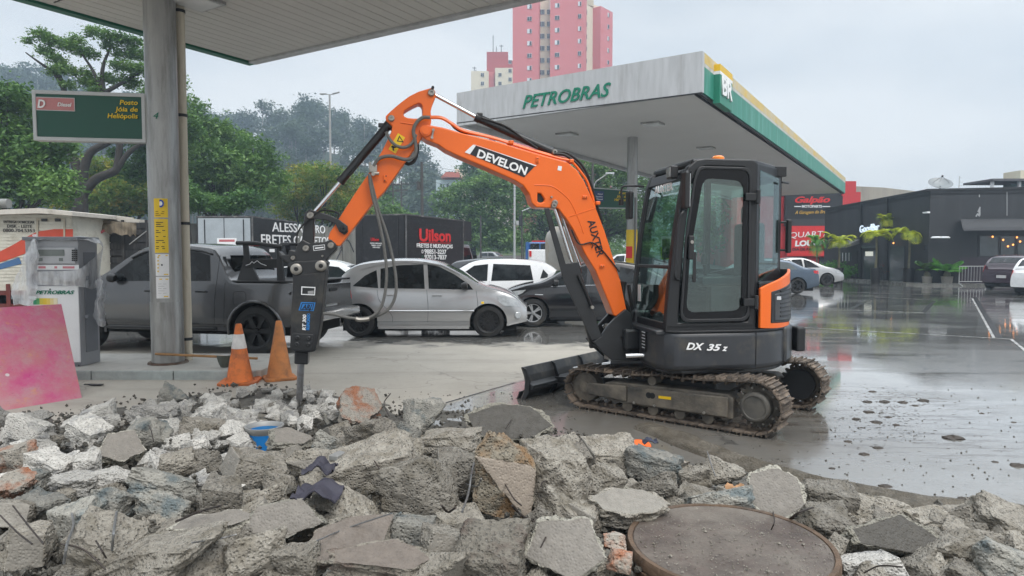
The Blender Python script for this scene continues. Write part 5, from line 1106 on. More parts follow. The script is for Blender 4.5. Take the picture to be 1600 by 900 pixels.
# ---- box trucks
def box_truck(name, label, corner_uv, Y, ang, wid, lng, zt, zb_, mbox, mrear, cabm, cab=True, over=False):
    """rear corner nearest the camera at corner_uv; ang = direction from rear to front"""
    p = D(corner_uv, 300, Y); p.z = 0; f = V((cos(ang), sin(ang), 0)); s = V((-f.y, f.x, 0))     # s points to the far side (left of travel)
    if s.dot(V((-1, 0, 0))) < 0: s = -s
    t = thing(name, label, 'truck', tuple(p+f*lng/2+s*wid/2)); A = (f, s, UP)
    q = MB(); q.box(p+f*lng/2+s*wid/2+UP*(zt+zb_)/2, (lng, wid, zt-zb_), A); q.build('cargo_box', mbox, t)
    q = MB()
    for k in range(int((zt-zb_)/.16)): z = zb_+.1+k*.16; q.box(p+f*lng/2-s*.006+UP*z, (lng-.1, .012, .05), A)
    q.build('side_ribs' if False else 'side_cladding', mbox, t)
    q = MB(); q.box(p-f*.012+s*wid/2+UP*((zt+zb_)/2), (.02, wid-.12, zt-zb_-.1), A); rd = q.build('rear_door', mrear, t)
    q = MB(); q.box(p-f*.026+s*wid/2+UP*((zt+zb_)/2), (.01, .02, zt-zb_-.1), A)
    for y in (.3, wid-.3): q.tube([p-f*.03+s*y+UP*(zb_+.1), p-f*.03+s*y+UP*(zt-.1)], .02, 6)
    q.build('lock_bar', M_dark, rd)
    M_edge = mat('worn_edge', (.10, .10, .10), .6, .3, var=.4, vs=10, stain=(.3, .29, .27), sa=.3)
    q = MB()
    for z in (zt, zb_): q.box(p+f*lng/2-s*.012+UP*z, (lng, .03, .05), A); q.box(p-f*.02+s*wid/2+UP*z, (.03, wid, .05), A)
    q.box(p-s*.01-f*.01+UP*((zt+zb_)/2), (.05, .05, zt-zb_), A); q.box(p+f*lng-s*.012+UP*((zt+zb_)/2), (.05, .03, zt-zb_), A); q.build('edge_trim', M_edge, t)
    q = MB(); q.box(p+f*(lng/2+.4)+s*wid/2+UP*(zb_-.12), (lng+1.2, .9, .16), A); q.build('chassis_or_shade', M_dark, t)
    if cab:
        c0 = p+f*(lng+.1)+s*.15; pr = [(0, .45), (0, 1.75 if not over else 1.9), (.25, 2.05), (.95, 2.02), (1.45, 1.35), (1.75, 1.15), (1.8, .45)]
        q = MB(); q.prism([c0+f*x+UP*z for x, z in pr], s*(wid-.3)); q.build('cab', cabm, t, bevel=.06, seg=3)
        q = MB(); q.prism([c0+f*x+UP*z-s*.006 for x, z in ((.3, 1.35), (.3, 1.9), (.92, 1.88), (1.28, 1.38))], s*.01); q.build('cab_window', M_tint, t)
        q = MB(); q.prism([c0+f*1.0+UP*2.0+s*.1, c0+f*1.48+UP*1.38+s*.1, c0+f*1.48+UP*1.38+s*(wid-.4), c0+f*1.0+UP*2.0+s*(wid-.4)], f*.02+UP*.015); q.build('windscreen', M_tint, t)
        q = MB(); q.box(c0+f*1.2-s*.15+UP*1.45, (.06, .16, .25), A); q.build('mirror', M_black, t)
    if over: q = MB(); q.box(p+f*(lng+.45)+s*wid/2+UP*(zt-.42), (.9, wid, .84), A); q.build('luton_box', mbox, t)
    for x in (.9, lng+.9 if cab else lng-.6):
        for y in (.14, wid-.14):
            q = MB(); c = p+f*x+s*y+UP*.40; q.lathe([(0, -.13), (.24, -.13), (.38, -.13), (.40, -.08), (.40, .08), (.38, .13), (.24, .13), (.2, .08), (0, .08)], c, -s if y < 1 else s, 24); q.build('wheel', M_rubber, t, smooth=True)
    for y in (.15, wid-.15): q = MB(); q.box(p-f*.05+s*y+UP*(zb_-.1), (.05, .25, .1), A); q.build('tail_light', M_tail, t)
    return t, p, f, s, A
M_bb = mat('black_box_paint', (.010, .010, .012), .45, var=.3, vs=3, stain=(.035, .035, .037), sa=.3, ss=4)
# "ALESSANDRO FRETES" truck
def fit_side(uA, vA, uB, vB, Y):
    """direction of a horizontal top edge seen from (uA,vA) to (uB,vB), first point at depth Y"""
    a = D(uA, vA, Y); z = a.z; b = G(uB, vB, z); return a, b
a, b = fit_side(393, 338.5, 500, 352, 24); 
angA = atan2(b.y-a.y, b.x-a.x); lnA = min((b-a).length, 4.2)
tA, pA, fA, sA, AA = box_truck('box_truck', 'black-sided box truck hand-lettered in white behind the pickup', 393, 24, angA, 2.0, lnA, a.z, a.z-2.05, M_bb, mat('ribbed_silver', (.40, .44, .47), .35, .4, var=.1), white_p)
def on_side(p, f, u, v, off=.016):
    n = V((f.y, -f.x, 0)); n = n if n.y < 0 else -n
    return PL(u, v, p+n*off, n)
def side_word(p, f, s_, u0, v0, u1, v1, hp, mm, par, **k):
    a, b = on_side(p, f, u0, v0), on_side(p, f, u1, v1); b.z = b.z; text(s_, a, b, hp*((a+b)/2).y/F, UP, mm, par, depth=.01, **k)
for s_, u0, v0, u1, v1, hp in (('ALESSANDRO', 425, 361.5, 508, 364.5, 13), ('FRETES CARRETOS', 408, 382, 515, 383, 14), ('(11)', 417, 419, 429, 419.3, 11), ('97', 430.5, 419, 438, 419.3, 11)): side_word(pA, fA, s_, u0, v0, u1, v1, hp, M_text_white, tA, bold=.01)
c = on_side(pA, fA, 411, 413, .02); n_ = V((fA.y, -fA.x, 0)); n_ = n_ if n_.y < 0 else -n_
q = MB(); q.lathe([(.09, 0), (.12, 0), (.12, .01), (.09, .01)], c, n_, 18, closed=True); q.build('emblem', M_text_white, tA); q = MB(); q.lathe([(0, 0), (.05, 0), (.05, .01), (0, .01)], c, n_, 14); q.build('emblem', M_text_white, tA)
q = MB(); q.prism([on_side(pA, fA, u, v, .02) for u, v in ((421, 389), (429, 389), (429, 394), (421, 394))], n_*.004); q.build('sticker', M_text_white, tA)
q = MB(); pr_ = [pA-fA*.035+sA*y+UP*z for y, z in ((.55, a.z-.75), (1.25, a.z-.75), (1.25, a.z-1.45), (.55, a.z-1.45))]; q.prism(pr_, -fA*.006); q.build('poster', M_white, tA)
q = MB(); pr_ = [pA-fA*.042+sA*y+UP*z for y, z in ((.62, a.z-.8), (1.18, a.z-.8), (1.18, a.z-.88), (.62, a.z-.88))]; q.prism(pr_, -fA*.004); q.build('poster_band', mat('faded_red_print', (.45, .13, .14), .6), tA)
q = MB(); pr_ = [pA-fA*.042+sA*y+UP*z for y, z in ((.5, a.z-1.3), (1.2, a.z-1.3), (1.2, a.z-1.45), (.5, a.z-1.45))]; q.prism(pr_, -fA*.004); q.build('poster_band', mat('poster_green', (.35, .45, .25), .5), tA)
# "Uilson" truck
a, b = fit_side(634, 335, 735, 346.5, 24); angU = atan2(b.y-a.y, b.x-a.x); lnU = (b-a).length*.86
tU, pU, fU, sU, AU = box_truck('box_truck', 'black removals truck with large red lettering right of the arm', 634, 24, angU, 2.05, lnU, a.z, a.z-1.95, M_bb, M_bb, mat('cab_grey', (.25, .26, .27), .3, coat=.4), over=True)
for s_, u0, v0, u1, v1, hp, mm, bo in (('Uilson', 655, 376.5, 704, 377, 18, M_text_red, .03), ('FRETES E MUDANÇAS', 651, 386.5, 707, 388, 6, M_text_white, .02), ('98851-3237', 663, 396.5, 697, 397, 7, M_text_white, .02), ('97013-7837', 663, 405, 697.5, 405.5, 7, M_text_white, .02)): side_word(pU, fU, s_, u0, v0, u1, v1, hp, mm, tU, bold=bo)
nU = V((fU.y, -fU.x, 0)); nU = nU if nU.y < 0 else -nU
q = MB(); q.prism([on_side(pU, fU, u, v, .018) for u, v in ((655, 379.6), (704, 380.4), (704, 379.4), (655, 378.6))], nU*.005); q.build('underline', M_text_red, tU)
for v in (393, 402): q = MB(); q.lathe([(.05, 0), (.07, 0), (.07, .01), (.05, .01)], on_side(pU, fU, 660, v, .018), nU, 12, closed=True); q.build('phone_symbol', M_text_white if v == 393 else mat('dull_green', (.05, .15, .1), .5), tU)
def on_rear(p, f, u, v): return PL(u, v, p-f*.04, f)
def rear_word(s_, u0, v0, u1, v1, h, mm, par=None): text(s_, on_rear(pU, fU, u0, v0), on_rear(pU, fU, u1, v1), h, UP, mm, tU, depth=.006, bold=.01)
rear_word('Uilson', 579.5, 376.5, 592, 376.8, .12, M_text_red)
for k, s_ in enumerate(('FRETES E MUDANÇAS', '98851-3237', '97013-7837')): rear_word(s_, 578.5+k*2, 381+k*3.2, 598-k*2, 381.3+k*3.2, .045, M_text_white)
# milk truck at left
ml = thing('milk_truck', 'old cream delivery truck with rust red and blue sweep at far left', 'truck', (-10.5, 15.5, 0))
yv = 15.2; Yp = lambda u, v, o=0: D(u, v, yv-o)
z1, z0 = D(50, 335, yv).z, D(50, 440, yv).z; xl, xr_ = D(-70, 400, yv).x, D(114, 400, yv).x
q = MB(); q.bx(xl, xr_, yv, yv+2.1, z0-.2, z1); q.build('cargo_box', mat('cream_paint', (.55, .53, .46), .6, var=.1, vs=2, stain=(.35, .32, .26), sa=.3), ml)
q = MB()
for k in range(20): z = z0+.02+k*(z1-z0)/20; q.bx(xl+.02, xr_-.02, yv-.012, yv-.002, z, z+.045)
q.build('side_cladding', MATS['cream_paint'], ml)
q = MB(); q.prism([Yp(u, v, .014) for u, v in ((-70, 412), (0, 393), (20, 383), (40, 371), (58, 362), (85, 358), (114, 358), (114, 385), (80, 388), (40, 396), (18, 404), (0, 410), (-70, 432))], (0, -.006, 0)); q.build('red_sweep', mat('rust_red_paint', (.46, .06, .03), .6, var=.12), ml)
q = MB(); q.prism([Yp(u, v, .016) for u, v in ((-70, 435), (0, 412), (30, 402), (34, 412), (0, 421), (-70, 445))], (0, -.004, 0)); q.build('blue_sweep', mat('faded_blue', (.05, .12, .25), .6, var=.15), ml)
q = MB(); q.plate([Yp(u, v, .022) for u, v in ((57, 341), (102, 341), (102, 378), (57, 378))], [[Yp(u, v, .022) for u, v in ((60, 344.5), (99.5, 344.5), (99.5, 376), (60, 376))]], (0, -.012, 0)); q.build('hatch_frame', mat('cream_trim', (.42, .38, .30), .6, var=.15), ml)
for u in (65, 86): q = MB(); q.prism([Yp(u, 341.5, .035), Yp(u+9, 341.5, .035), Yp(u+9, 346, .035), Yp(u, 346, .035)], (0, -.01, 0)); q.build('hinge', M_dark, ml)
M_lb = mat('faded_black', (.06, .06, .06), .6)
for s_, u0, v0, u1, v1, h in (('ENTREGA DOMICILIAR', 6, 348.5, 54, 349.3, .055), ('DISK - LEITE', 11.5, 355.5, 50, 356, .065), ('0800.704.5353', 5, 362.5, 54.5, 363, .075)): text(s_, Yp(u0, v0, .016), Yp(u1, v1, .016), h, UP, M_lb, ml, depth=.006, bold=.008)
q = MB()
for k in range(6): x = -12+k*.75; q = MB(); q.bx(x, x+.09, yv-.07, yv-.051, z0-.62, z0-.05); q.build('rack_stake', mat('dark_red_rack', (.11, .02, .015), .6, var=.3), ml)
for a_, b_ in ((.30, .2), (.62, .5)): q = MB(); q.bx(xl, xr_, yv-.05, yv+2, z0-a_, z0-b_); q.build('rack_rail', MATS['dark_red_rack'], ml)
for x in (-11.9, -9.0): q = MB(); q.lathe([(0, -.13), (.40, -.13), (.42, 0), (.40, .13), (0, .13)], (x, yv+.25, .42), (0, -1, 0), 24); q.build('wheel', M_rubber, ml, smooth=True)
M_roofc = mat('weathered_board', (.50, .47, .42), .75, var=.2, vs=3, stain=(.2, .17, .14), sa=.4)
q = MB(); q.prism([D(-80, 331, yv-.3), D(60, 325, yv-.3), D(113, 331, yv-.3), D(113, 337, yv-.3), D(60, 333, yv-.3), D(-80, 338, yv-.3)], (0, 2.4, 0)); q.build('roof_board', M_roofc, ml)
# dark stake truck beside it, with a tattered awning
yk = 16.6; dk = thing('stake_truck', 'dark slatted truck body under a tattered brown awning beside the milk truck', 'truck', (-10.0, 17.3, 0))
M_dw = mat('dark_wood', (.030, .031, .034), .8, var=.4, vs=9, stain=(.09, .085, .08), sa=.35, streak=True)
Kp = lambda u, v: D(u, v, yk); za_, zb2 = Kp(150, 347).z, .9; xa_, xb_ = Kp(112, 360).x, Kp(236, 360).x
for k in range(9): z = zb2+k*(za_-zb2)/9; q = MB(); q.bx(xa_, xb_, yk, yk+.03, z+.012, z+(za_-zb2)/9-.01); q.build('board', M_dw, dk)
for k in range(4): x = xa_+.1+k*(xb_-xa_-.2)/3; q = MB(); q.bx(x-.03, x+.03, yk-.04, yk, .8, za_+.05); q.build('stake', M_dw, dk)
q = MB(); q.bx(xa_, xb_, yk+.04, yk+2.0, .75, za_-.1); q.build('load_body', M_dw, dk)
q = MB(); q.prism([Kp(112, 333), Kp(217, 343), Kp(217, 348.5), Kp(112, 339)], (0, 2.0, 0)); q.build('roof_board', M_roofc, dk)
tp = MB(); nn = 22; vs = []
for i in range(nn+1):
    u = 114+i*4.5; 
    for j in range(5): v = 341+i*.35+j*(4.2 if i > 4 else 2.4)+(random.uniform(0, 5) if j == 4 else 0); p = D(u, v, yk-.25+.06*noise.noise(V((i*.5, j*.6, 0)))); vs.append(p)
tp.add(vs, [(i*5+j, i*5+j+1, i*5+j+6, i*5+j+5) for i in range(nn) for j in range(4)]); o = tp.build('awning', mat('torn_canvas', (.20, .165, .12), .9, var=.35, vs=8, stain=(.05, .045, .04), sa=.5, streak=True), dk, smooth=True)
sm_ = o.modifiers.new('thick', 'SOLIDIFY'); sm_.thickness = .012
q = MB(); q.tube([D(140, 374, yk-.4), D(163, 360, yk-.3)], .03, 6); q.build('stay_bar', mat('faded_red_bar', (.35, .08, .09), .5), dk)
q = MB(); q.tube([D(202, 382, yk-.4), D(229, 361, yk-.3)], .012, 6); q.build('stay_bar', M_steel, dk)
for x in (-10.9, -9.2): q = MB(); q.lathe([(0, -.13), (.40, -.13), (.42, 0), (.40, .13), (0, .13)], (x, yk+.25, .42), (0, -1, 0), 24); q.build('wheel', M_rubber, dk, smooth=True)
# tank at far left on the roof line
q = MB(); q.tube([D(-30, 318, 17.5), D(14, 318, 17.5)], .10+.02, 16); tag(q.build('water_tank', mat('tank_grey', (.2, .2, .19), .6), smooth=True), 'small grey drum lying on top of the milk truck roof', 'tank')
# service pickup with red light bar
yy = 42; bt_ = thing('service_truck', 'blue and white service pickup seen from behind with red roof bar', 'truck', at_px(846, yy))
Bp = lambda u, v: D(u, v, yy)
def slab(nm, u0, v0, u1, v1, mm, par, d0=0, d1=.1, Y=None, bev=0):
    a, b = D(u0, v1, Y or yy), D(u1, v0, Y or yy); q = MB(); q.bx(a.x, b.x, (Y or yy)+d0, (Y or yy)+d1, a.z, b.z); return q.build(nm, mm, par, bevel=bev)
slab('body', 824, 390, 864, 410, white_p, bt_, 0, 2.2, bev=.04); slab('cab', 827, 377.5, 862, 408, blue_p, bt_, 2.2, 3.8, bev=.1); slab('rear_window', 830, 379.5, 845, 390, M_tint, bt_, 2.15, 2.2); slab('rear_window', 847, 379.5, 861, 390, M_tint, bt_, 2.15, 2.2)
slab('light_bar', 833, 374.5, 857, 377, M_tail, bt_, 2.6, 2.9); slab('side_panel', 822, 378, 826, 408, blue_p, bt_, 0, 3.5); slab('side_panel', 862.5, 380, 865.5, 408, blue_p, bt_, 0, 3.5); slab('tail_light', 827, 392, 830.5, 401, M_tail, bt_, -.05, .0)
slab('bumper', 824, 410, 864, 413, M_dark, bt_, -.1, .3)
for u in (830, 858): q = MB(); q.cyl((Bp(u, 400).x, yy+.6, .38), (1, 0, 0), .38, .22, 20); q.build('wheel', M_rubber, bt_)
# tall object under white plastic sheeting
q = MB(); yw = 24.5; K = 16; vs = []
ring_ = [(853, 0), (925, 0)]
xl_, xr2 = D(855, 400, yw).x, D(920, 400, yw).x; ht = D(870, 353, yw).z
for i in range(13):
    z = ht*i/12
    for k in range(28):
        a = 2*pi*k/28; e = 1.0+.05*noise.noise(V((k*.9, i*.5, 2)))+.03*sin(k*2.3); c_, s_ = cos(a), sin(a); p4 = 4
        r = (abs(c_)**p4+abs(s_)**p4)**(-1/p4)*e*(1 if i < 11 else (.93 if i == 11 else .6)); vs.append(((xl_+xr2)/2+(xr2-xl_)/2*r*c_, yw+.8+.7*r*s_, z+(.05*noise.noise(V((k, i, 1))) if i > 9 else 0)))
q.add(vs, [(i*28+k, i*28+(k+1) % 28, (i+1)*28+(k+1) % 28, (i+1)*28+k) for i in range(12) for k in range(28)]+[tuple(range(12*28, 13*28))])
tag(q.build('wrapped_stack', mat('dusty_sheeting', (.46, .44, .40), .45, var=.2, vs=2, bump=.5, bs=5, stain=(.33, .26, .17), sa=.4, ss=2), smooth=True, ang=50), 'tall stack wrapped in dusty white plastic sheeting behind the boom ram', 'wrapped goods')
# ---------------------------------------------------------------- street rising behind the yard
def gz(Y): return 0 if Y < 46 else min((Y-46)/34*1.4, 1.4)+.006
q = MB(); ys = [46, 60, 80, 400]; q.add([(x, y, gz(y)) for y in ys for x in (-220, 21)], [(i*2, i*2+1, i*2+3, i*2+2) for i in range(3)])
q.build('street', mat('asphalt', (.075, .077, .08), .45, var=.2, vs=1.2, bump=.2, stain=(.12, .12, .12), sa=.3, ss=.3), kind='structure')
q = MB(); q.add([(-220, 88, 1.45), (21, 88, 1.45), (21, 120, 2.4), (-220, 120, 2.4)], [(0, 1, 2, 3)]); q.build('verge', mat('verge_grass', (.07, .10, .03), .9, var=.4, vs=2), kind='structure')
# ---------------------------------------------------------------- foliage
def leaf_mat(name, cols, scale=.5, trans=.35):
    m = bpy.data.materials.new(name); m.use_nodes = True; t = m.node_tree; N = t.nodes.new; L = t.links.new; t.nodes.clear()
    o = N('ShaderNodeOutputMaterial'); g = N('ShaderNodeNewGeometry'); n = N('ShaderNodeTexNoise'); n.inputs['Scale'].default_value = scale; n.inputs['Detail'].default_value = 4; L(g.outputs['Position'], n.inputs['Vector'])
    wn = N('ShaderNodeTexWhiteNoise'); 
    sc_ = N('ShaderNodeVectorMath'); sc_.operation = 'SNAP'; sc_.inputs[1].default_value = (.25, .25, .25); L(g.outputs['Position'], sc_.inputs[0]); L(sc_.outputs[0], wn.inputs['Vector'])
    a = N('ShaderNodeMath'); a.operation = 'MULTIPLY_ADD'; L(wn.outputs['Value'], a.inputs[0]); a.inputs[1].default_value = .3; L(n.outputs[0], a.inputs[2])
    cr = N('ShaderNodeValToRGB'); L(a.outputs[0], cr.inputs[0]); e = cr.color_ramp.elements
    while len(e) < len(cols): e.new(.5)
    for i, c in enumerate(cols): e[i].position = .35+.5*i/(len(cols)-1); e[i].color = (*c, 1)
    d = N('ShaderNodeBsdfDiffuse'); L(cr.outputs[0], d.inputs[0]); tr = N('ShaderNodeBsdfTranslucent'); L(cr.outputs[0], tr.inputs[0])
    gl = N('ShaderNodeBsdfGlossy'); gl.inputs['Roughness'].default_value = .45; gl.inputs[0].default_value = (.5, .5, .5, 1)
    m1 = N('ShaderNodeMixShader'); m1.inputs[0].default_value = trans; L(d.outputs[0], m1.inputs[1]); L(tr.outputs[0], m1.inputs[2])
    m2 = N('ShaderNodeMixShader'); m2.inputs[0].default_value = .05; L(m1.outputs[0], m2.inputs[1]); L(gl.outputs[0], m2.inputs[2]); L(m2.outputs[0], o.inputs[0]); return m
ML_dark = leaf_mat('leaf_deep_green', [(.025, .07, .022), (.06, .145, .038), (.12, .23, .055)])
ML_mid = leaf_mat('leaf_mid_green', [(.04, .095, .026), (.09, .19, .045), (.19, .32, .08)])
ML_yel = leaf_mat('leaf_yellowing', [(.045, .11, .02), (.10, .20, .03), (.17, .25, .035), (.34, .28, .03)], .9)
ML_far = leaf_mat('leaf_eucalypt', [(.025, .05, .03), (.05, .085, .045), (.08, .12, .06)], .12)
M_bark = mat('bark', (.035, .03, .026), .9, var=.35, vs=6, bump=.8, bs=18); M_bark2 = mat('pale_bark', (.22, .20, .17), .85, var=.3, vs=2)
def leaves_mesh(name, centers, radii, n, size, flat=.6, seed=0, shell=.55, sub=9, m=None):
    """leaf faces gathered in twig clumps spread through ellipsoid lobes"""
    r = np.random.default_rng(seed); centers = np.array(centers, float); radii = np.array(radii, float)
    if radii.ndim == 1: radii = np.stack([radii, radii, radii*.75], 1)
    wgt = radii.prod(1)**(2/3); wgt /= wgt.sum(); nc = max(n//sub, 1)
    k = r.choice(len(centers), nc, p=wgt); d = r.normal(size=(nc, 3)); d /= np.linalg.norm(d, axis=1)[:, None]
    rad = shell+(1-shell)*r.random(nc)**.6; rad *= 1+.22*np.sin(d[:, 0]*5+k)*np.cos(d[:, 2]*6+k*2)+.1*r.normal(size=nc)
    cl = centers[k]+d*radii[k]*rad[:, None]
    cs = size*(1.6+1.2*r.random(nc)); P = np.repeat(cl, sub, 0)+r.normal(size=(nc*sub, 3))*np.repeat(cs, sub)[:, None]*[.7, .7, .42]
    N_ = len(P); nn = r.normal(size=(N_, 3)); nn[:, 2] = np.abs(nn[:, 2])+flat; nn /= np.linalg.norm(nn, axis=1)[:, None]
    a = np.cross(nn, r.normal(size=(N_, 3))); a /= np.linalg.norm(a, axis=1)[:, None]; b = np.cross(nn, a); s = size*(.6+.8*r.random(N_))[:, None]
    Vv = np.stack([P-a*s*.9, P+b*s*.42, P+a*s*.9, P-b*s*.42], 1).reshape(-1, 3)
    me = bpy.data.meshes.new(name); me.vertices.add(len(Vv)); me.vertices.foreach_set('co', Vv.ravel()); me.loops.add(len(Vv)); me.loops.foreach_set('vertex_index', np.arange(len(Vv)))
    me.polygons.add(N_); me.polygons.foreach_set('loop_start', np.arange(N_)*4); me.update(); me.validate(); return me
def limb_tree(trunk, limbs, q): 
    q.tube(spline(trunk[0], 4), list(np.interp(np.linspace(0, 1, (len(trunk[0])-1)*4+1), np.linspace(0, 1, len(trunk[1])), trunk[1])), 10)
    for pts, r0, r1 in limbs:
        S = spline(pts, 4); q.tube(S, [r0+(r1-r0)*i/(len(S)-1) for i in range(len(S))], 7)
def tree(name, label, base, h, lobes, n, size, mm, trunk_r=.2, group=None, seed=0, bark=None, flat=.6, shell=.5, crown_base=.35, visible_limbs=True):
    """lobes: (dx, dy, z, rx, rz)"""
    base = V(base); t = thing(name, label, 'tree', tuple(base), 0, group); r = random.Random(seed); q = MB()
    top = base+UP*h*crown_base; q.tube(spline([base-UP*.1, base+UP*h*crown_base*.5+V((r.uniform(-.1, .1), 0, 0)), top], 3), [trunk_r*1.25, trunk_r*1.1, trunk_r, trunk_r, trunk_r*.95, trunk_r*.9, trunk_r*.85], 9)
    for dx, dy, z, rx, rz in lobes:
        e = base+V((dx, dy, z)); mid = top+(e-top)*.5+V((r.uniform(-.4, .4), r.uniform(-.3, .3), -.2)); S = spline([top-UP*.2, mid, e], 3); q.tube(S, [trunk_r*.6*(1-.85*i/(len(S)-1)) for i in range(len(S))], 6)
        for _ in range(2):
            f = e+V((r.uniform(-1, 1)*rx*.7, r.uniform(-.5, .5)*rx, r.uniform(0, .8)*rz)); q.tube([mid, (mid+f)/2+UP*.15, f], [trunk_r*.25, trunk_r*.16, .02], 5)
    q.build('trunk', bark or M_bark, t, smooth=True, ang=80)
    C = [tuple(base+V((dx, dy, z))) for dx, dy, z, rx, rz in lobes]; Rr = [(rx, rx*.9, rz) for *_, rx, rz in lobes]
    link('crown', leaves_mesh('crown', C, Rr, n, size, flat, seed, shell), mm, t); return t
def lobes_px(items, Y, base, dy=.35, seed=1):
    """crown lobes from how they stand against the sky: (u, v, ru, rv) at distance Y"""
    r = random.Random(seed); o = []
    for u, v, ru, rv in items:
        yo = r.uniform(-1, 1)*ru*Y/F*dy; p = D(u, v, Y+yo); o.append((p.x-base[0], p.y-base[1], p.z-base[2], ru*(Y+yo)/F, rv*(Y+yo)/F))
    return o
# big open-crowned tree behind the diesel board
Y = 36; b0 = D(125, 400, Y); b0.z = 0; t = thing('spreading_tree', 'big dark-limbed tree with open layered crown behind the diesel board', 'tree', tuple(b0))
q = MB(); A_ = lambda u, v, dy=0: D(u, v, Y+dy)
limb_tree(([A_(122, 440), A_(124, 360), A_(126, 310), A_(127, 270)], [.50, .42, .36, .34]),
 [([A_(127, 300), A_(118, 255), A_(108, 225), A_(100, 140), A_(92, 120)], .28, .10), ([A_(128, 275), A_(140, 240), A_(165, 225), A_(178, 215)], .24, .14), ([A_(132, 300), A_(150, 280), A_(178, 268), A_(184, 255), A_(188, 215)], .26, .16), ([A_(100, 140), A_(85, 115), A_(62, 98), A_(40, 82)], .12, .03),
  ([A_(165, 225), A_(163, 160), A_(160, 110), A_(172, 75)], .20, .05, ), ([A_(100, 140), A_(85, 90), A_(72, 60)], .10, .03), ([A_(163, 150), A_(145, 110), A_(125, 80)], .12, .04), ([A_(163, 145), A_(190, 130), A_(215, 115), A_(235, 100)], .12, .04), ([A_(184, 262), A_(205, 235), A_(240, 215), A_(275, 190)], .16, .05), ([A_(178, 215), A_(165, 180), A_(163, 150)], .18, .12)], q)
q.build('trunk', M_bark, t, smooth=True, ang=80)
it = [(62, 52, 13, 7), (44, 64, 9, 4), (80, 62, 14, 8), (72, 80, 14, 6), (88, 92, 15, 8), (104, 70, 15, 10), (118, 62, 12, 9), (126, 80, 15, 9), (143, 84, 12, 9), (100, 108, 18, 8), (82, 112, 10, 5), (148, 48, 12, 6), (140, 56, 8, 4), (168, 56, 14, 8), (188, 60, 16, 9), (210, 66, 15, 10), (170, 72, 13, 6), (196, 84, 20, 9), (222, 84, 16, 11), (186, 102, 16, 8), (212, 106, 20, 9), (130, 114, 15, 8), (140, 128, 16, 7), (172, 122, 18, 8), (205, 128, 20, 9), (108, 132, 12, 6), (240, 112, 18, 12), (262, 140, 18, 12), (282, 128, 11, 12), (238, 145, 18, 9), (150, 142, 14, 6)]
L_ = lobes_px(it, Y, b0, .8, 4); C = [(b0.x+a, b0.y+b, b0.z+c) for a, b, c, _, _ in L_]; Rr = [(d, d*.9, e) for *_, d, e in L_]
link('crown', leaves_mesh('crown', C, Rr, 21000, .085, .9, 3, .25, sub=8), ML_mid, t)
it = [(205, 205, 30, 22), (235, 240, 28, 24), (215, 270, 26, 18), (262, 220, 28, 28), (290, 200, 24, 26), (180, 238, 10, 8)]
L_ = lobes_px(it, Y+2, b0, .8, 5); C = [(b0.x+a, b0.y+b, b0.z+c) for a, b, c, _, _ in L_]; Rr = [(d, d*.9, e) for *_, d, e in L_]
link('crown', leaves_mesh('crown', C, Rr, 14000, .11, .7, 5, .3), ML_dark, t)
def px_tree(name, label, u0, Y, items, n, size, mm, seed, tr=.2, cb=.3, group=None, shell=.45, **k):
    b = D(u0, 420, Y); b.z = gz(Y) if Y > 46 else 0; L_ = lobes_px(items, Y, b, .9, seed); h = max(z for _, _, z, _, _ in L_)
    return tree(name, label, b, h, L_, n, size, mm, tr, group, seed, crown_base=cb, shell=shell, **k)
GT = 'street trees behind the parked trucks'
px_tree('leafy_tree', 'leafy tree with reddish fringe at the far left edge', 5, 30, [(-30, 170, 50, 40), (15, 150, 34, 22), (45, 200, 50, 45), (0, 240, 60, 50), (60, 250, 45, 40), (20, 290, 60, 30), (80, 290, 40, 28), (95, 225, 25, 20), (-40, 280, 60, 40)], 26000, .12, ML_mid, 11, .22, group=GT)
px_tree('leafy_tree', 'low tree filling the gap under the diesel board', 190, 44, [(150, 260, 26, 16), (185, 270, 30, 20), (150, 290, 40, 25), (200, 300, 45, 30), (110, 310, 40, 20), (235, 310, 40, 26), (170, 320, 50, 20)], 14000, .14, ML_yel, 12, .2, group=GT)
px_tree('leafy_tree', 'tall full green tree right of the cream drainpipe', 340, 42, [(300, 175, 22, 26), (305, 215, 34, 30), (335, 205, 30, 24), (365, 225, 34, 26), (395, 235, 30, 24), (325, 250, 48, 34), (375, 265, 50, 32), (415, 255, 26, 22), (345, 295, 60, 30), (405, 295, 40, 26), (300, 300, 40, 36), (430, 285, 22, 18)], 30000, .12, ML_mid, 13, .24, group=GT)
px_tree('leafy_tree', 'small tree crossing in front of the concrete wall left of the lettered truck', 300, 34, [(280, 300, 30, 20), (310, 315, 34, 16), (350, 322, 34, 12), (385, 310, 26, 14)], 7000, .10, ML_dark, 14, .12, group=GT)
px_tree('flowering_tree', 'round-topped tree flecked with yellow blossom behind the lettered truck', 490, 50, [(480, 275, 40, 20), (510, 272, 38, 18), (545, 290, 34, 20), (455, 300, 40, 24), (500, 305, 50, 26), (550, 318, 36, 20), (470, 330, 50, 20), (530, 335, 40, 16)], 22000, .12, ML_yel, 15, .2, group=GT)
px_tree('leafy_tree', 'hazy green tree between the arm and the black removals truck', 600, 58, [(590, 330, 34, 22), (620, 345, 34, 20), (570, 350, 30, 18), (600, 372, 40, 16)], 9000, .15, ML_mid, 16, .18, group=GT)
px_tree('conifer', 'dark hazy tree with pointed top beside the utility poles', 597, 95, [(600, 262, 10, 16), (598, 285, 16, 16), (596, 310, 22, 18), (600, 335, 26, 18), (590, 356, 30, 16)], 7000, .26, ML_dark, 17, .25, group=GT)
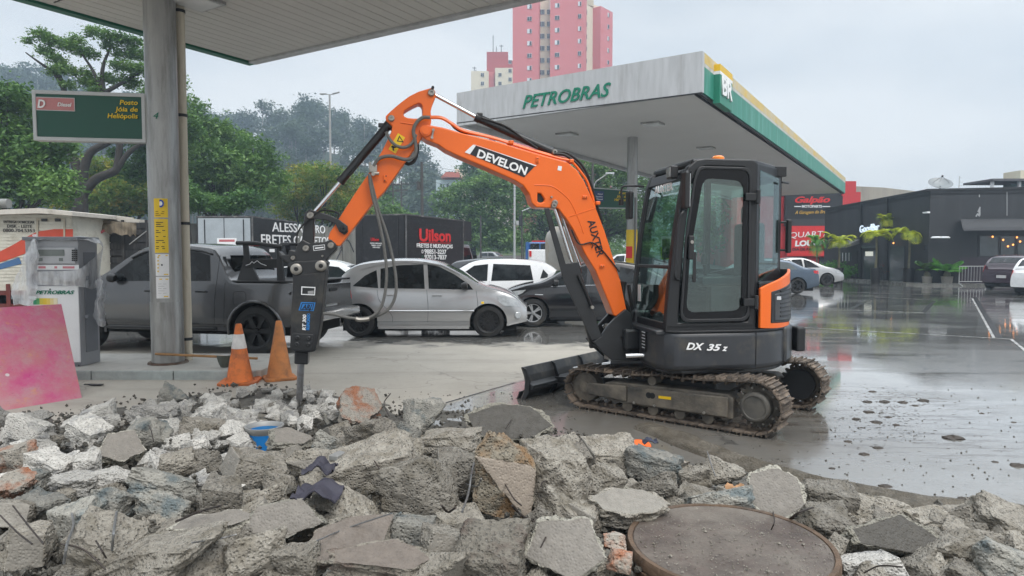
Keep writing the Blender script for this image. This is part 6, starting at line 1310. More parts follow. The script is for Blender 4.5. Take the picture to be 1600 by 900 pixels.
px_tree('leafy_tree', 'broad misty tree mass left of the light pole under the boom', 740, 72, [(700, 315, 26, 22), (730, 300, 30, 20), (765, 285, 30, 20), (790, 300, 30, 24), (720, 340, 40, 24), (770, 335, 50, 28), (700, 360, 36, 20), (745, 370, 50, 20), (790, 372, 34, 18)], 22000, .2, ML_mid, 18, .3, group=GT)
px_tree('leafy_tree', 'misty dark tree rising behind the boom decal', 770, 100, [(745, 262, 26, 20), (775, 258, 28, 22), (800, 270, 28, 22), (760, 285, 40, 20), (815, 290, 26, 20)], 12000, .26, ML_dark, 19, .3, group=GT)
px_tree('leafy_tree', 'misty tree mass right of the light pole under the boom clevis', 850, 78, [(825, 300, 26, 20), (850, 295, 34, 22), (880, 300, 34, 24), (835, 335, 36, 26), (880, 335, 40, 26), (860, 365, 46, 20), (910, 340, 34, 22), (940, 360, 34, 20), (900, 372, 50, 16)], 22000, .21, ML_mid, 20, .3, group=GT)
px_tree('leafy_tree', 'green tree seen between the boom and the round column', 945, 66, [(920, 262, 30, 22), (955, 268, 30, 24), (985, 280, 24, 24), (930, 300, 40, 22), (975, 330, 34, 30), (945, 350, 40, 24), (1000, 350, 34, 34), (1020, 300, 26, 40)], 20000, .18, ML_mid, 21, .3, group=GT)
px_tree('leafy_tree', 'deep green tree far behind the cab glass', 1120, 62, [(1060, 320, 50, 40), (1110, 330, 50, 40), (1160, 330, 40, 40), (1190, 360, 40, 30), (1080, 370, 50, 26)], 14000, .2, ML_dark, 22, .3, group=GT)
# ---------------------------------------------------------------- wooded hill
q = MB(); vs = []; nx, ny = 60, 14
def hillz(x, y):
    u = 800+F*x/y; prof = pw([(-400, 150), (0, 118), (60, 110), (200, 150), (330, 178), (430, 165), (520, 172), (600, 205), (680, 268), (760, 330), (900, 360), (1200, 375), (1500, 380)], u)
    zt = (H+(HOR-prof)/F*205)-13; f = min(max((y-125)/80, 0), 1); return 1.4+max(zt-1.4, 1)*(f*f*(3-2*f))
for j in range(ny+1):
    for i in range(nx+1): y = 120+j*110/ny*1.0; x = -260+i*460/nx; vs.append((x, y, hillz(x, y)-.3 if j < ny else -2))
q.add(vs, [(j*(nx+1)+i, j*(nx+1)+i+1, (j+1)*(nx+1)+i+1, (j+1)*(nx+1)+i) for j in range(ny) for i in range(nx)])
q.build('hill', mat('hill_undergrowth', (.03, .045, .022), .95, var=.3, vs=.3), smooth=True, ang=180, kind='structure')
rr_ = random.Random(5); C = []; Rr = []; tq = MB()
for k in range(420):
    y = rr_.uniform(130, 212); x = rr_.uniform(-205, 30)*(y/200); z = hillz(x, y); u = 800+F*x/y
    if u < -60 or u > 720: continue
    hh = rr_.uniform(8, 14)*(1.15 if rr_.random() < .2 else 1); r_ = rr_.uniform(2.4, 4.6)
    for _ in range(3): C.append((x+rr_.uniform(-1, 1)*r_*.6, y+rr_.uniform(-1, 1)*r_*.6, z+hh-r_*rr_.uniform(.2, 1.2))); Rr.append((r_*.62, r_*.62, r_*.6))
    tq.tube([(x, y, z-.5), (x+rr_.uniform(-.4, .4), y, z+hh-1)], [.22, .1], 5)
fo = link('forest', leaves_mesh('forest', C, Rr, 190000, .5, .5, 8, .25, sub=8), ML_far); fo['kind'] = 'stuff'; fo['label'] = 'misty eucalyptus wood covering the hill'
fo2 = tq.build('forest_trunks', M_bark2); fo2['kind'] = 'stuff'; fo2['label'] = 'thin pale trunks of the hill wood'; 
# hedge of shrubs lining the far street (ground cover reading as one mass)
C = []; Rr = []
for k in range(70): x = rr_.uniform(-60, 22); C.append((x, rr_.uniform(92, 112), 1.6+rr_.uniform(.5, 2.5))); Rr.append((2.4, 1.6, 1.8))
fo = link('undergrowth', leaves_mesh('undergrowth', C, Rr, 26000, .3, .5, 9, .4), ML_mid); fo['kind'] = 'stuff'; fo['label'] = 'bushes lining the far side of the street'
# ---------------------------------------------------------------- concrete boundary wall with graffiti
q = MB(); a, b = D(236, 340, 34), D(640, 345, 44); a.z = b.z = 0
def wall_run(q, a, b, z0, z1, th=.2): d = (b-a); n = V((-d.y, d.x, 0)).normalized()*th; q.prism([a+UP*z0, b+UP*z0, b+UP*z1, a+UP*z1], n)
wt_ = thing('boundary_wall', 'stained concrete boundary wall behind the pickup and box trucks', 'wall', tuple((a+b)/2)); wall_run(q, a, b, -.1, 3.2); q.build('wall_panel', mat('mossy_concrete', (.17, .165, .15), .9, var=.35, vs=1.2, bump=.3, stain=(.07, .075, .06), sa=.5, ss=.8, streak=True), wt_)
for k in range(14):
    p = a+(b-a)*(k/13); q = MB(); n = V((-(b-a).y, (b-a).x, 0)).normalized(); q.box(p-n*.03+UP*1.6, (.22, .12, 3.3), ((b-a).normalized(), n, UP)); q.build('pilaster', MATS['mossy_concrete'], wt_)
M_graf = mat('graffiti', (.05, .05, .055), .8)
for k in range(9):
    r = random.Random(k+40); c = a+(b-a)*(.1+.1*k)+UP*1.9; X = (b-a).normalized(); n = V((X.y, -X.x, 0))
    q = MB(); pts = [c+X*r.uniform(-.7, .7)+UP*r.uniform(-.8, .8)+n*.02 for _ in range(5)]; q.tube(spline(pts, 5), .035, 4); q.build('graffiti', M_graf, wt_)
# ---------------------------------------------------------------- towers
M_pink = mat('pink_render', (.56, .17, .175), .85, var=.05, vs=.1); M_cream = mat('cream_render', (.62, .57, .44), .85, var=.06, vs=.1); M_win = mat('window_dark', (.05, .06, .075), .2, var=.3, vs=.5); M_wf = mat('window_white', (.62, .64, .66), .4)
M_beige = mat('beige_render', (.47, .42, .31), .85, var=.05)
tw = thing('apartment_tower', 'tall pink and cream apartment tower above the far canopy', 'building', tuple(D(870, 200, 150).xy)+(0,))
def facade(par, p0, p1, z0, z1, mm, th=8, name='wall'):
    d = p1-p0; n = V((-d.y, d.x, 0)).normalized(); n = n if n.y > 0 else -n; q = MB(); q.prism([p0+UP*z0, p1+UP*z0, p1+UP*z1, p0+UP*z1], n*th); return q.build(name, mm, par), d.normalized(), n
def win(par, p, X, n, w_, h_, split=2, shutter=False):
    q = MB(); q.box(p-n*.04, (w_, .12, h_), (X, n, UP)); f = q.build('window', M_wf, par); q = MB()
    for i in range(split):
        if shutter and i == 0: continue
        q.box(p-n*.12+X*(w_*(-.5+(i+.5)/split)), (w_/split*.82, .06, h_*.86), (X, n, UP))
    q.build('pane', M_win, f)
TY = 150; zt = D(870, 8, TY).z+6
fx = lambda u, Yy: (u-800)/F*Yy
def flat_at(u, Yy): return V((fx(u, Yy), Yy, 0))
segs = [(801, 841, TY, TY-1, M_pink, [(827, 7)]), (841, 858, TY+1.5, TY+1.5, M_cream, [(846.5, 7), (856, 5)]), (858.5, 911.5, TY-1, TY-2.5, M_pink, [(869.5, 7), (904, 5)]), (911.5, 936, TY+1.5, TY+5, M_cream, [(932, 5), (913.5, 3)]), (936, 954.5, TY+2, TY+6, M_pink, [(947.5, 4.5)])]
for i, (u0, u1, ya, yb_, mm, wins) in enumerate(segs):
    a, b = flat_at(u0, ya), flat_at(u1, yb_); top = D(800, -14 if i < 3 else (-2 if i == 3 else 4), TY).z
    f_, X, n = facade(tw, a, b, 0, top, mm, 14)
    for wu, wv in wins:
        t_ = (wu-u0)/(u1-u0); base = a+(b-a)*t_
        for fl in range(9):
            z = D(800, 12+fl*19.1+(3 if i in (1, 3) else 0), TY).z
            if z < 30: continue
            win(tw, base+UP*z, X, n, wv*TY/F, (6.5 if mm is M_pink else 8)*TY/F, 2 if i != 1 else 3, shutter=(mm is M_pink and fl % 3 != 1))
q = MB(); q.prism([flat_at(u, yy_)+UP*D(800, 2, TY).z for u, yy_ in ((915, TY+2), (925, TY+3), (925, TY+8), (915, TY+8))], UP*3); q.build('water_tank', M_beige, tw)
t2_ = thing('apartment_tower', 'shorter cream tower with red top and aerials left of the pink tower', 'building', tuple(D(770, 200, 190).xy)+(0,))
TY2 = 190
for u0, u1, vt, mm, yo in ((737, 764, 111, M_cream, 0), (761, 773, 110, M_pink, 1.5), (774, 802, 106, M_cream, 0), (761, 794, 76, mat('brick_red_render', (.36, .07, .07), .85, var=.08), 3), (793, 803, 89, MATS['brick_red_render'], 3.5)):
    a, b = flat_at(u0, TY2+yo), flat_at(u1, TY2+yo); f_, X, n = facade(t2_, a, b, 0, D(800, vt, TY2).z, mm, 9)
for wu in (754.5, 781.5, 797):
    for fl in range(5): win(t2_, flat_at(wu, TY2)+UP*D(800, 117+fl*13.5 if wu != 797 else 97+fl*13.5, TY2).z, V((1, 0, 0)), V((0, 1, 0)), 5*TY2/F, 6*TY2/F)
for u, v0, v1 in ((742, 111, 98), (744.5, 111, 103), (771, 76, 48), (783.5, 76, 63), (776, 76, 66)):
    q = MB(); q.tube([flat_at(u, TY2+4)+UP*(D(u, v0, TY2).z-1), flat_at(u, TY2+4)+UP*D(u, v1, TY2).z], .10, 5); 
    if u in (742, 783.5): q.tube([flat_at(u-3, TY2+4)+UP*D(u, v1+2, TY2).z, flat_at(u+3, TY2+4)+UP*D(u, v1+2, TY2).z], .10, 5)
    q.build('aerial', M_dark, t2_)
# pale block with red roof in the mist
hb_ = thing('hillside_house', 'pale blue block with red roof in the mist between arm and boom', 'building', tuple(flat_at(702, 130)))
q = MB(); q.bx(fx(682, 130), fx(718, 130), 130, 138, 0, D(700, 281, 130).z); q.build('wall', mat('pale_blue_render', (.42, .50, .52), .8), hb_)
q = MB(); a, b = fx(690, 130), fx(722, 130); z = D(700, 278, 130).z; q.prism([(a, 129, z), (b, 129, z), (b-.5, 129, z+1), (a+1, 129, z+1)], (0, 9, 0)); q.build('roof', mat('clay_roof', (.45, .13, .09), .8), hb_)
q = MB(); q.bx(fx(709, 130), fx(728, 130), 134, 142, 0, D(700, 264, 134).z); q.build('wall', M_cream, hb_)
for u in (690, 700, 711): 
    q = MB(); q.bx(fx(u-1.5, 130), fx(u+1.5, 130), 129.9, 130, D(0, 293, 130).z, D(0, 287, 130).z); q.build('window', M_win, hb_)
# ---------------------------------------------------------------- red motor shop and neighbours
YR = 56; rs_ = thing('motor_shop', 'bright red shop front with black and red sign boards beyond the yard', 'building', tuple(flat_at(1275, YR)))
M_red = mat('shop_red', (.50, .022, .026), .55, var=.08, vs=.6)
Rp = lambda u, v, o=0: D(u, v, YR-o)
def rect_px(nm, u0, v0, u1, v1, mm, par, o=0, th=.1, Yb=None, bev=0):
    a, b = D(u0, v1, (Yb or YR)-o), D(u1, v0, (Yb or YR)-o); q = MB(); q.bx(a.x, b.x, a.y, a.y+th, a.z, b.z); return q.build(nm, mm, par, bevel=bev)
rect_px('wall', 1150, 300, 1345, 430, M_red, rs_, 0, 12); rect_px('tower_panel', 1316, 283, 1338, 324, M_red, rs_, .3, 2); rect_px('parapet', 1150, 296, 1316, 306, M_dark, rs_, .1, 4)
b1 = rect_px('sign_board', 1226, 306, 1317, 350, mat('sign_black', (.012, .012, .014), .4), rs_, .35, .2); rect_px('lower_band', 1226, 342, 1330, 353, mat('band_dark', (.03, .03, .032), .5), rs_, .4, .2)
text('Galpão', Rp(1242, 316.5, .37), Rp(1297, 316, .37), 9*YR/F, UP, M_text_red, b1, shear=.35, bold=.03, depth=.02)
text('MOTOPARTS', Rp(1253, 324.5, .37), Rp(1284, 324.5, .37), 4*YR/F, UP, M_text_white, b1, bold=.02, depth=.02)
text('A Garagem do Brasil', Rp(1242, 334.5, .37), Rp(1296, 333, .37), 5*YR/F, UP, mat('gold_lettering', (.55, .33, .04), .5), b1, shear=.4, bold=.01, depth=.02)
q = MB(); 
for u0, u1 in ((1241, 1252), (1285, 1297)): q.prism([Rp(u0, 323.3, .37), Rp(u1, 323.3, .37), Rp(u1, 322, .37), Rp(u0, 322, .37)], (0, -.02, 0))
q.build('sign_rule', M_text_white, b1)
b2 = rect_px('sign_board', 1230, 353, 1300, 400, mat('banner_red', (.60, .02, .02), .5), rs_, .5, .1)
text('QUARTA', Rp(1234, 371.5, .52), Rp(1296, 369, .52), 8.5*YR/F, UP, M_text_white, b2, shear=.1, bold=.05, depth=.02); text('LOUCA', Rp(1242, 384.5, .52), Rp(1290, 383, .52), 8*YR/F, UP, M_text_white, b2, shear=.1, bold=.05, depth=.02)
text('O DIA DE PAGAR MENOS', Rp(1231, 391.5, .52), Rp(1303, 391.5, .52), 4.2*YR/F, UP, M_text_black, b2, bold=.02, depth=.02)
rect_px('shop_window', 1228, 402, 1261, 428, M_win, rs_, .15, .1); rect_px('shop_window', 1280, 402, 1310, 428, M_win, rs_, .15, .1); rect_px('door', 1262, 404, 1279, 428, M_red, rs_, .2, .1)
cb_ = thing('concrete_building', 'raw concrete gable rising behind the black bar roof', 'building', tuple(flat_at(1390, 62)))
q = MB(); q.prism([D(1337, 291, 62), D(1380, 293, 62), D(1432, 299, 62), D(1470, 306, 62), V((fx(1470, 62), 62, 0)), V((fx(1337, 62), 62, 0))], (0, 10, 0)); q.build('wall', mat('board_concrete', (.33, .31, .26), .85, var=.15, vs=.6, stain=(.2, .19, .16), sa=.4, ss=.4, streak=True), cb_)
# ---------------------------------------------------------------- the black bar
def bar_pts(): return V((fx(1287, 46), 46, 0)), V((fx(1450, 35.9), 35.9, 0)), V((fx(1450, 35.9)+14, 34.0, 0))
bA, bB, bC = bar_pts(); zA, zB = D(1287, 327, 46).z, D(1450, 296, 35.9).z
br_ = thing('bar_building', 'matte black bar building with lit windows and glowing name sign', 'building', tuple((bA+bB)/2))
M_bar = mat('bar_black', (.021, .022, .025), .55, var=.15, vs=.7, stain=(.034, .035, .039), sa=.35, ss=.6, streak=True)
nL = V((-(bB-bA).y, (bB-bA).x, 0)).normalized(); nL = nL if nL.x < 0 else -nL       # outward from the long face
q = MB(); q.prism([bA, bB, bB+UP*zB, bA+UP*zA], -nL*.25); q.build('side_wall', M_bar, br_)
dR = (bC-bB).normalized(); nR = V((dR.y, -dR.x, 0)); nR = nR if nR.y < 0 else -nR
q = MB(); q.prism([bB, bC, bC+UP*zB, bB+UP*zB], -nR*.25); q.build('front_wall', M_bar, br_)
q = MB(); q.prism([bA+UP*(zA-.35), bB+UP*(zB-.3), bC+UP*(zB-.3), bC+V((0, 14, zB-.3)), bA+V((8, 3, zA-.35))], UP*.1); q.build('roof', M_dark, br_)
def onL(u, v, o=.02): return PL(u, v, bA+nL*o, nL)
def onR(u, v, o=.02): return PL(u, v, bB+nR*o, nR)
def patch(nm, pts, fn, mm, n_, par=br_, th=.04, o=.03, bev=0):
    q = MB(); q.prism([fn(u, v, o) for u, v in pts], -n_*th); return q.build(nm, mm, par, bevel=bev)
def rc(u0, v0, u1, v1): return [(u0, v0), (u1, v0), (u1, v1), (u0, v1)]
M_bar2 = mat('bar_pilaster', (.012, .012, .013), .5, var=.1)
patch('pilaster', [(1341, 318), (1345, 317), (1345, 443), (1341, 443)], onL, M_bar2, nL, th=.1, o=.1); patch('pilaster', [(1382, 311), (1386, 310.5), (1386, 443), (1382, 443)], onL, M_bar2, nL, th=.1, o=.1)
patch('parapet_cap', [(1286, 326), (1451, 295), (1451, 298.5), (1286, 329)], onL, M_bar2, nL, th=.3, o=.06); patch('parapet_cap', [(1449, 295), (1640, 291), (1640, 294.5), (1449, 298.5)], onR, M_bar2, nR, th=.3, o=.06)
gd = patch('door', rc(1345, 390, 1371, 443), onL, M_bar2, nL, th=.06, o=.06)
M_barg = mat('bar_glass', (.05, .06, .065), .06, var=.2, spec=.8); M_glow = mat('interior_light', (.5, .5, .45), .5, emit=((.9, .9, .8), .35))
patch('door_glass', rc(1350, 392, 1368, 440), onL, M_barg, nL, th=.02, o=.075); patch('door_light', rc(1352, 393, 1364, 400), onL, M_glow, nL, th=.01, o=.09); patch('transom', rc(1345, 382, 1371, 388), onL, M_barg, nL, th=.03, o=.08)
patch('window', rc(1312, 395, 1330, 408), onL, M_barg, nL, th=.03, o=.06); patch('window', rc(1390, 385, 1413, 440), onL, M_barg, nL, th=.03, o=.06); patch('window', rc(1331, 392, 1340, 442), onL, M_bar2, nL, th=.03, o=.06)
for u in (1316, 1321, 1326): patch('window_bar', rc(u, 395, u+1, 408), onL, M_wf, nL, th=.01, o=.08)
M_neon = mat('sign_glow', (.8, .9, 1.0), .4, emit=((.75, .88, 1.0), .45))
text('GoodBar', onL(1344, 363.5, .12), onL(1374.5, 359.5, .12), (onL(1360, 351)-onL(1360, 362)).length, UP, M_neon, br_, shear=.12, bold=.015, depth=.05)
# canopy blade over the door
q = MB(); q.prism([onL(1344, 374, .05), onL(1344, 381, .05), onL(1322, 387, 1.6), onL(1322, 384, 1.6)], (bB-bA).normalized()*-1.8); q.build('door_canopy', mat('slate_sheet', (.13, .13, .13), .4), br_)
# front-facing side: windows, awning, fittings
for u0, u1 in ((1531, 1559), (1564, 1585), (1590, 1640)): w_ = patch('window', rc(u0, 369, u1, 400), onR, M_barg, nR, th=.03, o=.05); patch('window_frame', rc(u0-1.5, 367.5, u1+1.5, 369), onR, M_bar2, nR, th=.06, o=.07, par=w_)
patch('window_band', rc(1528, 366, 1640, 402), onR, M_bar2, nR, th=.03, o=.03)
patch('lower_panel', rc(1500, 402, 1640, 446), onR, mat('plum_panel', (.03, .02, .03), .5), nR, th=.03, o=.03)
M_warm = mat('warm_bulb', (1, .5, .2), .4, emit=((1, .35, .08), 2.2))
for u, v in ((1551, 370), (1567.5, 375), (1583, 382.5), (1594, 377.5), (1575, 385), (1396, 380), (1589, 371)):
    fn, n_ = (onR, nR) if u > 1450 else (onL, nL); q = MB(); q.lathe([(0, -.05), (.035, -.02), (.045, .02), (0, .06)], fn(u, v, .14), UP, 10); q.build('hanging_bulb', M_warm, br_, smooth=True)
q = MB(); aw = [onR(1500, 343, .1), onR(1640, 342, .1), onR(1640, 362, 1.1), onR(1506, 363, 1.1)]; vs = []
for i in range(13):
    for j in range(5):
        a_ = aw[0]+(aw[1]-aw[0])*i/12; b_ = aw[3]+(aw[2]-aw[3])*i/12; vs.append(a_+(b_-a_)*j/4+UP*(.06*sin(j*2)+.05*noise.noise(V((i, j, 0)))))
q.add(vs, [(i*5+j, i*5+j+1, i*5+j+6, i*5+j+5) for i in range(12) for j in range(4)]); o = q.build('awning', mat('awning_cloth', (.028, .028, .03), .5, var=.3, vs=3), br_, smooth=True); md = o.modifiers.new('t', 'SOLIDIFY'); md.thickness = .03
patch('wall_lamp', [(1441, 331.5), (1449, 330.5), (1449, 333), (1442, 333.5)], onL, M_white, nL, th=.15, o=.2)
for u in (1463, 1476): q = MB(); q.lathe([(0, 0), (.18, .02), (.26, -.05), (.24, -.08), (0, -.05)], onR(u, 370, .35), UP, 14); q.tube([onR(u, 370, .02), onR(u, 370, .35)], .02, 6); q.build('gooseneck_lamp', M_wf, br_, smooth=True)
patch('paint_mark', [(1527, 331), (1531, 323), (1532, 323), (1532, 337), (1529, 337), (1529, 331)], onR, mat('scuff_white', (.35, .36, .37), .7), nR, th=.005, o=.012); patch('paint_mark', rc(1529.5, 304, 1531, 308), onR, MATS['scuff_white'], nR, th=.005, o=.012); patch('paint_mark', rc(1573, 300, 1574, 337), onR, MATS['scuff_white'], nR, th=.005, o=.012); patch('paint_mark', [(1524, 338), (1527, 333), (1530, 335), (1531, 339), (1527, 336), (1526, 339)], onR, MATS['scuff_white'], nR, th=.005, o=.012)
patch('socket_box', rc(1441, 384, 1444, 391), onL, M_black, nL, th=.08, o=.1)
kb2 = MB(); kb2.prism([bA+nL*1.0, bB+nL*1.2, bB+nL*.0, bA], UP*.10); kb2.prism([bB+nR*1.0+nL*1.2, bC+nR*1.0, bC, bB], UP*.10); kb2.build('bar_pavement', mat('pavement_wet', (.13, .13, .12), .25, var=.2), kind='structure')
# dish, aerial, roof shelter
dc = D(1469, 288, 38.5); t = thing('satellite_dish', 'mesh satellite dish on the bar roof edge', 'satellite dish', (dc.x, dc.y, zB))
q = MB(); axd = V((-.12, -.55, .85)).normalized(); prof_ = [(.02+.60*i/6, .20*(i/6)**2) for i in range(7)]; q.lathe(prof_+[(r_, h-.012) for r_, h in prof_[::-1]], dc-axd*.1, axd, 24, closed=True); q.build('reflector', mat('dish_mesh', (.22, .235, .24), .5, .3), t, smooth=True)
q = MB(); q.tube([dc-UP*.1, V((dc.x, dc.y, zB-.2))], .04, 8)
for k in range(3): a_ = 2*pi*k/3; q.tube([dc+V((cos(a_)*.5, sin(a_)*.4, .1)), dc+axd*.5], .01, 4)
q.cyl(dc+axd*.5, axd, .05, .1, 8); q.build('mount', M_dark, t)
ac = D(1499, 275, 40); t = thing('aerial', 'thin television aerial on the bar roof right of the dish', 'aerial', (ac.x, ac.y, zB)); q = MB(); q.tube([V((ac.x, ac.y, zB-.2)), ac], .015, 5)
for dz, w_ in ((-.1, .15), (-.35, .2), (-.55, .28)): q.tube([ac+V((0, 0, dz)), ac+V((w_, 0, dz))], .01, 4)
q.build('mast', M_steel, t)
t = thing('roof_shelter', 'flat roofed shelter with pale tank on the roof at the right edge', 'shelter', tuple(D(1580, 290, 41)))
for u in (1552, 1594, 1625): q = MB(); p = D(u, 281, 41); q.bx(p.x-.07, p.x+.07, 41, 41.15, zB-.2, p.z); q.build('post', M_wf, t)
a_, b_ = D(1548, 283, 41), D(1660, 279.5, 41); q = MB(); q.bx(a_.x, b_.x, 40.8, 43.5, a_.z, b_.z); q.build('flat_roof', mat('slate_roof', (.10, .10, .11), .6), t)
q = MB(); p, r_ = D(1580, 292, 42.5), D(1602, 283, 42.5); q.bx(p.x, r_.x, 42.5, 43.2, zB-.1, r_.z); q.build('screen', mat('teal_screen', (.12, .22, .22), .3), t)
q = MB(); p, r_ = D(1594, 283, 43), D(1640, 266, 43); q.bx(p.x, r_.x, 43, 44.5, p.z, r_.z); q.build('tank', M_cream, t)
# ---------------------------------------------------------------- planting in front of the bar
ML_palm = leaf_mat('palm_leaf', [(.16, .24, .01), (.34, .42, .02), (.55, .58, .04)], 2.5, .3); ML_cyc = leaf_mat('cycad_leaf', [(.04, .16, .02), (.09, .30, .04), (.16, .42, .06)], 2.0, .3)
M_pot = mat('black_pot', (.015, .015, .016), .45, var=.2); M_cpot = mat('concrete_pot', (.30, .28, .25), .85, var=.15, vs=4); M_ptr = mat('palm_trunk', (.14, .13, .08), .85, var=.3, vs=8)
def frond(q, base, d, length, lift, droop, leaf=.28, n=16, wd=.025, r=random):
    """arched midrib with paired leaflets"""
    P = []; side = V((-d.y, d.x, 0))
    for i in range(n+1): t = i/n; P.append(base+d*(length*t*(1-.15*t))+UP*(lift*t-droop*t*t))
    for i in range(1, n):
        T_ = (P[i+1]-P[i]).normalized(); l = leaf*(sin(pi*min(i/n*1.05+.08, 1))**.6)
        for s in (-1, 1):
            e = P[i]+(side*s*.85+T_*.7+UP*(.12-.4*i/n)).normalized()*l; w_ = T_*wd; q.add([P[i]-w_*.4, P[i]+w_*.6, e+V((0, 0, -l*.18))], [(0, 1, 2)])
            m_ = (P[i]+e)/2+UP*.01; q.add([P[i]-w_*.5, m_-w_, e+V((0, 0, -l*.18)), m_+w_], [(0, 1, 2, 3)])
def palm(u, vb, Yp, vtop, spread, nf, pot, label, name='potted_palm', kind='palm', group='potted palms along the bar wall', leafm=None, seed=0, potw=.55, poth=.85, cyc=False):
    r = random.Random(seed); b = V((fx(u, Yp), Yp, 0)); t = thing(name, label, 'potted plant', tuple(b), 0, group)
    q = MB(); q.lathe([(0, 0), (potw*.40, 0), (potw*.5, poth), (potw*.44, poth), (potw*.42, poth-.05), (0, poth-.05)], b, UP, 24); q.build('pot', pot, t, smooth=True, ang=40)
    q = MB(); q.lathe([(0, poth-.05), (potw*.42, poth-.049)], b, UP, 16)
    zc = D(u, vtop, Yp).z
    q = MB(); 
    if cyc: q.lathe([(0, 0), (.14, 0), (.17, .2), (.1, .36), (0, .38)], b+UP*(poth-.1), UP, 14); crown = b+UP*(poth+.24)
    else: crown = V((b.x, b.y, zc)); q.tube([b+UP*(poth-.1), b+V((.03, 0, (poth+zc)/2)), crown], [.07, .055, .05], 8)
    q.build('stem', M_ptr, t, smooth=True); q = MB()
    for k in range(nf):
        a_ = 2*pi*k/nf*1.0+r.uniform(-.25, .25); d = V((cos(a_), sin(a_), 0)); L0 = spread*r.uniform(.8, 1.1)
        if cyc: frond(q, crown, d, L0, r.uniform(.35, 1.0), r.uniform(.15, .5), .30, 20, .03)
        else: frond(q, crown, d, L0, r.uniform(.8, 1.7), r.uniform(.9, 2.0), .55, 20, .03)
    q.build('fronds', leafm or ML_palm, t); return t
palm(1310, 438, 38.6, 381, .95, 9, M_pot, 'yellow-green palm in a black pot before the hedge', seed=1); palm(1368, 441, 38.0, 371, 1.05, 10, M_pot, 'yellow-green palm in a black pot beside the glass door', seed=2); palm(1419.5, 441, 37.2, 369, 1.25, 11, M_pot, 'wide-crowned yellow-green palm in a black pot at the middle of the wall', seed=3, potw=.62)
palm(1385, 441, 39.3, 350, .55, 7, M_pot, 'tall slim palm reaching highest, beside the pillar right of the door', seed=4, potw=.4, poth=.5)
palm(1275.5, 436, 44, 383, .7, 9, M_pot, 'dark drooping palm in front of the red banner', leafm=ML_cyc, seed=5, potw=.4, poth=.4)
palm(1449, 443, 36.0, 420, .75, 16, M_cpot, 'small dark cycad in a grey concrete pot', name='potted_cycad', group='cycads in concrete pots', cyc=True, leafm=ML_dark, seed=6, potw=.50, poth=.44); palm(1480, 443, 35.4, 420, 1.15, 24, M_cpot, 'large bright green cycad in a grey concrete pot', name='potted_cycad', group='cycads in concrete pots', cyc=True, leafm=ML_cyc, seed=7, potw=.56, poth=.46)
hp_ = V((fx(1305, 42.5), 42.5, 0)); C = [(hp_.x+random.uniform(-1.1, 1.1), 42.5+random.uniform(-.5, .4), .15+random.uniform(.1, .8)) for _ in range(22)]
tag(link('hedge', leaves_mesh('hedge', C, [(.4, .35, .4)]*22, 5200, .05, .3, 31, .3), ML_cyc), 'clipped green hedge at the left end of the bar wall', 'hedge')
hp_ = V((fx(1402, 39.4), 39.4, 0)); C = [(hp_.x+random.uniform(-.5, .5), 39.4+random.uniform(-.2, .2), random.uniform(.2, 1.5)) for _ in range(20)]
tag(link('shrub', leaves_mesh('shrub', C, [(.3, .25, .3)]*20, 3000, .05, .3, 32, .3), leaf_mat('red_leaf', [(.03, .08, .02), (.16, .03, .02), (.22, .05, .03)], 3)), 'upright red-leaved shrub between two palms', 'shrub')
# crowd barrier
YB = 34.6; ba, bb = V((fx(1499, YB), YB, 0)), V((fx(1547, YB), YB+.3, 0)); t = thing('crowd_barrier', 'galvanised crowd barrier standing before the bar windows', 'barrier', tuple((ba+bb)/2))
q = MB(); q.tube([ba+UP*.1, ba+UP*1.0, bb+UP*1.0, bb+UP*.1], .022, 8); q.tube([ba+UP*.22, bb+UP*.22], .018, 8); q.build('rail', M_alu, t)
for k in range(1, 9): q = MB(); p = ba+(bb-ba)*k/9; q.tube([p+UP*.22, p+UP*1.0], .009, 6); q.build('upright', M_alu, t)
for p in (ba, bb): q = MB(); q.tube([p+V((0, -.3, .01)), p+UP*.12, p+V((0, .3, .01))], .018, 6); q.build('foot', M_alu, t)
# ---------------------------------------------------------------- poles and wires
M_pole = mat('pole_concrete', (.30, .30, .29), .8, var=.15); M_wood = mat('pole_dark', (.06, .055, .05), .8, var=.3)
def pole(name, label, cat, u, vtop, Yp, r0, r1, mm, arms=(), group=None):
    top = D(u, vtop, Yp); z0 = gz(Yp) if Yp > 46 else 0; t = thing(name, label, cat, (top.x, top.y, z0), 0, group); q = MB(); q.tube([V((top.x, top.y, z0-.1)), top], [r0, r1], 10); q.build('shaft', mm, t, smooth=True); return t, top
t, tp_ = pole('street_lamp', 'tall twin-headed street lamp above the flowering tree', 'street lamp', 515, 148, 60, .14, .08, M_pole)
for s in (-1, 1):
    q = MB(); q.tube([tp_, tp_+V((s*.35, 0, .05)), tp_+V((s*.7, 0, .0 if s < 0 else .15))], .04, 6); q.build('arm', M_steel, t); q = MB(); q.prism([tp_+V((s*.25, -.12, .0+.03)), tp_+V((s*.85, -.12, .03 if s < 0 else .18)), tp_+V((s*.85, .12, .03 if s < 0 else .18)), tp_+V((s*.25, .12, .03))], UP*.07); q.build('lamp_head', M_steel, t)
t, tp_ = pole('light_pole', 'pale slender pole rising under the boom decal', 'pole', 804, 262, 60, .11, .08, M_alu)
q = MB(); q.bx(tp_.x+.15, tp_.x+.4, 59.8, 60, D(0, 352, 60).z, D(0, 345, 60).z); q.build('control_box', M_alu, t)
GU = 'dark utility poles by the street'
UPs = []
